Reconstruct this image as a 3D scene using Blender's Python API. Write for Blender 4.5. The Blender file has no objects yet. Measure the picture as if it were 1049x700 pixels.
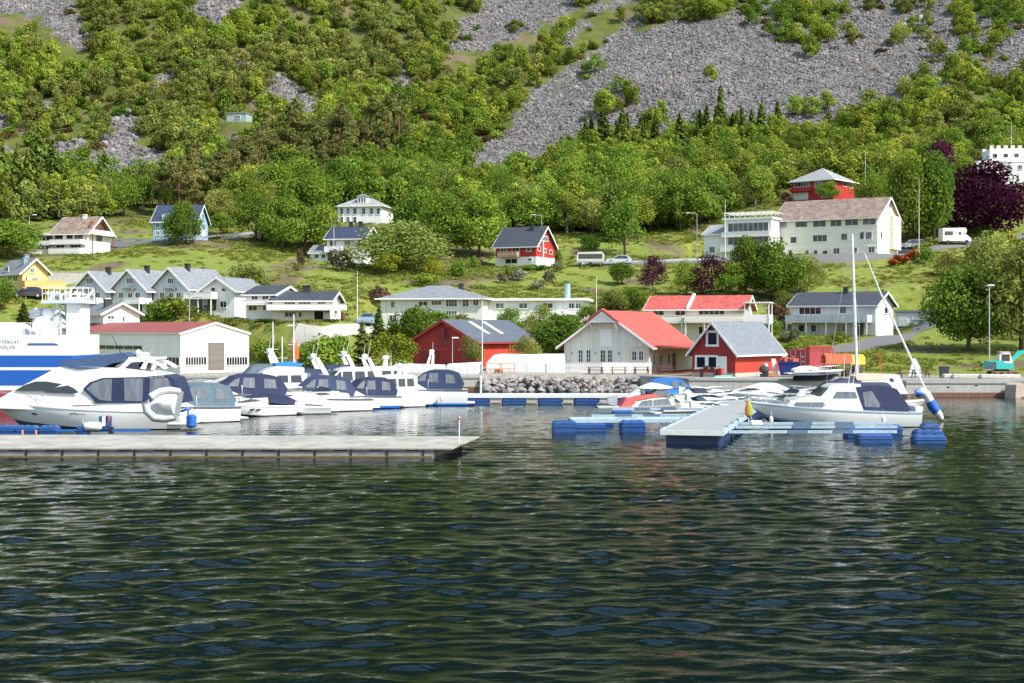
import bpy, bmesh, math, random
import numpy as np
from mathutils import Vector, Matrix
random.seed(7); np.random.seed(7)
R = math.radians
sc = bpy.context.scene
C = sc.collection
# ------------------------------------------------------------------ camera, light, exposure
F = 1457.0          # focal length in photograph pixels
CZ = 6.2            # eye height over the water (rail of a ship)
HOR = 338.0         # horizon row of the photograph
cam_d = bpy.data.cameras.new('camera'); cam = bpy.data.objects.new('camera', cam_d); C.objects.link(cam)
cam.location = (0, 0, CZ); cam.rotation_euler = (R(90), 0, 0)
cam_d.sensor_width = 36; cam_d.lens = 36 * F / 1049; cam_d.shift_y = (HOR - 350) / 1049
cam_d.clip_start = 0.5; cam_d.clip_end = 6000
sc.camera = cam
SUN_DIR = Vector((0.77, -0.50, 0.98)).normalized()      # towards the sun: from the right, a little behind the viewer
sun_el = math.asin(SUN_DIR.z); sun_az = math.atan2(SUN_DIR.x, SUN_DIR.y)
w = bpy.data.worlds.new('World'); sc.world = w; w.use_nodes = True
nt = w.node_tree; nt.nodes.clear()
sky = nt.nodes.new('ShaderNodeTexSky'); sky.sky_type = 'NISHITA'; sky.sun_disc = False
sky.sun_elevation = sun_el; sky.sun_rotation = sun_az; sky.air_density = 1.5; sky.dust_density = 1.0; sky.ozone_density = 1.0
bg = nt.nodes.new('ShaderNodeBackground'); bg.inputs[1].default_value = 0.15
wo = nt.nodes.new('ShaderNodeOutputWorld')
nt.links.new(sky.outputs[0], bg.inputs[0]); nt.links.new(bg.outputs[0], wo.inputs[0])
sd = bpy.data.lights.new('sun', 'SUN'); sun = bpy.data.objects.new('sun', sd); C.objects.link(sun)
sd.energy = 4.2; sd.angle = R(0.53); sd.color = (1.0, 0.955, 0.88)
sun.rotation_euler = SUN_DIR.to_track_quat('Z', 'Y').to_euler()
sun.location = (60, -20, 90)
sc.view_settings.view_transform = 'Standard'; sc.view_settings.look = 'None'
sc.view_settings.exposure = 0.74; sc.view_settings.gamma = 1.0; sc.view_settings.use_curve_mapping = False
sc.render.engine = 'CYCLES'
sc.cycles.use_denoising = True
sc.cycles.max_bounces = 6; sc.cycles.diffuse_bounces = 3; sc.cycles.glossy_bounces = 3
sc.cycles.transmission_bounces = 3; sc.cycles.transparent_max_bounces = 6
sc.cycles.caustics_reflective = False; sc.cycles.caustics_refractive = False
sc.cycles.use_adaptive_sampling = True

# ------------------------------------------------------------------ pixel <-> world measures
def X_at(px, Y): return (px - 524.5) / F * Y
def Z_at(py, Y): return CZ + (HOR - py) / F * Y
def P(px, py, Y): return Vector((X_at(px, Y), Y, Z_at(py, Y)))
def Yw(py, z=0.0): return (CZ - z) * F / (py - HOR)       # depth of a point of height z seen on row py

# ------------------------------------------------------------------ materials
MATS = {}
def mat(name, col, rough=0.6, metal=0.0, var=0.12, scale=1.2, bump=0.0, bscale=8.0, col2=None, c2=0.5, spec=0.5,
        stretch=(1, 1, 1), coords='Object', orand=0.0, dirt=0.0, coat=0.0):
    """paint / stone / cloth: base colour, noise wear, optional second colour patches, per-object variation, bump"""
    if name in MATS: return MATS[name]
    m = bpy.data.materials.new(name); m.use_nodes = True
    n = m.node_tree.nodes; l = m.node_tree.links
    b = n['Principled BSDF']; b.inputs['Roughness'].default_value = rough; b.inputs['Metallic'].default_value = metal
    b.inputs['Specular IOR Level'].default_value = spec
    if coat: b.inputs['Coat Weight'].default_value = coat; b.inputs['Coat Roughness'].default_value = 0.08
    tc = n.new('ShaderNodeTexCoord'); mp = n.new('ShaderNodeMapping'); mp.inputs['Scale'].default_value = stretch
    if coords == 'World': l.new(n.new('ShaderNodeNewGeometry').outputs['Position'], mp.inputs[0])
    else: l.new(tc.outputs[coords], mp.inputs[0])
    nz = n.new('ShaderNodeTexNoise'); nz.inputs['Scale'].default_value = scale; nz.inputs['Detail'].default_value = 5; nz.inputs['Roughness'].default_value = 0.65
    l.new(mp.outputs[0], nz.inputs['Vector'])
    rgb = n.new('ShaderNodeRGB'); rgb.outputs[0].default_value = (*col, 1)
    cur = rgb.outputs[0]
    if col2:
        r2 = n.new('ShaderNodeValToRGB'); r2.color_ramp.elements[0].position = c2 - 0.08; r2.color_ramp.elements[1].position = c2 + 0.08
        l.new(nz.outputs[0], r2.inputs[0])
        mx = n.new('ShaderNodeMixRGB'); mx.inputs[2].default_value = (*col2, 1)
        l.new(r2.outputs[0], mx.inputs[0]); l.new(cur, mx.inputs[1]); cur = mx.outputs[0]
    if var or orand:
        nz2 = n.new('ShaderNodeTexNoise'); nz2.inputs['Scale'].default_value = scale * 2.7; nz2.inputs['Detail'].default_value = 6
        l.new(mp.outputs[0], nz2.inputs['Vector'])
        mr = n.new('ShaderNodeMapRange'); mr.inputs[1].default_value = 0.25; mr.inputs[2].default_value = 0.75
        mr.inputs[3].default_value = 1 - var; mr.inputs[4].default_value = 1 + var
        l.new(nz2.outputs[0], mr.inputs[0])
        val = mr.outputs[0]
        if orand:
            oi = n.new('ShaderNodeObjectInfo'); mr2 = n.new('ShaderNodeMapRange'); mr2.inputs[3].default_value = 1 - orand; mr2.inputs[4].default_value = 1 + orand
            l.new(oi.outputs['Random'], mr2.inputs[0])
            mm = n.new('ShaderNodeMath'); mm.operation = 'MULTIPLY'; l.new(val, mm.inputs[0]); l.new(mr2.outputs[0], mm.inputs[1]); val = mm.outputs[0]
        hs = n.new('ShaderNodeHueSaturation'); l.new(val, hs.inputs['Value']); l.new(cur, hs.inputs['Color']); cur = hs.outputs[0]
    l.new(cur, b.inputs['Base Color'])
    if bump:
        nb = n.new('ShaderNodeTexNoise'); nb.inputs['Scale'].default_value = bscale; nb.inputs['Detail'].default_value = 4
        l.new(mp.outputs[0], nb.inputs['Vector'])
        bp = n.new('ShaderNodeBump'); bp.inputs['Strength'].default_value = bump; bp.inputs['Distance'].default_value = 0.05
        l.new(nb.outputs[0], bp.inputs['Height']); l.new(bp.outputs[0], b.inputs['Normal'])
    MATS[name] = m
    return m

def cladding(name, col, horizontal=False, pitch=0.16, rough=0.65, depth=0.6, var=0.1, tone=0.16):
    """painted boards: board joints as bump and as slightly different paint from board to board"""
    if name in MATS: return MATS[name]
    m = mat(name, col, rough, var=var, scale=0.7, stretch=(1, 1, 0.3) if not horizontal else (0.3, 0.3, 1))
    n = m.node_tree.nodes; l = m.node_tree.links; b = n['Principled BSDF']
    tc = n.new('ShaderNodeTexCoord'); sp = n.new('ShaderNodeSeparateXYZ'); l.new(tc.outputs['Object'], sp.inputs[0])
    if horizontal: v = sp.outputs[2]
    else:
        ad = n.new('ShaderNodeMath'); ad.operation = 'ADD'; l.new(sp.outputs[0], ad.inputs[0]); l.new(sp.outputs[1], ad.inputs[1]); v = ad.outputs[0]
    dv = n.new('ShaderNodeMath'); dv.operation = 'DIVIDE'; dv.inputs[1].default_value = pitch; l.new(v, dv.inputs[0])
    fl = n.new('ShaderNodeMath'); fl.operation = 'FLOOR'; l.new(dv.outputs[0], fl.inputs[0])
    wn = n.new('ShaderNodeTexWhiteNoise'); wn.noise_dimensions = '1D'; l.new(fl.outputs[0], wn.inputs['W'])
    mr = n.new('ShaderNodeMapRange'); mr.inputs[3].default_value = 1 - tone; mr.inputs[4].default_value = 1 + tone * 0.6
    l.new(wn.outputs[0], mr.inputs[0])
    hs = n.new('ShaderNodeHueSaturation'); l.new(mr.outputs[0], hs.inputs['Value'])
    old = b.inputs['Base Color'].links[0].from_socket
    l.new(old, hs.inputs['Color']); l.new(hs.outputs[0], b.inputs['Base Color'])
    fr = n.new('ShaderNodeMath'); fr.operation = 'FRACT'; l.new(dv.outputs[0], fr.inputs[0])
    sm = n.new('ShaderNodeMapRange'); sm.inputs[1].default_value = 0.0; sm.inputs[2].default_value = 0.14; l.new(fr.outputs[0], sm.inputs[0])
    bp = n.new('ShaderNodeBump'); bp.inputs['Strength'].default_value = depth; bp.inputs['Distance'].default_value = 0.03
    l.new(sm.outputs[0], bp.inputs['Height']); l.new(bp.outputs[0], b.inputs['Normal'])
    return m

def roofing(name, col, pitch=0.33, rough=0.6, var=0.16, tone=0.2, col2=None, c2=0.55):
    """roof tiles: courses along the slope and columns, weathering"""
    if name in MATS: return MATS[name]
    m = mat(name, col, rough, var=var, scale=0.9, col2=col2, c2=c2)
    n = m.node_tree.nodes; l = m.node_tree.links; b = n['Principled BSDF']
    tc = n.new('ShaderNodeTexCoord')
    mp = n.new('ShaderNodeMapping'); l.new(tc.outputs['Object'], mp.inputs[0]); mp.inputs['Scale'].default_value = (1 / pitch,) * 3
    vo = n.new('ShaderNodeTexVoronoi'); vo.distance = 'CHEBYCHEV'; vo.inputs['Scale'].default_value = 1.0; vo.inputs['Randomness'].default_value = 0.25
    l.new(mp.outputs[0], vo.inputs['Vector'])
    mr = n.new('ShaderNodeMapRange'); mr.inputs[3].default_value = 1 - tone; mr.inputs[4].default_value = 1 + tone
    sx = n.new('ShaderNodeSeparateColor'); l.new(vo.outputs['Color'], sx.inputs[0]); l.new(sx.outputs[0], mr.inputs[0])
    hs = n.new('ShaderNodeHueSaturation'); l.new(mr.outputs[0], hs.inputs['Value'])
    old = b.inputs['Base Color'].links[0].from_socket
    l.new(old, hs.inputs['Color']); l.new(hs.outputs[0], b.inputs['Base Color'])
    bp = n.new('ShaderNodeBump'); bp.inputs['Strength'].default_value = 0.5; bp.inputs['Distance'].default_value = 0.04
    l.new(vo.outputs['Distance'], bp.inputs['Height']); l.new(bp.outputs[0], b.inputs['Normal'])
    return m

def glass_mat(name='window_glass', dark=(0.015, 0.02, 0.028), light=(0.16, 0.17, 0.18)):
    """a pane seen from outside: dark room behind, some with pale curtains, clear reflection"""
    if name in MATS: return MATS[name]
    m = bpy.data.materials.new(name); m.use_nodes = True; n = m.node_tree.nodes; l = m.node_tree.links
    b = n['Principled BSDF']; b.inputs['Roughness'].default_value = 0.06; b.inputs['Specular IOR Level'].default_value = 0.45
    oi = n.new('ShaderNodeObjectInfo'); tc = n.new('ShaderNodeTexCoord'); nz = n.new('ShaderNodeTexNoise'); nz.inputs['Scale'].default_value = 1.3
    l.new(tc.outputs['Object'], nz.inputs['Vector'])
    ad = n.new('ShaderNodeMath'); ad.operation = 'MULTIPLY'; l.new(oi.outputs['Random'], ad.inputs[0]); l.new(nz.outputs[0], ad.inputs[1])
    rp = n.new('ShaderNodeValToRGB'); rp.color_ramp.elements[0].color = (*dark, 1); rp.color_ramp.elements[1].color = (*light, 1)
    rp.color_ramp.elements[0].position = 0.22; rp.color_ramp.elements[1].position = 0.6
    l.new(ad.outputs[0], rp.inputs[0]); l.new(rp.outputs[0], b.inputs['Base Color'])
    MATS[name] = m; return m

def leaf_mat(name, cols, trans=0.35, vary=0.3, hue=0.02):
    """leaves: colour per leaf face (random attribute) and per tree, part of the light passes through"""
    if name in MATS: return MATS[name]
    m = bpy.data.materials.new(name); m.use_nodes = True; n = m.node_tree.nodes; l = m.node_tree.links
    n.clear()
    out = n.new('ShaderNodeOutputMaterial'); df = n.new('ShaderNodeBsdfDiffuse'); tr = n.new('ShaderNodeBsdfTranslucent'); mx = n.new('ShaderNodeMixShader')
    mx.inputs[0].default_value = trans
    at = n.new('ShaderNodeAttribute'); at.attribute_name = 'rnd'
    rp = n.new('ShaderNodeValToRGB'); el = rp.color_ramp.elements
    el[0].color = (*cols[0], 1); el[1].color = (*cols[-1], 1)
    for i, c in enumerate(cols[1:-1]):
        e = el.new((i + 1) / (len(cols) - 1)); e.color = (*c, 1)
    l.new(at.outputs['Fac'], rp.inputs[0])
    oi = n.new('ShaderNodeObjectInfo')
    mr = n.new('ShaderNodeMapRange'); mr.inputs[3].default_value = 1 - vary; mr.inputs[4].default_value = 1 + vary; l.new(oi.outputs['Random'], mr.inputs[0])
    ml = n.new('ShaderNodeMath'); ml.operation = 'MULTIPLY'; ml.inputs[1].default_value = 7.31; l.new(oi.outputs['Random'], ml.inputs[0])
    fr = n.new('ShaderNodeMath'); fr.operation = 'FRACT'; l.new(ml.outputs[0], fr.inputs[0])
    mh = n.new('ShaderNodeMapRange'); mh.inputs[3].default_value = 0.5 - hue; mh.inputs[4].default_value = 0.5 + hue; l.new(fr.outputs[0], mh.inputs[0])
    hs = n.new('ShaderNodeHueSaturation'); l.new(mr.outputs[0], hs.inputs['Value']); l.new(mh.outputs[0], hs.inputs['Hue']); l.new(rp.outputs[0], hs.inputs['Color'])
    l.new(hs.outputs[0], df.inputs[0]); l.new(hs.outputs[0], tr.inputs[0])
    l.new(df.outputs[0], mx.inputs[1]); l.new(tr.outputs[0], mx.inputs[2]); l.new(mx.outputs[0], out.inputs[0])
    MATS[name] = m; return m

WHITE = mat('white_paint', (0.78, 0.77, 0.74), 0.55, var=0.05)
WOODW = cladding('white_boards', (0.74, 0.73, 0.70), True, 0.15, tone=0.05, var=0.05)
GLASS = glass_mat()
GEL = mat('white_gelcoat', (0.80, 0.80, 0.78), 0.22, var=0.03, coat=0.4)
GELG = mat('grey_gelcoat', (0.27, 0.32, 0.37), 0.25, var=0.04, coat=0.3)
GELC = mat('cream_gelcoat', (0.72, 0.70, 0.60), 0.25, var=0.04, coat=0.3)
NAVYC = mat('navy_canvas', (0.014, 0.022, 0.065), 0.8, var=0.2, bump=0.5, bscale=3)
BLUEC = mat('blue_canvas', (0.02, 0.16, 0.52), 0.75, var=0.15, bump=0.5, bscale=3)
DKBLUEC = mat('dark_blue_canvas', (0.03, 0.06, 0.13), 0.8, var=0.2, bump=0.6, bscale=2.5)
GREYC = mat('grey_blue_canvas', (0.09, 0.14, 0.18), 0.8, var=0.2, bump=0.5, bscale=3)
REDC = mat('faded_red_canvas', (0.5, 0.10, 0.09), 0.8, var=0.15, bump=0.4, bscale=3)
TINT = mat('tinted_boat_window', (0.02, 0.025, 0.035), 0.05, var=0.3, spec=0.8)
VINYL = mat('clear_vinyl', (0.13, 0.14, 0.16), 0.10, var=0.35, scale=0.6, spec=0.7, stretch=(2.5, 1, 0.5))
STEEL = mat('stainless_steel', (0.6, 0.61, 0.62), 0.25, metal=0.9, var=0.05)
ALU = mat('galvanised_metal', (0.48, 0.50, 0.51), 0.45, metal=0.6, var=0.08)
BLACK = mat('black_rubber', (0.015, 0.015, 0.017), 0.6, var=0.2)
HULLB = mat('dark_antifouling', (0.02, 0.03, 0.06), 0.5, var=0.3)
FLOATB = mat('blue_plastic_float', (0.016, 0.066, 0.215), 0.32, var=0.2, scale=2, bump=0.2)
CONC = mat('weathered_concrete', (0.42, 0.40, 0.36), 0.85, var=0.14, scale=0.8, bump=0.4, bscale=6, col2=(0.36, 0.33, 0.28), c2=0.58)
CONCD = mat('wet_concrete_side', (0.21, 0.205, 0.195), 0.7, var=0.3, scale=0.9, bump=0.5, bscale=5, stretch=(0.6, 0.6, 2))
DECKC = mat('pontoon_deck', (0.34, 0.325, 0.285), 0.88, var=0.22, scale=0.5, col2=(0.27, 0.255, 0.22), c2=0.52, bump=0.3, bscale=9)
PIER = mat('painted_steel_boom', (0.36, 0.46, 0.51), 0.5, var=0.22, scale=2.5)
ORANGE = mat('orange_plastic', (0.75, 0.16, 0.03), 0.5, var=0.08)
YELLOW = mat('yellow_tarpaulin', (0.75, 0.42, 0.03), 0.6, var=0.12)
TARP = mat('orange_red_tarpaulin', (0.66, 0.10, 0.03), 0.6, var=0.12)
FENDW = mat('white_fender_vinyl', (0.72, 0.71, 0.68), 0.4, var=0.06)
FENDB = mat('blue_fender_vinyl', (0.02, 0.12, 0.45), 0.35, var=0.1)
TIMBER = mat('oiled_timber', (0.30, 0.15, 0.06), 0.7, var=0.2, scale=2, stretch=(4, 1, 1))
TIMBERR = mat('red_stained_timber', (0.18, 0.045, 0.035), 0.7, var=0.2, scale=2)
BARK = mat('tree_bark', (0.09, 0.065, 0.045), 0.9, var=0.3, scale=3, bump=0.6)
BARKP = mat('pale_bark', (0.30, 0.27, 0.23), 0.9, var=0.35, scale=3)

# ------------------------------------------------------------------ mesh builder
class MB:
    def __init__(s): s.v = []; s.f = []; s.m = []
    def add(s, vs, fs, mi=0):
        o = len(s.v); s.v += [tuple(v) for v in vs]
        for f in fs: s.f.append([o + i for i in f]); s.m.append(mi)
        return s
    def box(s, x0, x1, y0, y1, z0, z1, mi=0):
        v = [(x0, y0, z0), (x1, y0, z0), (x1, y1, z0), (x0, y1, z0), (x0, y0, z1), (x1, y0, z1), (x1, y1, z1), (x0, y1, z1)]
        return s.add(v, [(0, 3, 2, 1), (4, 5, 6, 7), (0, 1, 5, 4), (1, 2, 6, 5), (2, 3, 7, 6), (3, 0, 4, 7)], mi)
    def cbox(s, c, size, rz=0.0, mi=0, ch=0.0):
        """box with chamfered vertical and top edges, turned about z"""
        a, b, h = size[0] / 2, size[1] / 2, size[2]; ch = min(ch, a * 0.9, b * 0.9, h * 0.45)
        cs, sn = math.cos(rz), math.sin(rz)
        def ring(ax, by, c2, z):
            pts = [(ax - c2, -by), (ax, -by + c2), (ax, by - c2), (ax - c2, by), (-ax + c2, by), (-ax, by - c2), (-ax, -by + c2), (-ax + c2, -by)]
            return [(c[0] + x * cs - y * sn, c[1] + x * sn + y * cs, c[2] + z) for x, y in pts]
        if ch <= 0: ch = 1e-4
        rings = [ring(a - ch, b - ch, ch, 0), ring(a, b, ch, ch), ring(a, b, ch, h - ch), ring(a - ch, b - ch, ch, h)]
        return s.loft(rings, mi, True)
    def loft(s, rings, mi=0, caps=True, closed=True):
        o = len(s.v); k = len(rings[0])
        for r in rings: s.v += [tuple(p) for p in r]
        for i in range(len(rings) - 1):
            for j in range(k if closed else k - 1):
                a, b2 = o + i * k + j, o + i * k + (j + 1) % k
                s.f.append([a, b2, b2 + k, a + k]); s.m.append(mi)
        if caps:
            s.f.append([o + j for j in range(k)][::-1]); s.m.append(mi)
            s.f.append([o + (len(rings) - 1) * k + j for j in range(k)]); s.m.append(mi)
        return s
    def tube(s, pts, r, n=8, mi=0, caps=True):
        pts = [Vector(p) for p in pts]; rs = r if isinstance(r, (list, tuple)) else [r] * len(pts)
        rings = []
        for i, p in enumerate(pts):
            d = (pts[min(i + 1, len(pts) - 1)] - pts[max(i - 1, 0)]).normalized()
            up = Vector((0, 0, 1)) if abs(d.z) < 0.9 else Vector((1, 0, 0))
            a = d.cross(up).normalized(); b = a.cross(d).normalized()
            rings.append([p + (a * math.cos(2 * math.pi * k / n) + b * math.sin(2 * math.pi * k / n)) * rs[i] for k in range(n)])
        return s.loft(rings, mi, caps)
    def prism(s, poly, axis, a0, a1, mi=0):
        """polygon extruded: axis 'y' -> poly in (x,z); axis 'x' -> poly in (y,z); axis 'z' -> poly in (x,y)"""
        def pt(p, a): return {'y': (p[0], a, p[1]), 'x': (a, p[0], p[1]), 'z': (p[0], p[1], a)}[axis]
        return s.loft([[pt(p, a0) for p in poly], [pt(p, a1) for p in poly]], mi)
    def wprism(s, poly, wf, mi=0, y0=0.0):
        """side profile (x,z) given a half width that follows z/x: cabins, canopies"""
        return s.loft([[(p[0], y0 - wf(*p), p[1]) for p in poly], [(p[0], y0 + wf(*p), p[1]) for p in poly]], mi)
    def blob(s, c, r, n=8, m=6, mi=0):
        rx, ry, rz = r if isinstance(r, (tuple, list)) else (r, r, r)
        rings = []
        for i in range(m + 1):
            t = math.pi * (i / m) ; t = min(max(t, 0.02), math.pi - 0.02)
            rings.append([(c[0] + rx * math.sin(t) * math.cos(2 * math.pi * k / n), c[1] + ry * math.sin(t) * math.sin(2 * math.pi * k / n), c[2] - rz * math.cos(t)) for k in range(n)])
        return s.loft(rings, mi)
    def build(s, name, mats, parent=None, smooth=False, loc=None, rotz=None, mw=None):
        me = bpy.data.meshes.new(name)
        me.from_pydata(s.v, [], s.f)
        mats = mats if isinstance(mats, (list, tuple)) else [mats]
        for m in mats: me.materials.append(m)
        if len(mats) > 1: me.polygons.foreach_set('material_index', s.m)
        bm = bmesh.new(); bm.from_mesh(me); bmesh.ops.recalc_face_normals(bm, faces=bm.faces); bm.to_mesh(me); bm.free()
        if smooth:
            me.shade_smooth(); me.set_sharp_from_angle(angle=R(38))
        me.update()
        o = bpy.data.objects.new(name, me); C.objects.link(o)
        if parent is not None: o.parent = parent
        if loc is not None: o.location = loc
        if rotz is not None: o.rotation_euler = (0, 0, rotz)
        return o

def tag(o, label=None, cat=None, group=None, kind=None):
    if label: o['label'] = label
    if cat: o['category'] = cat
    if group: o['group'] = group
    if kind: o['kind'] = kind
    return o
def thing(name, label, cat, loc=(0, 0, 0), rz=0.0, group=None):
    o = bpy.data.objects.new(name, None); C.objects.link(o)
    o.empty_display_size = 0.3
    o.location = loc; o.rotation_euler = (0, 0, rz)
    return tag(o, label, cat, group)
KIDS = {}
def dup(root, loc, rz=None, label=None, group=None, scale=None):
    r = root.copy(); C.objects.link(r); r.location = loc
    if rz is not None: r.rotation_euler = (0, 0, rz)
    if scale is not None: r.scale = scale
    if label: r['label'] = label
    if group: r['group'] = group
    for ch in list(root.children):
        c = ch.copy(); C.objects.link(c); c.parent = r
        for g in ch.children:
            d = g.copy(); C.objects.link(d); d.parent = c
    return r
def grid_mesh(name, V, nx, ny, m, smooth=True):
    me = bpy.data.meshes.new(name)
    nv = V.shape[0]
    me.vertices.add(nv); me.vertices.foreach_set('co', V.astype(np.float32).ravel())
    i = np.arange(nx - 1)[None, :] + np.arange(ny - 1)[:, None] * nx
    q = np.stack([i, i + 1, i + 1 + nx, i + nx], -1).reshape(-1, 4)
    me.loops.add(q.size); me.loops.foreach_set('vertex_index', q.ravel().astype(np.int32))
    me.polygons.add(len(q)); me.polygons.foreach_set('loop_start', np.arange(0, q.size, 4, dtype=np.int32))
    me.update(calc_edges=True)
    if smooth: me.shade_smooth()
    me.materials.append(m)
    o = bpy.data.objects.new(name, me); C.objects.link(o)
    return o
# ------------------------------------------------------------------ land: heights measured on the photograph by depth
def shore(X):      # the quay line
    return np.interp(X, [-900, 13, 17, 30, 52, 900], [144.5, 144.5, 137.0, 135.5, 131.0, 131.0])
COLS = {  # photo column -> (depth, ('z', height) or photo row)
    0:    [(160, 'z2.3'), (170, 341), (180, 332), (195, 306), (215, 285), (235, 263), (265, 235), (290, 215), (330, 178), (380, 120), (470, 0)],
    150:  [(160, 'z2.3'), (172, 336), (187, 319), (215, 283), (240, 250), (255, 246), (290, 222), (330, 185), (380, 125), (470, 0)],
    300:  [(158, 'z2.3'), (176, 329), (195, 310), (225, 275), (250, 250), (290, 222), (340, 180), (390, 125), (475, 0)],
    400:  [(158, 'z2.2'), (172, 346), (183, 336), (205, 298), (240, 271), (262, 252), (285, 228), (330, 200), (380, 165), (440, 100), (505, 0)],
    500:  [(160, 'z2.2'), (175, 350), (188, 332), (215, 295), (238, 275), (262, 250), (300, 222), (350, 195), (395, 168), (450, 100), (520, 0)],
    600:  [(160, 'z2.2'), (175, 352), (190, 332), (215, 300), (240, 272), (262, 248), (300, 215), (350, 180), (400, 152), (450, 95), (520, 0)],
    700:  [(157, 'z2.0'), (172, 350), (195, 325), (215, 300), (238, 270), (262, 250), (300, 215), (350, 170), (400, 130), (455, 70), (520, 0)],
    800:  [(155, 'z1.9'), (175, 356), (190, 346), (212, 305), (240, 265), (262, 240), (285, 207), (330, 170), (395, 128), (450, 70), (520, 0)],
    920:  [(150, 'z1.8'), (170, 361), (190, 339), (215, 300), (242, 259), (265, 235), (290, 205), (330, 170), (385, 125), (440, 75), (515, 0)],
    1049: [(145, 'z1.7'), (165, 362), (190, 336), (215, 300), (240, 265), (270, 230), (300, 190), (340, 155), (385, 110), (440, 60), (510, 0)],
}
YG = np.arange(120, 1500, 2.0)
def _prof(lst):
    ys, zs = [120, 146], [1.6, 1.6]
    for y, p in lst:
        ys.append(y); zs.append(float(p[1:]) if isinstance(p, str) else Z_at(p, y))
    y0, z0 = ys[-1], zs[-1]
    for d in (100, 300, 600, 1100): ys.append(y0 + d); zs.append(z0 + d * (0.74 if d < 150 else 0.9))
    z = np.interp(YG, ys, zs)
    k = np.exp(-0.5 * (np.arange(-8, 9) * 2 / 4.0) ** 2); k /= k.sum()
    zp = np.concatenate([np.full(8, z[0]), z, z[-1] + (z[-1] - z[-2]) * np.arange(1, 9)])
    return np.convolve(zp, k, 'valid')
_cu = np.array([(c - 524.5) / F for c in COLS]); _cz = np.array([_prof(v) for v in COLS.values()])
UG = np.linspace(_cu[0], _cu[-1], 80)
_tab = np.array([np.interp(UG, _cu, _cz[:, j]) for j in range(len(YG))])          # (Y, u)
k = np.exp(-0.5 * (np.arange(-6, 7) / 3.0) ** 2); k /= k.sum()
_tab = np.array([np.convolve(np.pad(r, 6, mode='edge'), k, 'valid') for r in _tab])
# value noise for ground relief and masks
_rng = np.random.RandomState(11); _NT = _rng.rand(256, 256)
def vnoise(x, y):
    xi = np.floor(x).astype(int); yi = np.floor(y).astype(int); fx = x - xi; fy = y - yi
    fx = fx * fx * (3 - 2 * fx); fy = fy * fy * (3 - 2 * fy)
    a = _NT[xi % 256, yi % 256]; b = _NT[(xi + 1) % 256, yi % 256]; c = _NT[xi % 256, (yi + 1) % 256]; d = _NT[(xi + 1) % 256, (yi + 1) % 256]
    return (a * (1 - fx) + b * fx) * (1 - fy) + (c * (1 - fx) + d * fx) * fy
def fbm(x, y, o=4):
    s = 0; a = 0.5; t = 0
    for i in range(o): s = s + a * vnoise(x + 17.3 * i, y + 9.1 * i); t += a; a *= 0.5; x = x * 2.03; y = y * 2.03
    return s / t
PADS = []           # (cx, cy, radius, z): level ground under houses
def gz(X, Y, pads=True):
    X = np.asarray(X, float); Y = np.asarray(Y, float)
    u = np.clip(X / np.maximum(Y, 1), UG[0], UG[-1])
    fi = (u - UG[0]) / (UG[1] - UG[0]); i0 = np.clip(fi.astype(int), 0, len(UG) - 2); fx = fi - i0
    fj = (np.clip(Y, YG[0], YG[-1] - 0.01) - YG[0]) / 2.0; j0 = np.clip(fj.astype(int), 0, len(YG) - 2); fy = fj - j0
    z = (_tab[j0, i0] * (1 - fx) + _tab[j0, i0 + 1] * fx) * (1 - fy) + (_tab[j0 + 1, i0] * (1 - fx) + _tab[j0 + 1, i0 + 1] * fx) * fy
    far = np.clip((Y - 285) / 60, 0, 1)
    z = z + far * ((fbm(X / 38, Y / 38) - 0.5) * 9 + (fbm(X / 9 + 50, Y / 9, 3) - 0.5) * 2.2) + np.clip((Y - 165) / 20, 0, 1) * (fbm(X / 11, Y / 11, 3) - 0.5) * 0.7
    z = z + np.clip((Y - 620) / 300, 0, 1) * (fbm(X / 160, Y / 160) - 0.45) * 130
    if pads:
        for cx, cy, r, pz in PADS:
            d = np.hypot(X - cx, Y - cy); t = np.clip((r + 5 - d) / 5, 0, 1); t = t * t * (3 - 2 * t)
            z = z * (1 - t) + pz * t
    return z
def proj(X, Y, Z): return 524.5 + F * X / Y, HOR - F * (Z - CZ) / Y
def hit(px, py):
    """where the sight line through a photo pixel meets the ground"""
    Y = np.arange(132, 700, 0.5); X = X_at(px, Y); z = gz(X, Y) - Z_at(py, Y)
    k = np.argmax(z > 0)
    return Vector((float(X[k]), float(Y[k]), float(gz(X[k], Y[k]))))
def hits(px, py):
    Y = np.arange(150, 700, 1.0)[:, None]; X = (px[None] - 524.5) / F * Y; z = gz(X, Y, False) - (CZ + (HOR - py[None]) / F * Y)
    k = np.argmax(z > 0, 0); yy = Y[k, 0]; xx = (px - 524.5) / F * yy
    return xx, yy, gz(xx, yy)
def inpoly(px, py, poly):
    c = np.zeros(np.shape(px), bool); n = len(poly)
    for i in range(n):
        x1, y1 = poly[i]; x2, y2 = poly[(i + 1) % n]
        with np.errstate(divide='ignore', invalid='ignore'):
            c ^= ((y1 > py) != (y2 > py)) & (px < (x2 - x1) * (py - y1) / (y2 - y1 + 1e-9) + x1)
    return c
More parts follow.
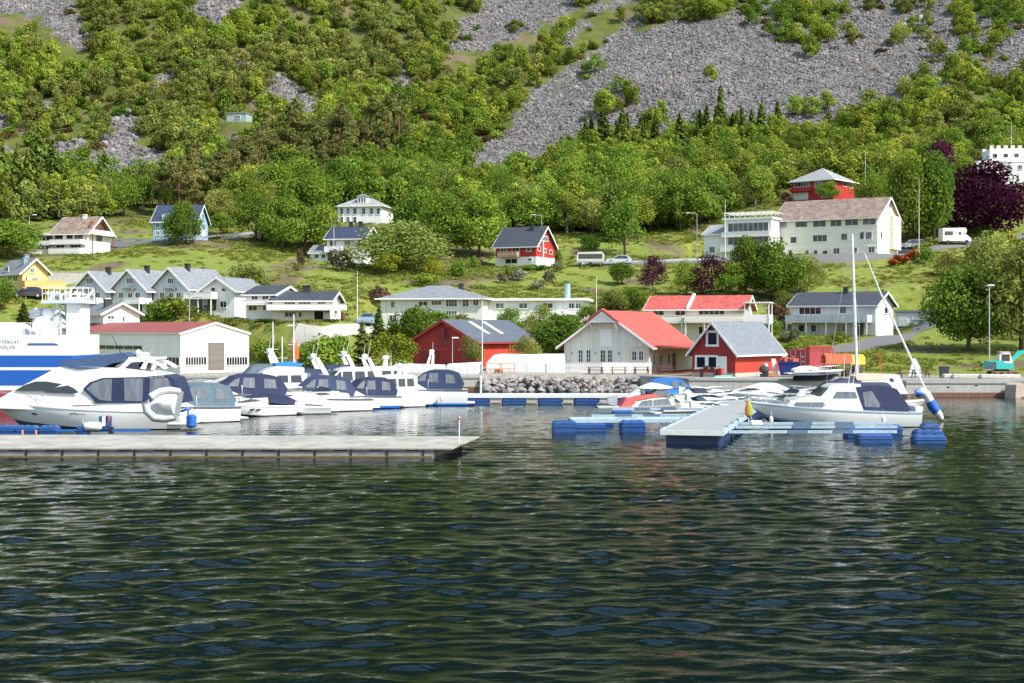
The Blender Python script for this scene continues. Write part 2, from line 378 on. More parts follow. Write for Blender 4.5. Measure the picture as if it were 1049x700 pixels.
SCREE = [[(468, 170), (500, 145), (530, 120), (572, 94), (612, 70), (632, 48), (645, 40), (690, 24), (742, 15), (775, -5), (800, -30), (1100, -30), (1100, 70), (1040, 72), (1005, 58), (985, 78), (950, 98), (905, 112), (880, 122), (850, 130), (760, 134), (700, 136), (668, 142), (650, 132), (610, 140), (575, 156), (548, 170)],
         [(452, 52), (468, 40), (476, 24), (470, 16), (492, 12), (500, -8), (548, -8), (585, -8), (590, 10), (566, 22), (548, 32), (530, 38), (512, 48), (490, 48), (470, 56)],
         [(535, 112), (548, 92), (606, 56), (640, 26), (662, 14), (668, 20), (640, 46), (604, 70), (560, 100), (541, 114)],
         [(-40, -20), (68, -20), (86, 18), (92, 42), (82, 54), (66, 44), (50, 26), (30, 14), (-10, 18), (-40, 16)],
         [(560, 40), (600, 20), (606, 26), (580, 44)], [(600, 10), (640, -6), (668, -8), (650, 6), (610, 16)], [(986, 78), (1010, 66), (1060, 60), (1060, 84), (1004, 74)]]
ROCKS = [[(80, 198), (88, 182), (106, 150), (114, 118), (134, 106), (146, 128), (142, 148), (156, 154), (182, 164), (166, 186), (126, 192)], [(40, 155), (66, 146), (96, 152), (104, 178), (60, 176), (36, 172)],
         [(-10, 150), (14, 152), (36, 164), (40, 184), (20, 180), (-10, 176)], [(270, 80), (286, 76), (308, 88), (320, 100), (330, 108), (318, 128), (306, 128), (300, 108), (276, 92)], [(236, 60), (250, 48), (262, 56), (254, 72), (240, 72)],
         [(192, 2), (232, -4), (246, 8), (226, 32), (212, 34), (210, 20)], [(-10, 60), (12, 62), (18, 72), (4, 78), (-10, 76)], [(160, 78), (174, 74), (178, 84), (166, 96), (150, 104)], [(396, 66), (412, 70), (424, 92), (418, 98), (404, 84)],
         [(220, 146), (240, 140), (252, 150), (232, 158)], [(38, 104), (58, 106), (52, 116), (40, 114)], [(-10, 112), (8, 116), (8, 132), (-10, 130)]]
PINES = [[(125, 226), (150, 208), (200, 197), (240, 186), (290, 168), (335, 152), (415, 142), (419, 160), (400, 178), (340, 188), (290, 200), (245, 214), (215, 228)]]
SPRUCES = [[(-10, 232), (-10, 196), (20, 186), (60, 188), (112, 204), (104, 228)], [(560, 152), (600, 138), (650, 128), (760, 124), (812, 126), (806, 146), (720, 168), (640, 176)]]
MEADOW = []
def masks(X, Y, Z):
    px, py = proj(X, Y, Z)
    jx = (fbm(X / 5, Y / 5) - 0.5) * 22; jy = (fbm(X / 5 + 91, Y / 5 + 13) - 0.5) * 22
    scr = np.zeros(np.shape(X)); rk = np.zeros(np.shape(X))
    for p in SCREE: scr = np.maximum(scr, inpoly(px + jx * 1.0, py + jy * 1.0, p))
    for p in ROCKS: rk = np.maximum(rk, inpoly(px + jx, py + jy, p))
    hi = (py < -20)
    scr = np.where(hi & (Y > 530), 0, scr)
    far = Y > 300
    return scr * far, rk * far, px, py

# house ground levels are gathered first (see HS below), then the land is made
def make_land():
    xs = np.concatenate([np.linspace(-900, -235, 36), np.arange(-230, 231, 1.7), np.linspace(236, 900, 36)])
    vs = np.concatenate([[0, 0.02], np.arange(0.8, 430, 1.55), np.arange(432, 1300, 14.0)])
    Xg, Vg = np.meshgrid(xs, vs); Yg = shore(Xg) + 0.35 + Vg
    Zg = gz(Xg, Yg); Zg[0, :] = -4.0; Zg[1, :] = np.minimum(Zg[1, :], 1.6)
    Vv = np.stack([Xg, Yg, Zg], -1).reshape(-1, 3)
    m = bpy.data.materials.new('hillside_ground'); m.use_nodes = True
    o = grid_mesh('ground', Vv, len(xs), len(vs), m); tag(o, kind='structure')
    scr, rk, px, py = masks(Xg, Yg, Zg)
    # quay gravel, lawns
    gravel = np.clip((shore(Xg) + np.interp(px, [0, 560, 700, 820, 950, 1049], [16, 14, 16, 16, 10, 10]) - Yg) / 3 + (fbm(Xg / 4, Yg / 4) - 0.5) * 2.2, 0, 1)
    meadow = np.clip((fbm(Xg / 14 + 31, Yg / 14) - 0.42) * 5, 0, 1)
    bare = np.clip((fbm(Xg / 7 + 3, Yg / 9 + 77, 4) - 0.60) * 12, 0, 1)
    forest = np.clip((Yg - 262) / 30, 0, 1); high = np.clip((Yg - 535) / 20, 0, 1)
    for nm, a in (('scree', scr), ('rock', rk), ('gravel', gravel), ('meadow', meadow), ('bare', bare), ('forest', forest), ('high', high)):
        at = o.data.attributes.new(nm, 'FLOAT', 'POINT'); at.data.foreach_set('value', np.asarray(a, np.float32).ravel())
    n = m.node_tree.nodes; l = m.node_tree.links; b = n['Principled BSDF']; b.inputs['Roughness'].default_value = 0.95; b.inputs['Specular IOR Level'].default_value = 0.15
    tc = n.new('ShaderNodeTexCoord')
    def noise(s, d=6, r=0.65):
        z = n.new('ShaderNodeTexNoise'); z.inputs['Scale'].default_value = s; z.inputs['Detail'].default_value = d; z.inputs['Roughness'].default_value = r
        l.new(tc.outputs['Object'], z.inputs['Vector']); return z.outputs[0]
    def ramp(src, stops):
        r = n.new('ShaderNodeValToRGB'); e = r.color_ramp.elements
        e[0].position = stops[0][0]; e[0].color = (*stops[0][1], 1); e[1].position = stops[-1][0]; e[1].color = (*stops[-1][1], 1)
        for p, c in stops[1:-1]: q = e.new(p); q.color = (*c, 1)
        l.new(src, r.inputs[0]); return r.outputs[0]
    def mix(f, a, c):
        x = n.new('ShaderNodeMixRGB'); l.new(a, x.inputs[1]); l.new(c, x.inputs[2]); l.new(f, x.inputs[0]); return x.outputs[0]
    def attr(nm):
        a = n.new('ShaderNodeAttribute'); a.attribute_name = nm; return a.outputs['Fac']
    lawn = ramp(noise(0.9, 8, 0.7), [(0.3, (0.115, 0.16, 0.028)), (0.5, (0.175, 0.22, 0.04)), (0.72, (0.27, 0.27, 0.075))])
    wild = ramp(noise(0.35, 9, 0.75), [(0.3, (0.085, 0.12, 0.022)), (0.48, (0.155, 0.18, 0.036)), (0.6, (0.27, 0.26, 0.06)), (0.75, (0.31, 0.24, 0.10))])
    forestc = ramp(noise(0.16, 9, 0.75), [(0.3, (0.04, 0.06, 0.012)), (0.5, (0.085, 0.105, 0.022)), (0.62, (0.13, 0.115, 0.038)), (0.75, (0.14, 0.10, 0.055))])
    rockc = ramp(noise(0.8, 9, 0.8), [(0.3, (0.045, 0.042, 0.05)), (0.5, (0.15, 0.14, 0.145)), (0.7, (0.30, 0.28, 0.26))])
    vo = n.new('ShaderNodeTexVoronoi'); vo.inputs['Scale'].default_value = 1.1; l.new(tc.outputs['Object'], vo.inputs['Vector'])
    sx = n.new('ShaderNodeSeparateColor'); l.new(vo.outputs['Color'], sx.inputs[0])
    screec = ramp(sx.outputs[0], [(0.0, (0.07, 0.068, 0.072)), (0.5, (0.13, 0.126, 0.126)), (1.0, (0.21, 0.20, 0.195))])
    gravc = ramp(noise(2.2, 8, 0.75), [(0.3, (0.20, 0.18, 0.15)), (0.5, (0.33, 0.31, 0.27)), (0.7, (0.45, 0.42, 0.38))])
    earth = ramp(noise(1.2, 8, 0.75), [(0.3, (0.09, 0.065, 0.04)), (0.7, (0.20, 0.155, 0.10))])
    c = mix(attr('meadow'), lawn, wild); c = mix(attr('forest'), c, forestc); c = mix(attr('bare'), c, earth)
    highc = ramp(noise(0.05, 9, 0.75), [(0.3, (0.010, 0.016, 0.008)), (0.55, (0.022, 0.03, 0.014)), (0.75, (0.05, 0.045, 0.04))])  # unseen upper slope, coloured dark to deepen its reflection in the water
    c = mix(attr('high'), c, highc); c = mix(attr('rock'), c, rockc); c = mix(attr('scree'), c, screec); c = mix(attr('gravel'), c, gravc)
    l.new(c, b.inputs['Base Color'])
    bp = n.new('ShaderNodeBump'); bp.inputs['Strength'].default_value = 0.8; bp.inputs['Distance'].default_value = 0.35
    l.new(noise(1.6, 8, 0.8), bp.inputs['Height']); l.new(bp.outputs[0], b.inputs['Normal'])
    return o

def make_water():
    xs = np.concatenate([np.linspace(-900, -80, 30), np.arange(-78, -28, 0.5), np.arange(-28, 28, 0.15), np.arange(28, 78.1, 0.5), np.linspace(80, 900, 30)])
    ny = [17.0]
    while ny[-1] < 150: ny.append(ny[-1] * 1.0033)
    ys = np.concatenate([np.linspace(-300, 16, 16), ny, [152, 160]])
    Xg, Yg = np.meshgrid(xs, ys); Z = np.zeros_like(Xg); rng = np.random.RandomState(5)
    # small breeze waves running to and from the viewer: many wave trains in changing groups
    for i in range(84):
        lam = 0.32 * (2.0 / 0.32) ** rng.rand(); th = math.pi / 2 + 0.12 + rng.randn() * 0.48
        kx, ky = 2 * math.pi / lam * math.cos(th), 2 * math.pi / lam * math.sin(th)
        g = fbm(Xg / (2.5 + 2 * lam) + i * 3.7, Yg / (1.5 + 1.5 * lam) + i * 1.3, 1)
        Z += 0.0195 * lam / (2 * math.pi) * np.sin(kx * Xg + ky * Yg + rng.rand() * 6.283) * (0.1 + 1.8 * g)
    sheltered = np.interp(Yg, [45, 66, 80, 100], [1.0, 0.85, 0.5, 0.36])
    Z *= 0.72 + 0.62 * np.clip((fbm(Xg / 22 + 3, Yg / 11, 2) - .3) * 2.5, 0, 1)
    Z *= sheltered * np.clip((80 - np.abs(Xg)) / 12, 0, 1) * np.clip((Yg - 16) / 3, 0, 1)
    m = bpy.data.materials.new('fjord_water'); m.use_nodes = True; n = m.node_tree.nodes; l = m.node_tree.links; b = n['Principled BSDF']
    b.inputs['Base Color'].default_value = (0.0008, 0.0058, 0.0068, 1); b.inputs['Roughness'].default_value = 0.015; b.inputs['IOR'].default_value = 1.333
    tc = n.new('ShaderNodeTexCoord'); mp = n.new('ShaderNodeMapping'); mp.inputs['Scale'].default_value = (1.0, 2.1, 1); mp.inputs['Rotation'].default_value = (0, 0, -0.12)
    l.new(tc.outputs['Object'], mp.inputs[0])
    nz = n.new('ShaderNodeTexNoise'); nz.inputs['Scale'].default_value = 3.4; nz.inputs['Detail'].default_value = 2.0; nz.inputs['Roughness'].default_value = 0.5; nz.inputs['Distortion'].default_value = 0.5
    l.new(mp.outputs[0], nz.inputs['Vector'])
    bp = n.new('ShaderNodeBump'); bp.inputs['Distance'].default_value = 0.06; bp.inputs['Strength'].default_value = 0.20
    l.new(nz.outputs[0], bp.inputs['Height']); l.new(bp.outputs[0], b.inputs['Normal'])
    o = grid_mesh('water', np.stack([Xg, Yg, Z], -1).reshape(-1, 3), len(xs), len(ys), m); tag(o, kind='structure')
    bed = MB().box(-950, 950, -320, 160, -9, -8.5).build('sea_bed', mat('silt', (0.03, 0.035, 0.03), 0.9)); tag(bed, kind='structure')
    return o
# ------------------------------------------------------------------ houses
class House:
    """a house measured on the photograph: corner pixels, depth of the near corner, turn of the front; walls, roof, windows are its parts"""
    def __init__(s, name, label, px0, px1, Y, th, base, eave, ridge, px2=None, D=None, roof='gx', hr=None, pk=0.5, cat='house', pad=True, group=None):
        s.name, s.label, s.cat, s.roof, s.pk, s.group = name, label, cat, roof, pk, group
        s.th = R(th); c, sn = math.cos(s.th), math.sin(s.th); s.c, s.s = c, sn
        u0, u1 = (px0 - 524.5) / F, (px1 - 524.5) / F
        u2 = None if px2 is None else (px2 - 524.5) / F
        if th <= 0:
            kx, ky = u1 * Y, Y; s.L = (kx - u0 * ky) / (c - u0 * sn); ox, oy = kx - s.L * c, ky - s.L * sn
            s.D = D or (u2 * ky - kx) / (-sn - u2 * c)
        else:
            kx, ky = u0 * Y, Y; s.L = (u1 * ky - kx) / (c - u1 * sn); ox, oy = kx, ky
            s.D = D or (kx - u2 * ky) / (sn + u2 * c)
        s.z = Z_at(base, Y); s.o = (ox, oy); s.he = Z_at(eave, Y) - s.z
        if hr is not None: s.hr = hr
        elif ridge is not None:
            a, b = (s.L * pk, 0) if roof == 'gy' else ((s.L if th <= 0 else 0), s.D * pk)
            yy = oy + a * sn + b * c; s.hr = Z_at(ridge, yy) - s.z - s.he
        else: s.hr = 0
        cx, cy = ox + s.L / 2 * c - s.D / 2 * sn, oy + s.L / 2 * sn + s.D / 2 * c
        if pad: PADS.append((cx, cy, 0.5 * math.hypot(s.L, s.D) + 0.5, s.z - 0.05))
        s.cen = (cx, cy)
    def begin(s, wall, roofm, ov=0.5, go=0.45, trim=WHITE, th_r=0.16, base=None, based=0.0):
        s.e = thing(s.name, s.label, s.cat, (s.o[0], s.o[1], s.z), s.th, s.group)
        L, D, he, hr, pk = s.L, s.D, s.he, s.hr, s.pk
        b = MB()
        if s.roof == 'gx': b.prism([(0, -4), (D, -4), (D, he), (D * pk, he + hr), (0, he)], 'x', 0, L)
        elif s.roof == 'gy': b.prism([(0, -4), (L, -4), (L, he), (L * pk, he + hr), (0, he)], 'y', 0, D)
        else: b.box(0, L, 0, D, -4, he)
        s.wall = b.build('wall', wall, s.e)
        if base is not None:
            MB().box(-0.06, L + 0.06, -0.06, D + 0.06, -3.9, based).build('foundation', base, s.e)
        r = MB(); t = th_r
        if s.roof in ('gx', 'gy'):
            W = D if s.roof == 'gx' else L; A = L if s.roof == 'gx' else D
            s1 = hr / (W * pk); s2 = hr / (W * (1 - pk)); e = 0.012
            lo = [(-ov, he - ov * s1 + e), (W * pk, he + hr + e), (W + ov, he - ov * s2 + e)]
            ch = lo + [(p[0], p[1] + t * 1.15) for p in lo[::-1]]
            ax = 'x' if s.roof == 'gx' else 'y'
            r.prism(ch, ax, -go, A + go); s.roofo = r.build('roof', roofm, s.e)
            if trim is not None:
                tr = [(lo[0][0] - 0.03, lo[0][1] - 0.12), (lo[1][0], lo[1][1] - 0.14), (lo[2][0] + 0.03, lo[2][1] - 0.12)]
                tr2 = tr + [(p[0], p[1] + 0.12 + t) for p in tr[::-1]]
                for a0, a1 in ((-go - 0.07, -go - 0.003), (A + go + 0.003, A + go + 0.07)): MB().prism(tr2, ax, a0, a1).build('bargeboard', trim, s.roofo)
                for (py_, pz_, sg) in ((lo[0][0], lo[0][1], -1), (lo[2][0], lo[2][1], 1)):
                    a0, a1 = sorted((py_ + sg * 0.004, py_ + sg * 0.11)); g = MB()
                    if ax == 'x': g.box(-go, A + go, a0, a1, pz_ - 0.03, pz_ + 0.13)
                    else: g.box(a0, a1, -go, A + go, pz_ - 0.03, pz_ + 0.13)
                    g.build('gutter', trim, s.roofo)
        elif s.roof == 'hip':
            e = 0.01; i = min(L, D) / 2
            if L >= D: rg = [(i, D / 2), (L - i, D / 2)]
            else: rg = [(L / 2, i), (L / 2, D - i)]
            v = [(-ov, -ov, he + e), (L + ov, -ov, he + e), (L + ov, D + ov, he + e), (-ov, D + ov, he + e), (rg[0][0], rg[0][1], he + hr), (rg[1][0], rg[1][1], he + hr)]
            f = [(0, 3, 2, 1), (0, 1, 5, 4), (2, 3, 4, 5), (1, 2, 5), (3, 0, 4)] if L >= D else [(0, 3, 2, 1), (0, 1, 4), (2, 3, 5), (1, 2, 5, 4), (3, 0, 4, 5)]
            r.add(v, f); s.roofo = r.build('roof', roofm, s.e)
            g = MB(); a = ov + 0.004; bb = ov + 0.1
            g.box(-bb, L + bb, -bb, -a, he - 0.12, he + 0.06); g.box(-bb, L + bb, D + a, D + bb, he - 0.12, he + 0.06)
            g.box(-bb, -a, -a, D + a, he - 0.12, he + 0.06); g.box(L + a, L + bb, -a, D + a, he - 0.12, he + 0.06)
            g.build('gutter', trim or WHITE, s.roofo)
        else:
            r.box(-ov, L + ov, -ov, D + ov, he + 0.004, he + 0.32); s.roofo = r.build('roof', roofm, s.e)
        return s
    # ---- measures on the faces
    def fx(s, face, px):
        u = (px - 524.5) / F
        if face == 'f': return (u * s.o[1] - s.o[0]) / (s.c - u * s.s)
        bx, by = (s.o[0] + s.L * s.c, s.o[1] + s.L * s.s) if face == 'r' else s.o
        return (u * by - bx) / (-s.s - u * s.c)
    def fz(s, face, a, py):
        if face == 'f': yy = s.o[1] + a * s.s
        else:
            by = s.o[1] + (s.L * s.s if face == 'r' else 0); yy = by + a * s.c
        return Z_at(py, yy) - s.z
    def rect(s, face, px0, py0, px1, py1):
        a0, a1 = sorted((s.fx(face, px0), s.fx(face, px1))); m = (a0 + a1) / 2
        return a0, a1, s.fz(face, m, py1), s.fz(face, m, py0)
    def fbox(s, b, face, a0, a1, z0, z1, d0, d1, mi=0):
        if face == 'f': b.box(a0, a1, -d1, -d0, z0, z1, mi)
        elif face == 'r': b.box(s.L + d0, s.L + d1, a0, a1, z0, z1, mi)
        else: b.box(-d1, -d0, a0, a1, z0, z1, mi)
    def win(s, face, px0, py0, px1, py1, nx=1, nz=1, fm=None, gm=None, name='window', fw=0.09, off=0.0):
        a0, a1, z0, z1 = s.rect(face, px0, py0, px1, py1)
        return s.winm(face, a0, a1, z0, z1, nx, nz, fm, gm, name, fw, off)
    def winm(s, face, a0, a1, z0, z1, nx=1, nz=1, fm=None, gm=None, name='window', fw=0.09, off=0.0):
        fm = fm or WHITE; gm = gm or GLASS
        b = MB(); d0, d1 = off + 0.003, off + 0.07
        s.fbox(b, face, a0 - fw, a1 + fw, z1, z1 + fw, d0, d1); s.fbox(b, face, a0 - fw - 0.04, a1 + fw + 0.04, z0 - fw, z0, d0, d1 + 0.05)
        s.fbox(b, face, a0 - fw, a0, z0, z1, d0, d1); s.fbox(b, face, a1, a1 + fw, z0, z1, d0, d1)
        for i in range(1, nx):
            x = a0 + (a1 - a0) * i / nx; s.fbox(b, face, x - 0.025, x + 0.025, z0, z1, d0, d1 - 0.015)
        for i in range(1, nz):
            z = z0 + (z1 - z0) * i / nz; s.fbox(b, face, a0, a1, z - 0.015, z + 0.015, d0, d1 - 0.02)
        w_ = b.build(name, fm, s.e)
        p = MB(); s.fbox(p, face, a0 - 0.002, a1 + 0.002, z0 - 0.002, z1 + 0.002, d0 - 0.002, off + 0.028); p.build('pane', gm, w_)
        return w_
    def wins(s, face, lst, py0, py1, **k):
        for a, b in lst: s.win(face, a, py0, b, py1, **k)
    def door(s, face, px0, py0, px1, py1, m, name='door', handle=True):
        a0, a1, z0, z1 = s.rect(face, px0, py0, px1, py1); b = MB()
        s.fbox(b, face, a0 - 0.08, a1 + 0.08, z0, z1 + 0.08, 0.003, 0.05); s.fbox(b, face, a0, a1, z0, z1, 0.05, 0.075)
        d = b.build(name, m, s.e)
        if handle:
            h = MB(); s.fbox(h, face, a0 + 0.08, a0 + 0.2, z0 + 0.95, z0 + 1.02, 0.078, 0.13); h.build('handle', STEEL, d)
        return d
    def panel(s, name, m, face, px0, py0, px1, py1, d0, d1, parent=None):
        a0, a1, z0, z1 = s.rect(face, px0, py0, px1, py1); b = MB(); s.fbox(b, face, a0, a1, z0, z1, d0, d1); return b.build(name, m, parent or s.e)
    def balcony(s, face, px0, px1, py_top, py_bot, depth=1.6, m=None, posts=0, rail=False, pm=None, ground=None):
        m = m or WHITE
        a0, a1, z0, z1 = s.rect(face, px0, py_top, px1, py_bot)
        b = MB(); s.fbox(b, face, a0, a1, z0 - 0.16, z0, 0.004, depth)
        q = s.e; bo = b.build('balcony', m, q)
        r = MB(); t = 0.06
        if rail:
            for zz in (z1 - 0.06, z0 + (z1 - z0) * 0.5):
                s.fbox(r, face, a0, a1, zz, zz + 0.05, depth - t, depth)
            n = max(2, int((a1 - a0) / 0.5))
            for i in range(n + 1):
                x = a0 + (a1 - a0 - 0.04) * i / n; s.fbox(r, face, x, x + 0.04, z0 + 0.003, z1 - 0.06, depth - t + 0.005, depth - 0.01)
        else:
            s.fbox(r, face, a0, a1, z0 + 0.05, z1, depth - t, depth)
            s.fbox(r, face, a0 - 0.03, a1 + 0.03, z1 + 0.002, z1 + 0.05, depth - t - 0.03, depth + 0.03)
        for x in (a0, a1 - t): s.fbox(r, face, x, x + t, z0 + 0.05, z1 - 0.002, 0.004, depth - t - 0.002)
        r.build('railing', m, bo)
        zg = -0.3 if ground is None else ground
        for i in range(posts):
            x = a0 + 0.1 + (a1 - a0 - 0.3) * (i / max(1, posts - 1)); p = MB(); s.fbox(p, face, x, x + 0.13, zg, z0 - 0.163, depth - 0.2, depth - 0.07); p.build('post', pm or m, bo)
        return bo
    def chimney(s, fa, fd, h, m=None, sz=(0.6, 0.5), cap=True):
        m = m or mat('dark_chimney_cladding', (0.03, 0.032, 0.036), 0.6)
        x, y = s.L * fa, s.D * fd
        if s.roof == 'gx': zz = s.he + s.hr * (1 - abs(y / s.D - s.pk) / (s.pk if y / s.D < s.pk else 1 - s.pk))
        elif s.roof == 'gy': zz = s.he + s.hr * (1 - abs(x / s.L - s.pk) / (s.pk if x / s.L < s.pk else 1 - s.pk))
        else: zz = s.he + s.hr * 0.6
        b = MB().box(x - sz[0] / 2, x + sz[0] / 2, y - sz[1] / 2, y + sz[1] / 2, zz - 0.5, zz + h)
        if cap: b.box(x - sz[0] / 2 - 0.07, x + sz[0] / 2 + 0.07, y - sz[1] / 2 - 0.07, y + sz[1] / 2 + 0.07, zz + h + 0.002, zz + h + 0.12)
        return b.build('chimney', m, s.roofo)
# ------------------------------------------------------------------ paints of the houses
REDB = cladding('dark_red_boards', (0.34, 0.022, 0.022), pitch=0.18)
REDO = cladding('sunlit_red_boards', (0.50, 0.045, 0.025), pitch=0.18)  # brighter copy of the red boards for right walls, sunlight put into colour
RED2 = cladding('red_house_boards', (0.42, 0.025, 0.02), pitch=0.2)
CREAM = cladding('cream_boards', (0.76, 0.74, 0.64), True, 0.16, tone=0.06)
OFFW = cladding('off_white_boards', (0.66, 0.65, 0.58), False, 0.16, tone=0.08)
GREYW = cladding('pale_grey_boards', (0.58, 0.60, 0.62), False, 0.16, tone=0.08)
WBOARD = cladding('white_upright_boards', (0.74, 0.74, 0.72), False, 0.17, tone=0.06)
YELB = cladding('yellow_boards', (0.70, 0.50, 0.20), True, 0.16, tone=0.06)
ORAB = cladding('orange_yellow_boards', (0.72, 0.42, 0.14), True, 0.16, tone=0.06)
BLUEB = cladding('light_blue_boards', (0.30, 0.48, 0.58), False, 0.17, tone=0.07)
RENDER = mat('white_render', (0.74, 0.74, 0.71), 0.8, var=0.06, scale=0.6)
HALLW = mat('hall_metal_cladding', (0.72, 0.71, 0.62), 0.5, var=0.05, scale=0.3, stretch=(1, 1, 0.2))
STONEB = mat('foundation_concrete', (0.42, 0.38, 0.33), 0.9, var=0.2, scale=1.5, bump=0.4)
R_RED = roofing('red_roof_tiles', (0.45, 0.08, 0.06), col2=(0.36, 0.07, 0.055), var=0.24)
R_REDM = roofing('dull_red_sheet_roof', (0.27, 0.075, 0.065), pitch=0.5, tone=0.08)
R_GREY = roofing('grey_slate_roof', (0.19, 0.20, 0.215), pitch=0.4, tone=0.14)
R_LGREY = roofing('pale_grey_roof', (0.27, 0.275, 0.27), pitch=0.4, tone=0.12)
R_DARK = roofing('dark_tile_roof', (0.045, 0.05, 0.062), tone=0.2)
R_BLUEBLK = roofing('blue_black_roof', (0.03, 0.04, 0.075), tone=0.2)
R_BROWN = roofing('weathered_brown_tile_roof', (0.19, 0.125, 0.09), col2=(0.25, 0.205, 0.165), c2=0.52, tone=0.25)
R_BOAT = roofing('grey_sheet_roof', (0.15, 0.17, 0.19), pitch=0.6, tone=0.06)
R_BARN = roofing('slate_blue_sheet_roof', (0.085, 0.10, 0.125), pitch=0.6, tone=0.08)
GARAGE = cladding('garage_door_panels', (0.62, 0.62, 0.60), True, 0.5, tone=0.03)
SHUTTER = cladding('roller_shutter', (0.17, 0.15, 0.13), True, 0.25, tone=0.1)
BROWNW = cladding('brown_boards', (0.20, 0.06, 0.03), False, 0.16)
TOPGLASS = glass_mat('loft_glass', (0.01, 0.012, 0.02), (0.03, 0.035, 0.05))
HOUSES = {}
def HS(key, *a, **k): HOUSES[key] = House(*a, **k); return HOUSES[key]
HS('hall', 'boat_hall', 'long cream boat hall with dull red roof and brown roller shutter behind the yachts', 185, 255, 150, 42, 382, 342, 331, px2=62, roof='gy', cat='hall')
HS('barn', 'red_barn', 'wide dark red barn with slate blue roof and two pale skylight strips', 423, 488, 160, -30, 376, 350, 329, px2=550, roof='gy', cat='barn')
HS('cafe', 'quayside_cafe', 'off-white gabled cafe with bright red roof and white fence on the quay', 578, 665, 151, -24, 384, 353, 320, D=15.5, roof='gy', cat='cafe')
HS('boathouse', 'red_boathouse', 'red boathouse with grey sheet roof and square loft window at the quay edge', 709, 753, 139, -38, 386, 360, 331, px2=800, roof='gy', cat='boathouse')
HS('white_r', 'white_house', 'white two-storey house with dark roof and long balcony below the big pale building', 811, 897, 190, -31, 345, 312, 300, px2=915)
HS('garage', 'garage_block', 'low flat grey garage row at the top of the driveway', 917, 968, 203, -18, 336, 320, None, D=6, roof='flat', cat='garage')
HS('rows', 'terrace_house', 'cream terrace with bright red roof and white balcony behind the cafe', 664, 762, 174, -17, 352, 316, 304, px2=771)
HS('big', 'pale_guesthouse', 'big cream three-storey building with weathered brown tile roof on the slope', 794, 899, 240, -30, 260, 222, 203, px2=921, cat='guesthouse')
HS('wing', 'glazed_wing', 'flat-roofed glazed wing with open rooftop frame left of the big cream building', 742, 790, 244, -28, 268, 224, None, D=7, roof='flat', cat='wing')
HS('wing2', 'white_annex', 'small white annex with pale grey gable roof at the far left of the glazed wing', 721, 745, 248, -28, 268, 240, 231, D=8)
HS('redhill', 'red_house', 'red house with dark roof and white ground floor alone on the green slope', 508, 549, 238, -26, 274, 251, 233, px2=568)
HS('white_m', 'white_house', 'white house with blue-black roof and two chimneys beside the broad dark tree', 335, 372, 240, -12, 274, 244, 233, px2=387)
HS('white_mw', 'side_building', 'small white side building with grey roof at the left of the blue-black roofed house', 318, 335, 241, -12, 271, 259, 251, D=5, hr=1.3)
HS('manor', 'manor_house', 'tall white house with pale hipped roof and dormer half hidden by trees', 346, 391, 285, -10, 230, 211, None, D=9, roof='hip', hr=2.6, cat='manor')
HS('bung', 'hipped_bungalow', 'long white house with grey hipped roof above the red barn', 390, 494, 186, -8, 337, 306, None, D=11, roof='hip', hr=1.9)
HS('flat', 'flat_roofed_house', 'long white flat-roofed bungalow with shiny chimney uphill of the cafe', 499, 598, 189, -8, 330, 308, None, D=9, roof='flat', cat='bungalow')
for i, (a, b2, c, y, bs, ev, rd) in enumerate(((77, 108, 131, 188, 320, 296, 279), (115, 150, 174, 187, 321, 296, 277), (157, 192, 216, 186, 322, 294, 275))):
    HS('ter%d' % i, 'row_house', ('grey gabled row house at the left end of the terrace, nearest the yellow house', 'grey gabled row house in the middle of the terrace', 'grey gabled row house next to the white end house of the terrace')[i],
       a, b2, y, -24, bs, ev, rd, D=9.5, roof='gy', group='terrace of grey row houses')
HS('terend', 'row_house', 'white end house of the grey gabled terrace with a plain balcony', 207, 240, 185, -20, 322, 297, 285, D=8, roof='gy', group='terrace of grey row houses')
HS('small', 'small_house', 'small white house with grey roof just above the red-roofed hall', 106, 143, 171, 34, 334, 321, 311, D=8, roof='gy')
HS('yellow', 'yellow_house', 'yellow house with grey roof and orange balcony at the left edge', 23, 49, 195, 40, 304, 278, 266, D=9, roof='gy')
HS('brown', 'chalet_house', 'white house with brown tiled roof and stacked balconies high at the left', 56, 89, 236, -14, 262, 238, 223, px2=113)
HS('brownw', 'flat_wing', 'flat-roofed white wing with two long balconies left of the brown-roofed house', 36, 60, 238, -12, 262, 241, None, D=8, roof='flat', cat='house')
HS('blue', 'blue_house', 'light blue house with blue-black roof in front of the pine wood', 157, 201, 250, -5, 246, 226, 211, px2=213)
HS('wl1', 'white_house', 'white house with dark roof behind the spreading tree, left of the garage house', 252, 281, 178, -12, 327, 302, 294, D=9)
HS('wl2', 'white_house', 'low white house with long balcony and dark open garage above the shore lawn', 279, 338, 176, -3, 329, 308, 300, px2=349)
HS('redtop', 'red_villa', 'red villa with pale hipped roof highest on the right of the slope', 811, 853, 285, -40, 207, 184, None, px2=875, roof='hip', hr=3.0, cat='villa')
HS('castle', 'white_villa', 'white battlemented villa at the upper right edge behind the purple tree', 1000, 1072, 305, -4, 192, 166, None, D=10, roof='flat', cat='villa')
HS('leftsm', 'small_house', 'little pale blue house with grey roof seen behind the ship mast', 26, 48, 176, -10, 336, 325, 318, D=5)
HS('hut', 'mountain_hut', 'small pale green hut alone among the bushes high on the mountainside', 232, 252, 385, -12, 125, 116, None, D=4.5, roof='flat', cat='hut')

def fb(h, nm, m, face, a0, a1, z0, z1, d0, d1, par=None):
    b = MB(); h.fbox(b, face, a0, a1, z0, z1, d0, d1); return b.build(nm, m, par or h.e)

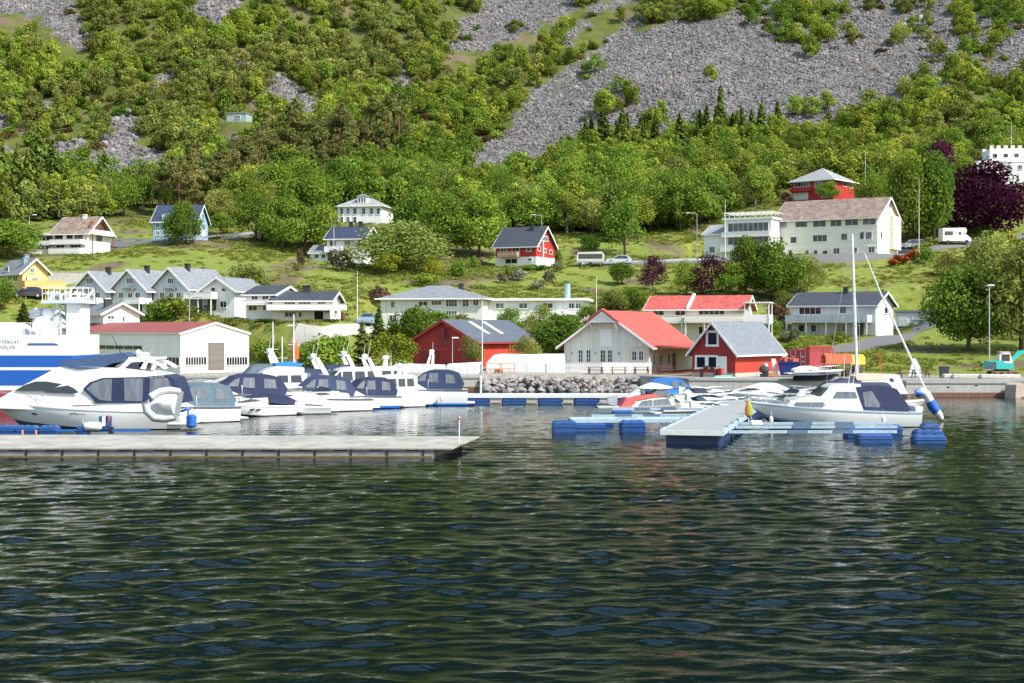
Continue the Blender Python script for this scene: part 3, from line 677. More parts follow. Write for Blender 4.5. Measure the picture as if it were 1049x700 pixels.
def build_houses():
    g = HOUSES
    # ---- boat hall
    h = g['hall'].begin(HALLW, R_REDM, ov=0.12, go=0.08, th_r=0.12, trim=mat('hall_trim', (0.62, 0.6, 0.52), 0.5))
    h.door('f', 214, 352, 229, 379, SHUTTER, 'roller_shutter', False)
    DK = glass_mat('hall_glass', (0.012, 0.014, 0.02), (0.10, 0.09, 0.06))
    h.win('f', 190, 366, 211, 374, 8, 1, fw=0.07, gm=DK); h.win('f', 232, 366, 253, 374, 8, 1, fw=0.07, gm=DK)
    h.win('l', 152, 366, 184, 374, 9, 1, fw=0.07, gm=DK); h.win('l', 100, 354, 146, 358, 5, 1, fw=0.06, gm=DK)
    # ---- barn
    h = g['barn'].begin(REDB, R_BARN, ov=0.5, go=0.5, trim=REDB)
    q = MB(); h.fbox(q, 'r', 0.03, h.D, -2, h.he - 0.35, 0.004, 0.03); q.build('sunlit_side', REDO, h.e)  # thin sheet colours the right wall brighter, as if sunlit
    for fd in (0.30, 0.52):
        s1 = h.hr / (h.L * 0.5); b = MB(); y = h.D * fd
        x0, x1 = h.L * 0.56, h.L * 0.86
        zf = lambda x: h.he + h.hr - (x - h.L / 2) * s1 + 0.21
        b.add([(x0, y, zf(x0)), (x1, y, zf(x1)), (x1, y + 0.9, zf(x1)), (x0, y + 0.9, zf(x0)), (x0, y, zf(x0) + .05), (x1, y, zf(x1) + .05), (x1, y + 0.9, zf(x1) + .05), (x0, y + 0.9, zf(x0) + .05)],
              [(0, 3, 2, 1), (4, 5, 6, 7), (0, 1, 5, 4), (1, 2, 6, 5), (2, 3, 7, 6), (3, 0, 4, 7)]); b.build('skylight', mat('skylight_plastic', (0.55, 0.54, 0.46), 0.4), h.roofo)
    h.panel('sliding_door', mat('barn_door', (0.22, 0.015, 0.02), 0.6), 'f', 431, 360, 449, 375, 0.004, 0.07)
    h.panel('sliding_door', mat('barn_door2', (0.30, 0.02, 0.022), 0.6), 'f', 451, 360, 470, 375, 0.004, 0.07)
    h.panel('door_rail', REDO, 'f', 426, 358, 486, 359.3, 0.004, 0.12)
    h.panel('loft_hatch', mat('barn_door', (0.3, 0.02, 0.02)), 'f', 450, 341, 462, 355, 0.004, 0.05)
    h.panel('hoist_beam', TIMBERR, 'f', 455.4, 337, 456.8, 347, 0.004, 0.5)
    # ---- cafe
    h = g['cafe'].begin(OFFW, R_RED, ov=0.7, go=0.6)
    L, D = h.L, h.D
    WM = mat('window_white', (0.75, 0.75, 0.73), 0.5, var=0.03)
    for a, b2 in ((593, 597), (601, 605), (615.5, 620), (623, 627)): h.win('f', a, 359, b2, 371, 2, 3, fm=WM, fw=0.05, gm=TOPGLASS)
    h.panel('shutter_board', WM, 'f', 615, 337, 627, 355, 0.003, 0.06)
    fl = h.win('f', 648, 360, 652, 369, 2, 2, fm=WM, gm=TOPGLASS, off=.03); h.win('f', 655, 360, 659, 369, 2, 2, fm=WM, gm=TOPGLASS, off=.03)
    for px in (586, 610, 634): h.panel('wall_lamp', mat('lamp_glass', (0.3, 0.3, 0.28), 0.3), 'f', px - 0.7, 361, px + 0.7, 363, 0.003, 0.18)
    # hood over the loft hatch
    b = MB(); zc = h.he + h.hr; xm = L / 2; wv = 1.75; sl = h.hr / (L / 2)
    b.prism([(xm - wv, zc - wv * sl + 0.2), (xm, zc + 0.2), (xm + wv, zc - wv * sl + 0.2), (xm + wv, zc - wv * sl + 0.38), (xm, zc + 0.42), (xm - wv, zc - wv * sl + 0.38)], 'y', -1.5, -0.68); b.build('loft_hood', R_RED, h.roofo)
    b = MB(); b.prism([(xm - wv + .1, zc - wv * sl + 0.12), (xm, zc + 0.12), (xm + wv - .1, zc - wv * sl + 0.12)], 'y', -1.35, -1.25)
    for sx in (-1.4, 1.4): b.tube([(xm + sx, -0.02, zc - wv * sl - 0.9), (xm + sx, -1.3, zc - wv * sl + 0.1)], 0.07, 6)
    b.build('hood_gable', WOODW, h.e)
    # porch corner: recessed warm wall behind, then the veranda along the right side
    h.panel('porch_wall', mat('porch_warm_paint', (0.62, 0.50, 0.38), 0.7), 'f', 645, 355, 664, 372, 0.003, 0.03).location = (0, 0, 0)
    ve = MB(); vw = 5.4
    ve.prism([(L + 0.62, h.he - 0.25), (L + vw, h.he - 0.55), (L + vw, h.he - 0.38), (L + 0.62, h.he - 0.06)], 'y', 0.2, D - 0.2)
    ve.build('veranda_roof', R_RED, h.roofo)
    fl = MB().box(L + 0.01, L + vw, 0.3, D - 0.4, 0.02, 0.22).build('veranda_floor', TIMBER, h.e)
    for fy in (0.6, 3.6, 6.6, 9.6): MB().box(L + vw - 0.3, L + vw - 0.1, fy, fy + 0.2, 0.222, h.he - 0.52).build('veranda_post', mat('golden_timber', (0.45, 0.25, 0.07), 0.6), h.e)
    rl = MB()
    for zz in (0.55, 0.95): rl.box(L + vw - 0.22, L + vw - 0.14, 0.8, D - 0.6, zz, zz + 0.1)
    rl.build('veranda_rail', mat('golden_timber', (0.45, 0.25, 0.07)), h.e)
    for a in (1.0, 3.2, 6.2): h.winm('r', a, a + 1.0, 1.0, 2.1, 2, 2)
    d = MB(); h.fbox(d, 'r', 8.2, 9.2, 0.24, 2.2, 0.003, 0.07); d.build('door', mat('dark_door_and_shade', (0.03, 0.03, 0.035), 0.4), h.e)
    # ---- boathouse
    h = g['boathouse'].begin(REDB, R_BOAT, ov=0.45, go=0.4, base=STONEB, based=0.35)
    q = MB(); h.fbox(q, 'r', 0.03, h.D, 0.36, h.he - 0.4, 0.004, 0.03); q.build('sunlit_side', REDO, h.e)  # right wall overlaid with the brighter red, sun painted in
    h.panel('corner_board', RED2, 'f', 752.2, 361, 753.4, 384, 0.004, 0.06)
    h.win('f', 725.5, 341, 734.5, 353, 1, 1, fw=0.22, gm=TOPGLASS, name='loft_window')
    h.win('f', 714, 366, 722.5, 376.5, 1, 1, fw=0.2, gm=TOPGLASS); h.win('f', 726, 366, 734, 376.5, 1, 1, fw=0.2, gm=TOPGLASS)
    h.door('f', 736.5, 366, 744, 386, WHITE)
    # ---- white house on the right
    h = g['white_r'].begin(GREYW, R_DARK, ov=0.6, go=0.5)
    h.chimney(0.55, 0.45, 0.9)
    h.win('f', 819, 315.5, 841, 322, 4, 1); h.win('f', 860.5, 314, 867, 321, 1, 1); h.win('r', 906, 315, 909, 321)
    h.win('f', 818, 333, 824, 340, 1, 1); h.win('f', 831, 333, 836, 340, 1, 1); h.win('f', 857, 332, 866, 341, 2, 1)
    h.door('f', 839, 331, 844, 345, GREYW); h.door('f', 878, 329, 884, 344, mat('dark_door_and_shade', (0.03, 0.03, 0.035)))
    h.balcony('f', 809.5, 893, 323, 329.5, 2.0, GREYW, posts=5, pm=WHITE)
    # ---- garages
    h = g['garage'].begin(WBOARD, mat('felt_roof', (0.20, 0.20, 0.20), 0.8), ov=0.2)
    for a, b2 in ((920, 930), (934, 946), (950, 964)): h.panel('garage_door', GARAGE, 'f', a, 323.5, b2, 335, 0.003, 0.06)
    # ---- red roofed terrace
    h = g['rows'].begin(CREAM, R_RED, ov=0.7, go=0.5)
    zz = [(-0.75, h.he - 0.75 * h.hr / (h.D / 2) + 0.2), (h.D / 2, h.he + h.hr + 0.22), (h.D / 2, h.he + h.hr + 0.45), (-0.75, h.he - 0.75 * h.hr / (h.D / 2) + 0.45)]
    b = MB().prism(zz, 'x', h.fx('f', 704), h.fx('f', 704) + 0.35); b.build('party_wall_cap', WHITE, h.roofo)
    h.win('f', 669, 317, 680, 323, 2, 1); h.win('f', 692, 316, 702, 323, 2, 1, gm=glass_mat('maroon_glass', (0.03, 0.01, 0.015), (0.12, 0.04, 0.05)))
    h.win('f', 716, 316, 742, 322.5, 5, 1)
    h.balcony('f', 704, 764, 323, 329.5, 2.2, CREAM, posts=4)
    h.balcony('f', 662, 702, 324, 330, 1.8, CREAM, posts=3)
    h.win('f', 716, 335, 724, 342, 2, 1); h.win('f', 735, 335, 746, 342, 2, 1)
    p = MB(); a0 = h.L + 0.3; a1 = h.L + 3.3; zb = h.fz('f', h.L, 331); zt = h.fz('f', h.L, 311)
    for x in (a0, a1 - 0.12):
        for y in (-2.0, 1.4): p.box(x, x + 0.12, y, y + 0.12, -1, zt)
    p.box(a0 - 0.1, a1 + 0.1, -2.15, 1.65, zt + 0.002, zt + 0.14); p.box(a0, a1, -2.0, 1.5, zb - 0.15, zb)
    p.box(a0, a1, -2.06, -2.003, zb + 0.002, zb + 1.0); p.box(a1 + 0.002, a1 + 0.06, -2.0, 1.5, zb + 0.002, zb + 1.0)
    p.build('pergola_balcony', WHITE, h.e)
    # ---- big guesthouse
    h = g['big'].begin(CREAM, R_BROWN, ov=0.55, go=0.5)
    GB = glass_mat('guest_glass', (0.03, 0.04, 0.055), (0.24, 0.26, 0.28))
    for lst, y0, y1, nx in (([(795.5, 806)], 227.5, 233.5, 2), ([(815, 827)], 227.3, 232.8, 1), ([(833, 846)], 226.3, 232.4, 2), ([(851, 862)], 225.5, 231.8, 2), ([(866, 879)], 224.5, 231, 2), ([(884, 897)], 223.5, 230.2, 2),
                            ([(796, 802), (810, 816)], 243, 249, 1), ([(833, 847)], 241, 247.5, 3), ([(862, 868)], 239.6, 246, 1), ([(881, 885)], 238, 245, 1), ([(887, 893)], 238, 245, 1)):
        for a, b2 in lst: h.win('f', a, y0, b2, y1, nx, 1, gm=GB)
    for a in (799, 808, 825, 834): h.win('f', a, 256.5, a + 3.4, 262, 1, 1, gm=GB)
    h.door('f', 843.5, 257.5, 847, 264, mat('dark_door_and_shade', (0.03, 0.03, 0.035)))
    for a in (854, 872, 890): h.win('f', a, 254.5 - (a - 854) * 0.04, a + 6, 260 - (a - 854) * 0.04, 2, 1, gm=GB)
    h.panel('storey_band', WHITE, 'f', 794, 253.2, 899, 254.2, 0.003, 0.06)
    for px, y0, y1 in ((907.2, 209.5, 213.5), (910.5, 209, 213)): h.win('r', px, y0, px + 1.6, y1, 1, 1, gm=GB)
    h.win('r', 902, 238, 903.5, 244, gm=GB); h.win('r', 913, 225, 916, 231, gm=GB); h.win('r', 913, 242, 915.5, 247, gm=GB)
    h.panel('bay', CREAM, 'r', 911, 222, 919, 256, 0.004, 0.7)
    h.panel('storey_band', WHITE, 'f', 848, 222, 849, 253, 0.003, 0.06)
    # ---- glazed wing
    h = g['wing'].begin(WBOARD, WHITE, ov=0.3)
    h.win('f', 746, 228.5, 787, 237, 8, 1, gm=GB, fw=0.1); h.win('f', 746, 243, 787, 250.5, 8, 1, gm=GB, fw=0.1)
    h.balcony('f', 741, 790, 238, 242, 1.0, WHITE); h.balcony('f', 740, 790, 251.5, 257, 1.2, WHITE)
    h.win('f', 748, 260, 753, 266, 2, 1, gm=GB)
    b = MB(); n = 9
    for i in range(n + 1):
        x = h.L * i / n - 0.05; b.box(x, x + 0.08, 0.1, h.D, h.he + 1.25, h.he + 1.34); b.box(x, x + 0.08, 0.0, 0.08, h.he + 0.33, h.he + 1.24)
    b.box(-0.1, h.L + 0.1, -0.12, -0.02, h.he + 1.2, h.he + 1.34); b.box(-0.1, h.L + 0.1, -0.12, -0.02, h.he + 0.75, h.he + 0.82); b.build('rooftop_frame', WHITE, h.e)
    h = g['wing2'].begin(WBOARD, R_LGREY, ov=0.3, go=0.3)
    h.win('f', 727, 253, 732, 259, 2, 1, gm=GB); h.win('f', 739, 253, 742, 259, 1, 1, gm=GB); h.win('f', 739, 264, 742, 267, 1, 1, gm=GB)
    # ---- red house on the slope
    h = g['redhill'].begin(RED2, R_DARK, ov=0.5, go=0.5)
    zs = h.fz('f', h.L, 263)
    MB().box(-0.05, h.L + 0.05, -0.05, h.D + 0.05, -3.8, zs).build('ground_floor', RENDER, h.e)
    h.win('f', 513, 253.5, 519, 258, 2, 1); h.win('f', 525, 253.5, 532, 258, 2, 1); h.win('f', 539.5, 252.5, 544, 257.5, 1, 1)
    h.balcony('f', 513, 533, 258.5, 262.5, 1.3, mat('tan_boards', (0.45, 0.30, 0.20), 0.6))
    h.win('f', 518, 265.5, 530, 270, 2, 1, off=0.05); h.win('f', 541, 265, 545, 267, 1, 1, off=0.05)
    for a, y in ((551, 253), (557, 255), (563, 256.5)): h.win('r', a, y, a + 2.2, y + 4, 1, 1)
    h.win('r', 555, 242.5, 561, 247, 3, 1); h.chimney(0.72, 0.4, 0.9)
    h.panel('downpipe', WHITE, 'r', 555.6, 247, 556.4, 270, 0.06, 0.14)
    # ---- white house with side building
    h = g['white_m'].begin(WBOARD, R_BLUEBLK, ov=0.5, go=0.5)
    for a in (338, 353, 367): h.win('f', a, 247, a + 6, 252, 2, 1)
    h.balcony('f', 335, 352, 253, 258, 1.5, WBOARD); h.win('f', 340, 262, 348, 268, 2, 1); h.chimney(0.45, 0.5, 0.9); h.chimney(0.72, 0.5, 0.9)
    h.win('r', 379, 250, 382, 256); h.win('r', 378, 241, 381, 245)
    h = g['white_mw'].begin(WBOARD, R_GREY, ov=0.35, go=0.3); h.win('f', 322.5, 261, 326.5, 264.5, 1, 1); h.win('f', 329.5, 261, 333.5, 264.5, 1, 1)
    # ---- manor
    h = g['manor'].begin(WBOARD, R_LGREY, ov=0.5)
    for a in (348.5, 355, 362, 371, 379, 386): h.win('f', a, 213.5, a + 3.2, 219.5, 1, 2, gm=GB)
    for a in (348.5, 355, 362): h.win('f', a, 222.5, a + 3.2, 228.5, 1, 2, gm=GB)
    x0 = h.fx('f', 365); x1 = h.fx('f', 375); zz = h.he + 0.5
    b = MB().box(x0, x1, 0.8, 4, zz - 0.3, zz + 1.5); dm = b.build('dormer', WBOARD, h.e)
    MB().prism([(x0 - .3, zz + 1.51), (x1 + .3, zz + 1.51), ((x0 + x1) / 2, zz + 2.1)], 'y', 0.6, 4.4).build('dormer_roof', R_LGREY, dm)
    for i in range(3): h.winm('f', x0 + 0.25 + i * 0.55, x0 + 0.62 + i * 0.55, zz + 0.35, zz + 1.2, 1, 1, name='dormer_window', off=-0.8, fw=0.06)
    # ---- hipped bungalow
    h = g['bung'].begin(OFFW, R_GREY, ov=0.6)
    GBW = glass_mat('greenish_glass', (0.03, 0.05, 0.05), (0.30, 0.36, 0.34))
    h.win('f', 400.5, 309, 404.5, 315, 1, 1, gm=GBW); h.win('f', 429, 309, 438, 313, 2, 1); h.win('f', 442, 308.5, 452, 312.5, 3, 1)
    h.win('f', 457, 307, 468, 314, 4, 2); h.win('f', 474, 307, 480, 314, 2, 2); h.win('f', 457, 319, 468, 326, 4, 2, gm=GBW); h.win('f', 442, 320, 452, 326, 3, 1, gm=GBW)
    h.win('f', 399, 323, 406, 330, 2, 1, gm=GBW); h.win('f', 485, 307, 490, 313, 2, 1); h.chimney(0.72, 0.5, 0.9)
    # ---- flat-roofed bungalow
    h = g['flat'].begin(WBOARD, WHITE, ov=0.5)
    for a, b2 in ((508, 516), (532, 540), (556, 566), (583, 588), (590, 595)): h.win('f', a, 311, b2, 316, 2, 1, gm=GBW)
    h.balcony('f', 570, 600, 318, 322, 1.2, WHITE, rail=True, posts=3); h.win('f', 577, 326, 588, 329.5, 2, 1)
    h.panel('lower_wall', RENDER, 'f', 499, 323, 598, 332, 0.004, 0.05)
    x = h.fx('f', 579); MB().tube([(x, 3, h.he), (x, 3, h.he + 2.3)], 0.42, 14).build('steel_chimney', mat('blue_grey_steel', (0.35, 0.48, 0.58), 0.35, metal=0.5), h.roofo, smooth=True)
    # ---- grey terrace
    for i in range(3):
        h = g['ter%d' % i].begin(GREYW, R_GREY, ov=0.55, go=0.5)
        pm = [92, 133, 175][i]
        h.win('f', pm - 3, 285.5, pm + 3.2, 290.5, 3, 1)
        for k_ in range(2): h.win('f', pm - 11 + k_ * 17, 300, pm - 6.5 + k_ * 17, 305.5, 2, 1)
        h.win('f', pm - 1.5, 300.5, pm + 3, 307, 2, 1)
        cb = h.panel('canopy', R_GREY, 'f', pm - 4, 295.5, pm + 6, 297, 0.003, 0.8)
        h.balcony('f', pm + 1, pm + 17 - (i == 0) * 2, 305.5, 310.5, 1.5, WHITE, posts=2)
        h.door('f', pm + 8, 311.5, pm + 12, 320, mat('dark_door_and_shade', (0.03, 0.03, 0.035))); h.win('f', pm - 8, 311.5, pm - 1, 317, 2, 1)
        h.winm('r', 1.0, 2.2, h.he - 1.6, h.he - 0.5, 2, 1); h.chimney(0.55, 0.35, 0.9)
    h = g['terend'].begin(WBOARD, R_GREY, ov=0.5, go=0.5)
    h.win('f', 216.5, 295, 220.5, 298.5, 1, 1); h.win('f', 227.5, 295.5, 231, 298.5, 1, 1); h.win('f', 226, 309, 232, 315, 2, 1)
    h.balcony('f', 196, 224, 300, 305.5, 1.8, WHITE, posts=3); h.door('f', 214, 307, 221, 318, mat('dark_door_and_shade', (0.03, 0.03, 0.035)))
    # ---- small white house
    h = g['small'].begin(WBOARD, R_GREY, ov=0.4, go=0.4)
    h.win('f', 110.5, 324, 116.5, 326.8, 2, 1); h.win('f', 125.5, 324.5, 127.5, 330, 1, 1); h.win('l', 95, 324, 101, 329, 2, 1); h.win('l', 88, 324, 92, 329, 1, 1); h.chimney(0.3, 0.3, 0.9, sz=(0.9, 0.7))
    # ---- yellow house
    h = g['yellow'].begin(YELB, R_GREY, ov=0.5, go=0.45)
    h.win('f', 31, 275, 34.5, 279, 2, 1); h.win('f', 33, 285, 38.5, 289, 3, 1); h.win('f', 26, 284, 28, 289, 1, 1)
    for a in (2, 8, 14): h.win('l', a, 283, a + 4.5, 288, 2, 1)
    h.win('l', 5, 274, 9, 278, 2, 1); h.win('l', 16, 297, 19, 302); h.win('l', 6, 297, 10, 302)
    h.balcony('f', 18, 60, 288.5, 295.5, 2.6, ORAB, posts=3); h.panel('carport_shade', mat('dark_door_and_shade', (0.03, 0.03, 0.035)), 'f', 34, 296.5, 46, 304, 0.004, 0.04)  # flat dark sheet on the wall painted as the shade in the carport
    h.chimney(0.3, 0.2, 0.9, mat('steel_blue_cap', (0.2, 0.27, 0.33), 0.4)); h.chimney(0.55, 0.4, 0.9, mat('steel_blue_cap', (0.2, 0.27, 0.33), 0.4))
    # ---- chalet
    h = g['brown'].begin(RENDER, R_BROWN, ov=0.6, go=0.7)
    h.balcony('f', 56, 88, 246, 250, 1.6, WHITE, posts=4, pm=BROWNW); h.panel('gable_boards', BROWNW, 'r', 91.5, 228, 111, 236.5, 0.004, 0.06)
    h.balcony('f', 56, 88, 255, 260, 1.9, WHITE)
    h.win('f', 57, 240.5, 64, 245.5, 2, 1, fm=BROWNW); h.win('f', 69, 240.5, 74, 244.5, 1, 1, fm=BROWNW); h.win('f', 77, 240.5, 84, 244.5, 2, 1, fm=BROWNW); h.win('f', 58, 251, 66, 254.5, 2, 1); h.win('f', 73, 250, 83, 254.5, 3, 1)
    h.balcony('r', 90, 112, 236.8, 240.5, 0.9, WHITE, posts=2, pm=BROWNW); h.win('r', 99, 241.5, 104, 246.5, 2, 1, fm=BROWNW); h.win('r', 98, 233, 104, 236, 2, 1, off=0.06, fm=BROWNW); h.win('r', 93, 232, 96, 236, 1, 1, off=0.06, fm=BROWNW); h.chimney(0.6, 0.45, 0.7, WHITE)
    h = g['brownw'].begin(RENDER, WHITE, ov=0.4)
    h.win('f', 39, 242.5, 46, 246, 3, 1, fm=BROWNW); h.win('f', 48, 242.5, 53, 246, 2, 1, fm=BROWNW); h.win('f', 39, 252, 45, 255.5, 3, 1); h.win('f', 47, 252, 53, 255.5, 2, 1)
    h.balcony('f', 36, 59, 247.3, 250.5, 1.2, WHITE); h.balcony('f', 35, 60, 257, 261, 1.6, WHITE)
    # ---- blue house
    h = g['blue'].begin(BLUEB, R_BLUEBLK, ov=0.45, go=0.4)
    for a in (160, 166, 172, 188, 195): h.win('f', a, 229.5, a + 3.2, 233, 2, 1)
    for a in (160, 168, 190): h.win('f', a, 237, a + 3.4, 241.5, 2, 1)
    h.win('r', 204, 225, 206.5, 229); h.door('r', 207, 236, 210, 243, WHITE); h.win('r', 202.5, 234, 205, 239)
    h.panel('dormer', BLUEB, 'f', 166, 219, 174, 225, -1.5, 0.1, h.roofo)
    # ---- two white houses by the lawn
    h = g['wl1'].begin(RENDER, R_DARK, ov=0.5, go=0.4)
    h.win('f', 255, 313.5, 263, 318, 2, 1); h.win('f', 269.5, 313.5, 276, 318, 2, 1); h.win('f', 258, 299.5 + 4, 264, 307, 2, 1); h.win('f', 269, 303.5, 275, 307, 2, 1); h.balcony('f', 252, 279, 308, 311.5, 1.3, WHITE)
    h = g['wl2'].begin(RENDER, R_DARK, ov=0.6, go=0.5)
    h.win('f', 291.5, 306 + 2.5, 302, 312, 3, 1, fw=0.06); h.win('f', 306.5, 308.5, 318, 312, 3, 1, fw=0.06); h.win('f', 326, 308.5, 333, 311.5, 3, 1, fw=0.06)
    h.balcony('f', 277, 355, 312.5, 316.8, 2.2, RENDER)
    h.win('f', 292, 320, 303, 324.5, 3, 1); h.win('f', 306, 320, 309, 325, 1, 1); h.panel('garage_opening_shade', mat('interior_shade', (0.008, 0.008, 0.01), 0.9), 'f', 322, 319, 331, 328, 0.003, 0.02)  # near-black flat sheet stands in for the unlit inside of the garage
    h.chimney(0.5, 0.45, 0.9, sz=(0.9, 0.6)); h.win('r', 342, 318.5, 345, 322); h.win('f', 333, 318.5, 337, 320.5, 3, 1)
    # ---- red villa
    h = g['redtop'].begin(RED2, R_LGREY, ov=0.7)
    h.win('f', 814.5, 187, 829, 191.5, 5, 1); h.win('f', 835, 186, 842, 191.5, 2, 1); h.panel('garage_door', GARAGE, 'f', 812, 197.5, 828, 205, 0.004, 0.07)
    h.balcony('f', 811, 832, 193.5, 196, 0.9, RED2); h.win('r', 864, 187, 867, 191); h.win('r', 870, 187, 873, 192.5, 2, 1); h.win('f', 842, 197, 850, 202, 2, 1)
    # ---- battlemented villa
    h = g['castle'].begin(RENDER, WHITE, ov=0.1)
    b = MB(); x0 = h.fx('f', 1016); zt = Z_at(151, 305) - h.z
    b.box(x0, h.L + 2, 1.5, 8, h.he + 0.33, zt); n = 9
    for i in range(n):
        x = x0 + (h.L + 2 - x0) * i / n; b.box(x, x + 0.75, 1.48, 2.0, zt + 0.002, zt + 0.65); b.box(x, x + 0.75, 7.4, 8.02, zt + 0.002, zt + 0.65)
    b.build('tower', RENDER, h.e)
    for a in (1019, 1030, 1041): h.winm('f', h.fx('f', a), h.fx('f', a + 4.5), h.fz('f', 0, 161), h.fz('f', 0, 157), 1, 1, off=-1.5)
    for a in (1003, 1011, 1018, 1025, 1032, 1043): h.win('f', a, 169.5, a + 4, 173.5, 2, 1, gm=GB)
    h.balcony('f', 1000, 1018, 174, 178, 1.2, RENDER)
    h = g['leftsm'].begin(GREYW, R_GREY, ov=0.3, go=0.3); h.win('f', 30, 327, 33, 332, 1, 1); h.win('f', 38, 327, 42, 332, 2, 1)
    h = g['hut'].begin(cladding('pale_green_boards', (0.34, 0.46, 0.40), False, 0.25), mat('felt_roof', (0.2, 0.2, 0.2)), ov=0.2); h.win('f', 240, 118.5, 246, 122, 2, 1)
# ------------------------------------------------------------------ vegetation
L_BIRCH = leaf_mat('birch_leaves', [(0.108, 0.160, 0.024), (0.224, 0.290, 0.040), (0.363, 0.394, 0.058)], hue=0.018)
L_BROAD = leaf_mat('broad_leaves', [(0.071, 0.122, 0.021), (0.153, 0.234, 0.032), (0.259, 0.335, 0.044)], hue=0.015)
L_OLIVE = leaf_mat('olive_leaves', [(0.101, 0.121, 0.028), (0.220, 0.252, 0.057), (0.342, 0.363, 0.095)], hue=0.02)
L_SPRUCE = leaf_mat('spruce_needles', [(0.042, 0.070, 0.019), (0.104, 0.148, 0.030), (0.193, 0.231, 0.042)], trans=0.15, hue=0.012)
L_PINE = leaf_mat('pine_needles', [(0.064, 0.087, 0.026), (0.150, 0.163, 0.045), (0.249, 0.226, 0.072)], trans=0.15, hue=0.02)
L_PURPLE = leaf_mat('copper_beech_leaves', [(0.029, 0.007, 0.018), (0.065, 0.015, 0.036), (0.122, 0.026, 0.061)], trans=0.3, hue=0.01)
L_BUSH = leaf_mat('bush_leaves', [(0.079, 0.137, 0.020), (0.157, 0.239, 0.033), (0.261, 0.325, 0.050)], hue=0.025)
L_YELLOW = leaf_mat('yellow_green_leaves', [(0.115, 0.149, 0.017), (0.218, 0.241, 0.025), (0.322, 0.322, 0.034)], hue=0.015)
L_BLOSSOM = leaf_mat('blossom_and_leaves', [(0.07, 0.10, 0.03), (0.20, 0.20, 0.12), (0.45, 0.42, 0.36)], hue=0.02)
L_REDDISH = leaf_mat('reddish_leaves', [(0.078, 0.052, 0.026), (0.156, 0.104, 0.058), (0.234, 0.130, 0.091)], hue=0.02)
L_ORANGE = leaf_mat('orange_flowers', [(0.08, 0.10, 0.02), (0.40, 0.09, 0.03), (0.55, 0.13, 0.05)], hue=0.01)
L_HEATH = leaf_mat('heath_leaves', [(0.070, 0.049, 0.021), (0.133, 0.105, 0.035), (0.182, 0.168, 0.049)], hue=0.02)

def quads_mesh(name, cen, nrm, size, m, rng, asp=1.0, along=None):
    n = len(cen)
    nrm = nrm / (np.linalg.norm(nrm, axis=1, keepdims=True) + 1e-9)
    if along is None: ref = rng.randn(n, 3)
    else: ref = along
    a = np.cross(nrm, ref); a /= (np.linalg.norm(a, axis=1, keepdims=True) + 1e-9); b = np.cross(nrm, a)
    sz = (size * (0.65 + 0.7 * rng.rand(n)))[:, None]
    # five-cornered leaf clumps, slightly cupped
    ang = np.array([0, 1.3, 2.5, 3.8, 5.0]); V = []
    for k, t in enumerate(ang):
        rr = (0.75 + 0.5 * rng.rand(n))[:, None]
        V.append(cen + sz * rr * (a * math.cos(t) * asp + b * math.sin(t)) - nrm * sz * 0.12 * (k % 2))
    V = np.stack(V, 1).reshape(-1, 3)
    me = bpy.data.meshes.new(name); me.vertices.add(n * 5); me.vertices.foreach_set('co', V.astype(np.float32).ravel())
    me.loops.add(n * 5); me.loops.foreach_set('vertex_index', np.arange(n * 5, dtype=np.int32))
    me.polygons.add(n); me.polygons.foreach_set('loop_start', np.arange(0, n * 5, 5, dtype=np.int32))
    at = me.attributes.new('rnd', 'FLOAT', 'FACE')
    return me, at, m

def crown(name, H, W, nl, ls, m, seed, z0=0.15, blobs=12, flat=1.0, spread=0.92, top=0.0, droop=0.0):
    """broadleaf crown: irregular bunches of leaf clumps round the limbs"""
    rng = np.random.RandomState(seed)
    C_ = []; Rr = []
    for i in range(blobs):
        t = rng.rand(); zz = z0 + (1 - z0) * (0.16 + 0.72 * t)
        env = math.sin(math.pi * min(0.97, max(0.08, (zz - z0) / (1 - z0)) ** (0.75 + top)))
        ang = rng.rand() * 6.283 + i * 2.4; r = W / 2 * env * spread * (0.35 + 0.65 * math.sqrt(rng.rand()))
        C_.append((r * math.cos(ang), r * math.sin(ang), zz * H)); Rr.append(W * (0.10 + 0.20 * rng.rand() ** 1.3) * (0.6 + 0.5 * env))
    C_.append((0, 0, (z0 + (1 - z0) * 0.55) * H)); Rr.append(W * 0.3)
    C_ = np.array(C_); Rr = np.array(Rr)
    w_ = Rr ** 2; idx = rng.choice(len(Rr), nl, p=w_ / w_.sum())
    d = rng.randn(nl, 3); d /= np.linalg.norm(d, axis=1, keepdims=True); d[:, 2] *= 0.85 * flat
    rad = Rr[idx] * (0.45 + 0.6 * rng.rand(nl) ** 0.6)
    cen = C_[idx] + d * rad[:, None]
    cen[:, 2] = np.maximum(cen[:, 2], z0 * H * 0.6)
    nrm = d * 0.75 + rng.randn(nl, 3) * 0.55 + np.array([0, 0, 0.25])
    me, at, m = quads_mesh(name, cen, nrm, ls, m, rng)
    tone = rng.rand(len(Rr))[idx] * 0.55 + rng.rand(nl) * 0.45
    at.data.foreach_set('value', tone.astype(np.float32)); me.materials.append(m); me.update(calc_edges=True)
    return me, C_
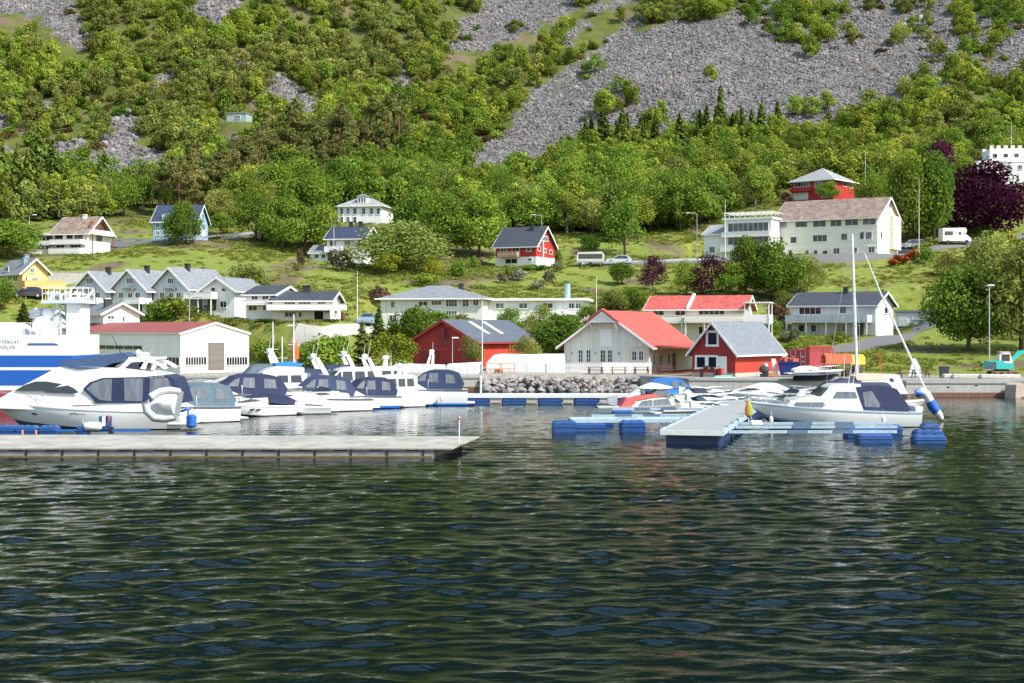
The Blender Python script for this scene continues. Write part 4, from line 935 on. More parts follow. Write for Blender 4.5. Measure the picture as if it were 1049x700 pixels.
def spruce_crown(name, H, W, nl, ls, m, seed, z0=0.08):
    rng = np.random.RandomState(seed)
    t = 1 - np.sqrt(rng.rand(nl) * 0.985); ph = rng.rand(nl) * 6.283
    tier = (np.floor(t * 15) + 0.5) / 15
    env = (1 - t) ** 0.85 * (0.72 + 0.28 * np.sin(ph * 3 + tier * 40)) * (0.75 + 0.5 * (1 - (t * 15) % 1))
    rr = W / 2 * env * (0.35 + 0.65 * rng.rand(nl) ** 0.5) + 0.03
    zz = (z0 + (1 - z0) * t) * H - rr * 0.22
    cen = np.stack([rr * np.cos(ph), rr * np.sin(ph), zz], 1)
    nrm = np.stack([np.cos(ph) * 0.5, np.sin(ph) * 0.5, np.full(nl, 0.8)], 1) + rng.randn(nl, 3) * 0.35
    al = np.stack([-np.sin(ph), np.cos(ph), np.zeros(nl)], 1)
    me, at, m = quads_mesh(name, cen, nrm, ls, m, rng, 1.5, al)
    at.data.foreach_set('value', (rng.rand(nl) * 0.6 + 0.4 * t).astype(np.float32)); me.materials.append(m); me.update(calc_edges=True)
    return me
def trunk_mesh(name, H, r, m, ends=None, seed=0, lean=0.03):
    b = MB(); rng = random.Random(seed); pts = [(0, 0, -0.4)]; x = y = 0
    for i in range(1, 6):
        x += rng.uniform(-lean, lean) * H / 5; y += rng.uniform(-lean, lean) * H / 5; pts.append((x, y, H * i / 5))
    b.tube(pts, [r * 1.25, r, r * 0.82, r * 0.62, r * 0.4, r * 0.15], 7)
    if ends is not None:
        for e in ends[:9]:
            k = min(4, max(1, int(e[2] / H * 5 * 0.55))); p = pts[k]
            mid = ((p[0] + e[0]) / 2, (p[1] + e[1]) / 2, (p[2] + e[2]) / 2 - 0.02 * H)
            b.tube([p, mid, tuple(e)], [r * 0.45, r * 0.28, r * 0.1], 5)
    me = bpy.data.meshes.new(name); me.from_pydata(b.v, [], b.f); me.materials.append(m); me.shade_smooth(); return me

PROTO = {}      # kind -> list of (crown mesh, trunk mesh, nominal height, nominal width)
def proto(kind):
    if kind in PROTO: return PROTO[kind]
    out = []
    near = kind.endswith('_near'); k = kind[:-5] if near else kind
    spec = {'birch': (8, 5.2, L_BIRCH, 2300, 0.135, 0.18, 20), 'broad': (9, 7.5, L_BROAD, 3400, 0.15, 0.14, 26), 'olive': (8, 7.5, L_OLIVE, 3000, 0.135, 0.16, 22),
            'purple': (9, 9, L_PURPLE, 3600, 0.15, 0.06, 26), 'bush': (2.4, 3.2, L_BUSH, 1200, 0.10, 0.0, 13), 'yellow': (2.2, 3.0, L_YELLOW, 450, 0.15, 0.0, 8),
            'blossom': (2.2, 2.8, L_BLOSSOM, 450, 0.14, 0.0, 8), 'reddish': (2.6, 3.0, L_REDDISH, 500, 0.15, 0.0, 8), 'orange': (1.1, 1.9, L_ORANGE, 330, 0.12, 0.0, 6),
            'lime': (6, 5, L_YELLOW, 2000, 0.13, 0.1, 18), 'heath': (1.6, 3.0, L_HEATH, 260, 0.22, 0.0, 7)}
    for v in range(3):
        sd_ = hash_(k) + v * 13
        if k in spec:
            H, W, m, nl, ls, z0, bl = spec[k]
            if near: nl = int(nl * 2.5); ls *= 0.9; bl = int(bl * 1.7); z0 *= 0.5
            cm, ends = crown(k + '_crown', H, W, nl, ls, m, sd_, z0, bl)
            tm = trunk_mesh(k + '_trunk', H * 0.8, H * 0.022 if H > 3 else 0.05, BARKP if k == 'birch' else BARK, ends, sd_) if z0 >= 0 else None
        elif k == 'spruce':
            H, W = 12, 4.8; n = 2600 if not near else 4200; cm = spruce_crown('spruce_crown', H, W, n, 0.20 if not near else 0.15, L_SPRUCE, sd_)
            tm = trunk_mesh('spruce_trunk', H * 0.97, 0.16, BARK, None, sd_, 0.005)
        elif k == 'pine':
            H, W = 13, 5.0; cm, ends = crown('pine_crown', H, W, 2000, 0.15, L_PINE, sd_, 0.38, 13, 0.7, 0.75, 0.25)
            tm = trunk_mesh('pine_trunk', H * 0.93, 0.17, mat('pine_bark', (0.19, 0.10, 0.06), 0.9, var=0.3), ends, sd_, 0.02)
        out.append((cm, tm, H, W))
    PROTO[kind] = out; return out
def hash_(s): return sum((i + 3) * ord(c) for i, c in enumerate(s)) % 9973

_tn = [0]
def plant(kind, name, label, cat, loc, H, W=None, group=None, rz=None, v=None):
    pr = proto(kind); _tn[0] += 1; v = (_tn[0] * 7 // 3) % 3 if v is None else v
    cm, tm, h0, w0 = pr[v]; W = W or H * w0 / h0
    e = thing(name, label, cat, loc, random.uniform(0, 6.28) if rz is None else rz, group)
    e.scale = (W / w0, W / w0, H / h0)
    c = bpy.data.objects.new('crown' if H > 3.2 else 'foliage', cm); C.objects.link(c); c.parent = e
    if tm:
        t = bpy.data.objects.new('trunk' if H > 3.2 else 'stem', tm); C.objects.link(t); t.parent = e
    return e
def at_px(px, py_base): return hit(px, py_base)
def plant_px(kind, name, label, cat, px, pyb, pyt, wpx=None, group=None, Y=None, dz=0.0):
    p = at_px(px, pyb) if Y is None else Vector((X_at(px, Y), Y, float(gz(X_at(px, Y), Y))))
    k = p.y / F; H = (pyb - pyt) * k if Y is None else Z_at(pyt, p.y) - p.z
    return plant(kind, name, label, cat, p, max(0.5, H * 1.08), None if wpx is None else wpx * k * (1.25 if kind.endswith('near') or kind == 'purple' else 1.1), group)

GARDEN = [  # kind, name, label, category, px, base row, top row, width px
    ('broad_near', 'garden_tree', 'round bright green tree at the left edge in front of the balconied white wing', 'tree', 10, 266, 227, 46),
    ('spruce', 'spruce_tree', 'small dark spruce beside the ship mast, in front of the little pale blue house', 'tree', 24, 338, 312, 20),
    ('broad', 'garden_tree', 'dark tree cut by the left edge just left of the orange balcony', 'tree', 0, 318, 284, 26),
    ('broad_near', 'garden_tree', 'slim green tree covering the middle of the light blue house', 'tree', 187, 252, 209, 28),
    ('broad', 'garden_bush', 'large rounded green bush at the right end of the light blue house', 'bush', 226, 244, 220, 28),
    ('olive_near', 'garden_tree', 'spreading olive-brown tree in front of the white end of the grey terrace', 'tree', 257, 322, 276, 44),
    ('bush', 'garden_bush', 'wide low bush in front of the grey terrace above the red hall roof', 'bush', 180, 330, 309, 48),
    ('bush', 'garden_bush', 'upright clipped bush below the plain balcony of the white terrace end', 'bush', 217, 323, 308, 13),
    ('bush', 'garden_bush', 'bush at the left end of the wide low bush before the terrace', 'bush', 160, 332, 316, 30),
    ('purple', 'purple_bush', 'dark purple bush under the trees right of the light blue house', 'bush', 272, 249, 231, 20),
    ('broad_near', 'birch_tree', 'green tree with forked trunk nearest the lawn right of the purple bush', 'tree', 289, 258, 205, 36),
    ('broad_near', 'birch_tree', 'tall full green tree left of the white house with two chimneys', 'tree', 312, 262, 184, 48),
    ('broad', 'birch_tree', 'green tree behind the purple bush on the upper lawn', 'tree', 262, 248, 200, 40),
    ('blossom', 'garden_shrub', 'greyish blossoming shrub in front of the blue-black roofed white house', 'shrub', 350, 277, 255, 27),
    ('bush', 'garden_shrub', 'tiny round green bush alone on the lawn left of the white side building', 'shrub', 303, 278, 271, 7),
    ('reddish', 'garden_shrub', 'small brownish bush above the tiny round bush on the lawn', 'shrub', 307, 272, 256, 9),
    ('olive_near', 'spreading_tree', 'broad dark olive tree spreading right of the blue-black roofed house', 'tree', 406, 277, 230, 76),
    ('lime', 'young_tree', 'small bright green tree in front of the broad olive tree', 'tree', 397, 283, 258, 26),
    ('lime', 'young_tree', 'thin young yellow-green tree on the lawn right of the broad olive tree', 'tree', 441, 284, 262, 20),
    ('broad_near', 'park_tree', 'tall park tree with bare trunk left of the red hillside house, left one of two', 'tree', 459, 262, 200, 42),
    ('broad_near', 'park_tree', 'tall park tree left of the red hillside house, right one of two', 'tree', 491, 264, 202, 44),
    ('broad', 'park_tree', 'tree right beside the white manor, between it and the broad olive tree', 'tree', 428, 252, 196, 46),
    ('bush', 'garden_bush', 'rounded bush at the foot of the two tall park trees', 'bush', 485, 275, 262, 12),
    ('bush', 'garden_bush', 'bright low bush left of the smooth lawn below the park trees', 'bush', 468, 284, 268, 17),
    ('bush', 'garden_bush', 'bush in the meadow above the hipped white bungalow roof', 'bush', 440, 294, 281, 30),
    ('reddish', 'garden_bush', 'small dark bush above the left end of the hipped bungalow', 'bush', 388, 312, 294, 18),
    ('blossom', 'flowering_shrub', 'white flowering shrub below the left corner of the red hillside house', 'shrub', 513, 290, 279, 12),
    ('bush', 'garden_bush', 'dark green bush right of the white flowering shrub below the red hillside house', 'bush', 521, 285, 274, 12),
    ('blossom', 'flowering_shrub', 'broad pinkish flowering shrub below the middle of the red hillside house', 'shrub', 531, 288, 276, 18),
    ('blossom', 'flowering_shrub', 'pale flowering shrub at the head of the bank path right of the red hillside house', 'shrub', 572, 279, 269, 14),
    ('blossom', 'flowering_shrub', 'pale flowering shrub halfway down the bank path', 'shrub', 562, 289, 278, 14),
    ('blossom', 'flowering_shrub', 'pale flowering shrub low on the bank path above the flat-roofed bungalow', 'shrub', 550, 298, 287, 14),
    ('bush', 'garden_bush', 'low wide hedge-like bush under the white ground floor of the red hillside house', 'bush', 550, 277, 271, 28),
    ('bush', 'garden_bush', 'round bush at the right gable of the red hillside house', 'bush', 571, 270, 255, 11),
    ('broad', 'garden_tree', 'dark green tree standing uphill between the red hillside house and the caravan', 'tree', 640, 262, 205, 40),
    ('bush', 'garden_bush', 'dark bush above and right of the red hillside house', 'bush', 603, 256, 242, 20),
    ('broad_near', 'roadside_tree', 'small round tree by the upper road left of the left purple tree', 'tree', 637, 292, 270, 20),
    ('purple', 'copper_beech', 'narrow dark purple tree by the road, left of two over the red roofs', 'tree', 669, 298, 264, 21),
    ('purple', 'copper_beech', 'wider dark purple tree below the glazed wing', 'tree', 729, 306, 263, 32),
    ('broad', 'garden_tree', 'green tree between the two purple trees behind the red-roofed terrace', 'tree', 703, 304, 270, 28),
    ('bush', 'garden_bush', 'dark bush left of the red-roofed terrace', 'bush', 651, 318, 294, 28),
    ('olive', 'garden_bush', 'tangled olive bush behind the cafe roof', 'bush', 628, 322, 298, 36),
    ('broad_near', 'garden_tree', 'big leafy tree before the big pale guesthouse, left of a pair', 'tree', 764, 306, 247, 36),
    ('broad_near', 'garden_tree', 'biggest leafy tree before the pale guesthouse, right of a pair', 'tree', 793, 308, 250, 46),
    ('olive_near', 'garden_tree', 'thinner olive tree at the right of the big leafy pair', 'tree', 824, 303, 265, 32),
    ('broad', 'garden_tree', 'dark tree filling in below the glazed wing, between purple tree and leafy pair', 'tree', 748, 308, 272, 26),
    ('reddish', 'garden_bush', 'reddish bush left of the white house with the long balcony', 'bush', 799, 334, 313, 22),
    ('olive', 'garden_bush', 'olive bush above the reddish bush beside the balcony house', 'bush', 803, 322, 302, 20),
    ('bush', 'garden_bush', 'green bush between the boathouse roof and the reddish bush', 'bush', 788, 342, 328, 22),
    ('blossom', 'flowering_shrub', 'pale flowering shrub on the lawn behind the boathouse roof', 'shrub', 808, 352, 338, 22),
    ('bush', 'clipped_bush', 'round clipped bush in front of the balcony house, at the driveway', 'bush', 859, 351, 339, 15),
    ('broad_near', 'shore_tree', 'huge dark leafy tree at the right shore, left of two', 'tree', 992, 360, 276, 60),
    ('olive_near', 'shore_tree', 'huge leafy tree cut by the right edge above the excavator', 'tree', 1046, 360, 250, 78),
    ('olive_near', 'shore_tree', 'leafy tree filling between and behind the two huge right shore trees', 'tree', 1020, 330, 246, 60),
    ('lime', 'hill_bush', 'yellow-green bush above the huge right shore trees near the edge', 'bush', 1030, 300, 240, 40),
    ('purple_near', 'copper_beech', 'huge dark purple tree below the battlemented villa', 'tree', 1008, 240, 170, 76),
    ('purple', 'copper_beech', 'small dark purple tree higher up between the guesthouse and the villa', 'tree', 966, 198, 146, 34),
    ('broad_near', 'lime_tree', 'tall bright green tree behind the flagpole right of the guesthouse', 'tree', 936, 249, 166, 46),
    ('broad_near', 'lime_tree', 'tall bright green tree between the flagpole and the huge purple tree', 'tree', 957, 246, 160, 32),
    ('broad', 'garden_tree', 'green tree left of the red villa top, touching its wall', 'tree', 849, 212, 188, 24),
    ('purple', 'purple_bush', 'purple bush at the left wall of the red villa', 'bush', 806, 210, 199, 10),
    ('broad', 'garden_tree', 'yellow-green tree right of the red villa', 'tree', 892, 214, 178, 32),
    ('orange', 'azalea', 'orange flowering azalea on the bank below the parked silver car, left of three', 'shrub', 915, 274, 267, 12),
    ('orange', 'azalea', 'orange flowering azalea on the bank below the parked silver car, middle of three', 'shrub', 925, 271, 262, 14),
    ('orange', 'azalea', 'orange flowering azalea on the bank below the parked silver car, right of three', 'shrub', 936, 267, 258, 12),
    ('bush', 'hill_bush', 'green bush right of the orange azaleas', 'bush', 947, 270, 254, 18),
    ('olive', 'hill_bush', 'olive bush on the bank left of the huge right shore trees', 'bush', 975, 285, 262, 30),
    ('lime', 'hill_bush', 'lime green bush on the bank under the huge purple tree', 'bush', 1000, 290, 256, 34),
    ('broad_near', 'shore_tree', 'full green tree left of the red barn, directly behind its left eave', 'tree', 428, 372, 318, 44),
    ('lime', 'shore_bush', 'bright green bush between the barn and the dark conifer', 'bush', 403, 378, 338, 40),
    ('spruce_near', 'dark_conifer', 'dark brownish conifer over the moored cabin cruisers, left one of two', 'tree', 371, 376, 331, 22),
    ('spruce_near', 'dark_conifer', 'dark conifer uphill beside the parked blue-grey car, right one of two', 'tree', 388, 356, 318, 19),
    ('bush_near', 'shore_bush', 'wide green bush behind the cruisers left of the dark conifers', 'bush', 340, 378, 343, 40),
    ('bush_near', 'shore_bush', 'green bush by the shore below the lawn, behind the white flagpole masts', 'bush', 318, 376, 352, 28),
    ('bush', 'shore_bush', 'dark bush at the right wall of the long hall', 'bush', 264, 374, 350, 22),
    ('bush', 'shore_bush', 'round bush right of the hall beside the dark one', 'bush', 283, 376, 352, 24),
    ('broad', 'shore_bush', 'bush in front of the long hipped bungalow, middle of its wall', 'bush', 448, 338, 320, 30),
    ('lime', 'shore_bush', 'yellow-green bush at the right wall of the hipped bungalow', 'bush', 474, 340, 322, 24),
    ('broad', 'shore_tree', 'green tree covering the left of the flat-roofed bungalow', 'tree', 523, 344, 316, 26),
    ('olive', 'shore_tree', 'olive tree in front of the middle of the flat-roofed bungalow', 'tree', 552, 348, 316, 30),
    ('broad_near', 'shore_tree', 'large bright green tree behind the barn, left of the cafe gable', 'tree', 573, 364, 324, 44),
    ('broad', 'shore_tree', 'green tree right of the flat-roofed bungalow, behind the cafe ridge', 'tree', 600, 332, 314, 20),
    ('bush', 'shore_bush', 'tall hedge at the foot of the driveway behind the red container', 'bush', 818, 364, 352, 30),
]
def scatter_obj(name, pts, rots, scls, idx, colname, objs, kind='stuff'):
    """one object of many instances: points carry rotation, size and which plant"""
    col = bpy.data.collections.new(colname)
    for o in objs: col.objects.link(o)
    me = bpy.data.meshes.new(name); n = len(pts); me.vertices.add(n); me.vertices.foreach_set('co', np.asarray(pts, np.float32).ravel())
    a = me.attributes.new('rot', 'FLOAT_VECTOR', 'POINT'); a.data.foreach_set('vector', np.asarray(rots, np.float32).ravel())
    a = me.attributes.new('scl', 'FLOAT_VECTOR', 'POINT'); a.data.foreach_set('vector', np.asarray(scls, np.float32).ravel())
    a = me.attributes.new('which', 'INT', 'POINT'); a.data.foreach_set('value', np.asarray(idx, np.int32))
    me.update()
    o = bpy.data.objects.new(name, me); C.objects.link(o); tag(o, kind=kind)
    ng = bpy.data.node_groups.new(name + '_nodes', 'GeometryNodeTree')
    ng.interface.new_socket('Geometry', in_out='INPUT', socket_type='NodeSocketGeometry'); ng.interface.new_socket('Geometry', in_out='OUTPUT', socket_type='NodeSocketGeometry')
    N = ng.nodes; Lk = ng.links
    gi = N.new('NodeGroupInput'); go = N.new('NodeGroupOutput'); ip = N.new('GeometryNodeInstanceOnPoints'); ci = N.new('GeometryNodeCollectionInfo')
    ci.inputs['Collection'].default_value = col; ci.inputs['Separate Children'].default_value = True; ci.inputs['Reset Children'].default_value = True
    def na(nm, t):
        x = N.new('GeometryNodeInputNamedAttribute'); x.data_type = t; x.inputs['Name'].default_value = nm; return [s for s in x.outputs if s.enabled and s.name == 'Attribute'][0]
    mp = N.new('GeometryNodeMeshToPoints'); Lk.new(gi.outputs[0], mp.inputs['Mesh'])
    Lk.new(mp.outputs[0], ip.inputs['Points']); Lk.new(ci.outputs[0], ip.inputs['Instance']); ip.inputs['Pick Instance'].default_value = True
    Lk.new(na('which', 'INT'), ip.inputs['Instance Index'])
    er = N.new('FunctionNodeEulerToRotation'); Lk.new(na('rot', 'FLOAT_VECTOR'), er.inputs[0]); Lk.new(er.outputs[0], ip.inputs['Rotation'])
    Lk.new(na('scl', 'FLOAT_VECTOR'), ip.inputs['Scale']); Lk.new(ip.outputs[0], go.inputs[0])
    md = o.modifiers.new('scatter', 'NODES'); md.node_group = ng
    return o

def joined(name, kind, v):
    """crown and trunk of one wood tree as one source mesh for the far wood"""
    cm, tm, h0, w0 = proto(kind)[v]; bm = bmesh.new(); bm.from_mesh(cm); n0 = len(bm.faces); 
    if tm: bm.from_mesh(tm)
    bm.faces.ensure_lookup_table()
    for f in bm.faces[n0:]: f.material_index = 1
    me = bpy.data.meshes.new(name); bm.to_mesh(me); bm.free(); me.materials.append(cm.materials[0]); me.materials.append(tm.materials[0] if tm else BARK)
    return bpy.data.objects.new(name, me)
def far_crown(name, H, W, m, n, ls, seed, spr=False, z0=0.1):
    if spr: me = spruce_crown(name, H, W, n, ls, m, seed)
    else: me, _ = crown(name, H, W, n, ls, m, seed, z0, 13)
    return bpy.data.objects.new(name, me)

def build_vegetation():
    for (k, nm, lb, ct, px, pb, pt, w_) in GARDEN: plant_px(k, nm, lb, ct, px, pb, pt, w_)
    for px, pt, wp, lb in ((482, 346, 24, 'brownish bush between the barn side and the white tarpaulin'), (541, 347, 32, 'low brownish bush at the right corner of the barn')): plant_px('olive', 'shore_bush', lb, 'bush', px, 372, pt, wp, Y=154.5)
    # ---------------- the wood behind the houses: every tree its own object
    rng = np.random.RandomState(3)
    WOOD = [(-5, 232), (-5, 205), (60, 200), (112, 214), (150, 205), (230, 205), (300, 190), (400, 178), (470, 172), (560, 165), (640, 152), (760, 146), (860, 142), (950, 130), (1054, 110), (1054, 205), (990, 205), (900, 200), (880, 170), (800, 170), (795, 208), (700, 240), (640, 250), (560, 240), (500, 240), (400, 215), (330, 200), (260, 225), (220, 232), (150, 218), (112, 225), (60, 228)]
    cand = []; tries = 0
    keep = []
    xs = rng.rand(6000) * 1060 - 5; ys = 100 + rng.rand(6000) * 155
    ok = inpoly(xs, ys, WOOD); xs, ys = xs[ok], ys[ok]; X, Y, Z = hits(xs, ys)
    bad = np.zeros(len(X), bool)
    for h in HOUSES.values(): bad |= np.hypot(X - h.cen[0], Y - h.cen[1]) < 0.5 * math.hypot(h.L, h.D) + 2.5
    sc2 = np.zeros(len(X), bool)
    for q in SCREE: sc2 |= inpoly(xs, ys - 20, q) | inpoly(xs, ys - 9, q) | ((xs < 575) & (inpoly(xs, ys - 28, q) | inpoly(xs, ys - 36, q)))
    bad |= sc2 & (rng.rand(len(X)) < 0.85); bad |= (xs > 985) & (Y < 307)
    ordr = np.argsort(Y + rng.rand(len(Y)) * 18)
    for i in ordr:
        if bad[i] or len(keep) >= 285: continue
        sp = 3.6 if Y[i] < 330 else 4.4
        if all((X[i] - X[j]) ** 2 + (Y[i] - Y[j]) ** 2 > sp * sp for j in keep[-160:]): keep.append(i)
    LB = {'birch': ('birch_tree', 'light green birch among the dense wood above the houses', 'birches in the wood'), 'broad': ('broadleaf_tree', 'deep green broadleaf tree in the dense wood above the houses', 'broadleaf trees in the wood'),
          'olive': ('broadleaf_tree', 'olive green broadleaf tree in the dense wood above the houses', 'olive trees in the wood'),
          'spruce': ('spruce_tree', 'dark pointed spruce in the dense wood above the houses', 'spruces in the wood'), 'pine': ('pine_tree', 'tall brownish pine with bare trunk in the wood above the houses', 'pines in the wood')}
    used = []
    for i in keep:
        k = rng.choice(['birch', 'broad', 'olive'], p=[0.45, 0.37, 0.18])
        if any(inpoly(xs[i], ys[i], q) for q in PINES): k = 'pine' if rng.rand() < 0.85 else 'broad'
        elif any(inpoly(xs[i], ys[i], q) for q in SPRUCES): k = 'spruce' if rng.rand() < 0.42 else 'birch'
        elif rng.rand() < 0.06: k = 'spruce'
        nm, lb, gr = LB[k]; H = {'birch': 8.0, 'broad': 8.5, 'olive': 7.5, 'spruce': 9.5, 'pine': 7.2}[k] * (0.75 + 0.5 * rng.rand())
        plant(k, nm, lb, 'tree', (X[i], Y[i], Z[i]), H, None, gr); used.append((X[i], Y[i]))
    used = np.array(used)
    # ---------------- the far wood on the mountainside: one mass
    src = []
    for j in range(3): src.append(far_crown('a_birch_%d' % j, 7, 5.4, L_BIRCH, 1100, 0.185, 60 + j))
    for j in range(2): src.append(far_crown('b_broad_%d' % j, 7, 6.0, L_BROAD, 1100, 0.195, 70 + j))
    for j in range(2): src.append(far_crown('c_olive_%d' % j, 6, 5.2, L_OLIVE, 1000, 0.185, 75 + j))
    for j in range(2): src.append(joined('d_pine_%d' % j, 'pine', j))
    for j in range(2): src.append(joined('e_spruce_%d' % j, 'spruce', j))
    for j in range(2): src.append(far_crown('f_heath_%d' % j, 1.5, 3.4, L_HEATH, 420, 0.18, 80 + j, z0=0))
    for j in range(2): src.append(far_crown('g_shrub_%d' % j, 2.6, 3.6, L_BUSH, 560, 0.17, 85 + j, z0=0))
    N = 80000; Yc = 272 + (1300 - 272) * rng.rand(N) ** 1.9; Xc = (rng.rand(N) * 2 - 1) * (0.40 * Yc + 45); 
    Zc = gz(Xc, Yc); scr, rk, px, py = masks(Xc, Yc, Zc)
    inW = inpoly(px, py, WOOD)
    dens = fbm(Xc / 26, Yc / 26 + 9, 4)
    p = np.where(dens > 0.36, 0.97, 0.6)
    p = np.where(scr > 0, np.where(fbm(Xc / 7 + 40, Yc / 7, 2) > .72, .3, .002), p); p = np.where(rk > 0, 0.05, p)
    for q in SCREE: p = np.where((inpoly(px, py - 14, q) | inpoly(px, py - 6, q)) & (Yc < 530), p * np.where(px < 575, .06, .3), p); p = np.where((px < 575) & (inpoly(px, py - 22, q) | inpoly(px, py - 30, q)), p * .12, p)
    for q in ROCKS: p = np.where(inpoly(px, py - 13, q) | inpoly(px, py - 5, q), p * 0.15, p)
    CL = [((800, 20), 26, 16), ((842, 36), 10, 10), ((898, 14), 11, 12), ((944, 30), 11, 26), ((958, 50), 8, 16), ((770, 8), 18, 10), ((920, 50), 5, 8), ((840, 10), 12, 8), ((790, 40), 5, 7), ((830, 60), 3, 3), ((840, 112), 11, 12), ((818, 122), 8, 8), ((942, 100), 13, 14), ((990, 42), 14, 16), ((1000, 15), 26, 14), ((1020, 55), 14, 10), ((618, 116), 9, 8), ((636, 104), 14, 12), ((1035, 20), 14, 22), ((900, 56), 4, 4), ((470, 42), 12, 8), ((490, 22), 9, 10), ((530, 32), 10, 7), ((525, 155), 7, 6), ((1010, 90), 22, 10), ((905, 118), 8, 8), ((972, 86), 14, 16), ((850, 22), 20, 12), ((876, 40), 8, 7), ((995, 72), 16, 12), ((930, 8), 14, 8), ((812, 40), 16, 9)]
    for (cx, cy), rx, ry in CL: p = np.where(((px - cx) / rx) ** 2 + ((py - cy) / ry) ** 2 < 0.75 + 0.5 * fbm(Xc / 4, Yc / 4), np.maximum(p, 0.6), p)
    p = np.where(inW & (Yc < 345), 0.25, p); p = np.where((Yc < 300) & ~inW, 0, p)
    for h in HOUSES.values(): p = np.where(np.hypot(Xc - h.cen[0], Yc - h.cen[1]) < 0.5 * math.hypot(h.L, h.D) + 3, 0, p)
    p = np.where((px > 985) & (Yc < 307), 0, p); p = np.where((px > 225) & (px < 259) & (py > 116) & (py < 152) & (Yc < 384), p * .08, p)
    keepm = rng.rand(N) < p; Xc, Yc, Zc, px, py, dens, scr, rk = [a[keepm] for a in (Xc, Yc, Zc, px, py, dens, scr, rk)]
    # thin out crowded spots on a grid
    gsz = np.where(Yc < 520, 2.5, 5.5); key = np.floor(Xc / gsz).astype(np.int64) * 100003 + np.floor(Yc / gsz).astype(np.int64)
    _, ui = np.unique(key, return_index=True); Xc, Yc, Zc, px, py, dens, scr, rk = [a[ui] for a in (Xc, Yc, Zc, px, py, dens, scr, rk)]
    n = len(Xc); r = rng.rand(n); zone = fbm(Xc / 45 + 5, Yc / 45, 3) + (rng.rand(n) - 0.5) * 0.2
    which = np.where(zone > 0.58, rng.randint(3, 5, n), np.where(zone < 0.36, rng.randint(5, 7, n), rng.randint(0, 3, n)))
    low = (dens < 0.37) | (rk > 0) | ((scr > 0) & (r < 0.4)); which = np.where(low & (r < 0.72), np.where(r < 0.30, rng.randint(11, 13, n), rng.randint(13, 15, n)), which)
    for q in PINES: which = np.where(inpoly(px, py, q) & (r < 0.9), rng.randint(7, 9, n), which)
    for q in SPRUCES: which = np.where(inpoly(px, py, q) & (r < 0.35), rng.randint(9, 11, n), which)
    which = np.where((Yc > 560) & (r < .9), rng.randint(7, 11, n), which)  # unseen upper wood made mostly dark conifers, for darker water reflections
    s = 0.62 + 0.62 * rng.rand(n); s = np.where((which >= 7) & (which <= 10), s * 0.92, s); s = np.where(Yc > 520, s * 1.25, s)
    sc3 = np.stack([s * (0.85 + 0.3 * rng.rand(n)), s * (0.85 + 0.3 * rng.rand(n)), s * (0.8 + 0.45 * rng.rand(n))], 1)
    rot = np.stack([np.zeros(n), np.zeros(n), rng.rand(n) * 6.283], 1)
    o = scatter_obj('mountain_wood', np.stack([Xc, Yc, Zc - 0.15], 1), rot, sc3, which, 'wood_sources', src)
    tag(o, 'dense mixed wood of birch and scrub covering the steep mountainside', 'wood')
    # ---------------- scree stones
    rs = []
    for j in range(4):
        b = MB(); q = np.random.RandomState(40 + j); b.blob((0, 0, 0), 0.5, 6, 4); b.v = [tuple(np.array(v) * (0.7 + 0.6 * q.rand(3))) for v in b.v]
        me = bpy.data.meshes.new('stone_%d' % j); me.from_pydata(b.v, [], b.f)
        me.materials.append(mat('scree_stone', (0.155, 0.148, 0.143), 0.9, var=0.42, scale=0.10, stretch=(1.6, .55, .55), coords='World', orand=0.5, col2=(0.185, 0.162, 0.145), c2=0.54)); rs.append(bpy.data.objects.new('stone_%d' % j, me))
    N = 150000; Yc = 330 + 230 * rng.rand(N); Xc = (rng.rand(N) * 2 - 1) * (0.37 * Yc + 8); Zc = gz(Xc, Yc); scr, rk, px, py = masks(Xc, Yc, Zc)
    k = ((scr > 0) | ((rk > 0) & (rng.rand(N) < 0.7))) & (py > -14); Xc, Yc, Zc, scr = Xc[k], Yc[k], Zc[k], scr[k]; n = len(Xc)
    s = 0.36 + 0.75 * rng.rand(n) ** 3.0 + (rng.rand(n) > .985) * rng.rand(n) * 1.3; s = np.where(scr > 0, s, s * 1.5); s *= 0.8 + 0.6 * fbm(Xc / 16, Yc / 16)
    o = scatter_obj('scree_stones', np.stack([Xc, Yc, Zc + 0.05], 1), rng.rand(n, 3) * 6.283, np.stack([s, s * (0.7 + 0.5 * rng.rand(n)), s * 0.75], 1), rng.randint(0, 4, n), 'stone_sources', rs)
    tag(o, 'grey field of loose scree stones on the mountainside', 'scree')
    print('wood', len(which), 'stones', n, 'trees', len(keep))
    # ---------------- rough grass and weeds of the meadows: one mass
    gs = []
    for j in range(3):
        q = np.random.RandomState(90 + j); nl = 46; cen = np.stack([q.randn(nl) * 0.4, q.randn(nl) * 0.4, 0.02 + q.rand(nl) * 0.30], 1)
        nrm = np.stack([q.randn(nl), q.randn(nl), 0.35 + q.rand(nl)], 1)
        me, at, m_ = quads_mesh('tuft_%d' % j, cen, nrm, 0.16, (L_GRASS, L_GRASS, L_GRASS2)[j], q, 0.5)
        at.data.foreach_set('value', q.rand(nl).astype(np.float32)); me.materials.append(m_); me.update(calc_edges=True); gs.append(bpy.data.objects.new('tuft_%d' % j, me))
    N = 60000; Yc = 148 + 155 * rng.rand(N); Xc = (rng.rand(N) * 2 - 1) * (0.38 * Yc + 4); Zc = gz(Xc, Yc); px, py = proj(Xc, Yc, Zc)
    rough = fbm(Xc / 14 + 31, Yc / 14); 
    k = (rng.rand(N) < np.clip((rough - 0.47) * 4, 0.04, 0.55)) & (Yc > shore(Xc) + np.interp(px, [0, 560, 700, 820, 950, 1049], [20, 18, 20, 19, 14, 13])) & ~road_mask(Xc, Yc)
    for h in HOUSES.values(): k &= np.hypot(Xc - h.cen[0], Yc - h.cen[1]) > 0.5 * math.hypot(h.L, h.D)
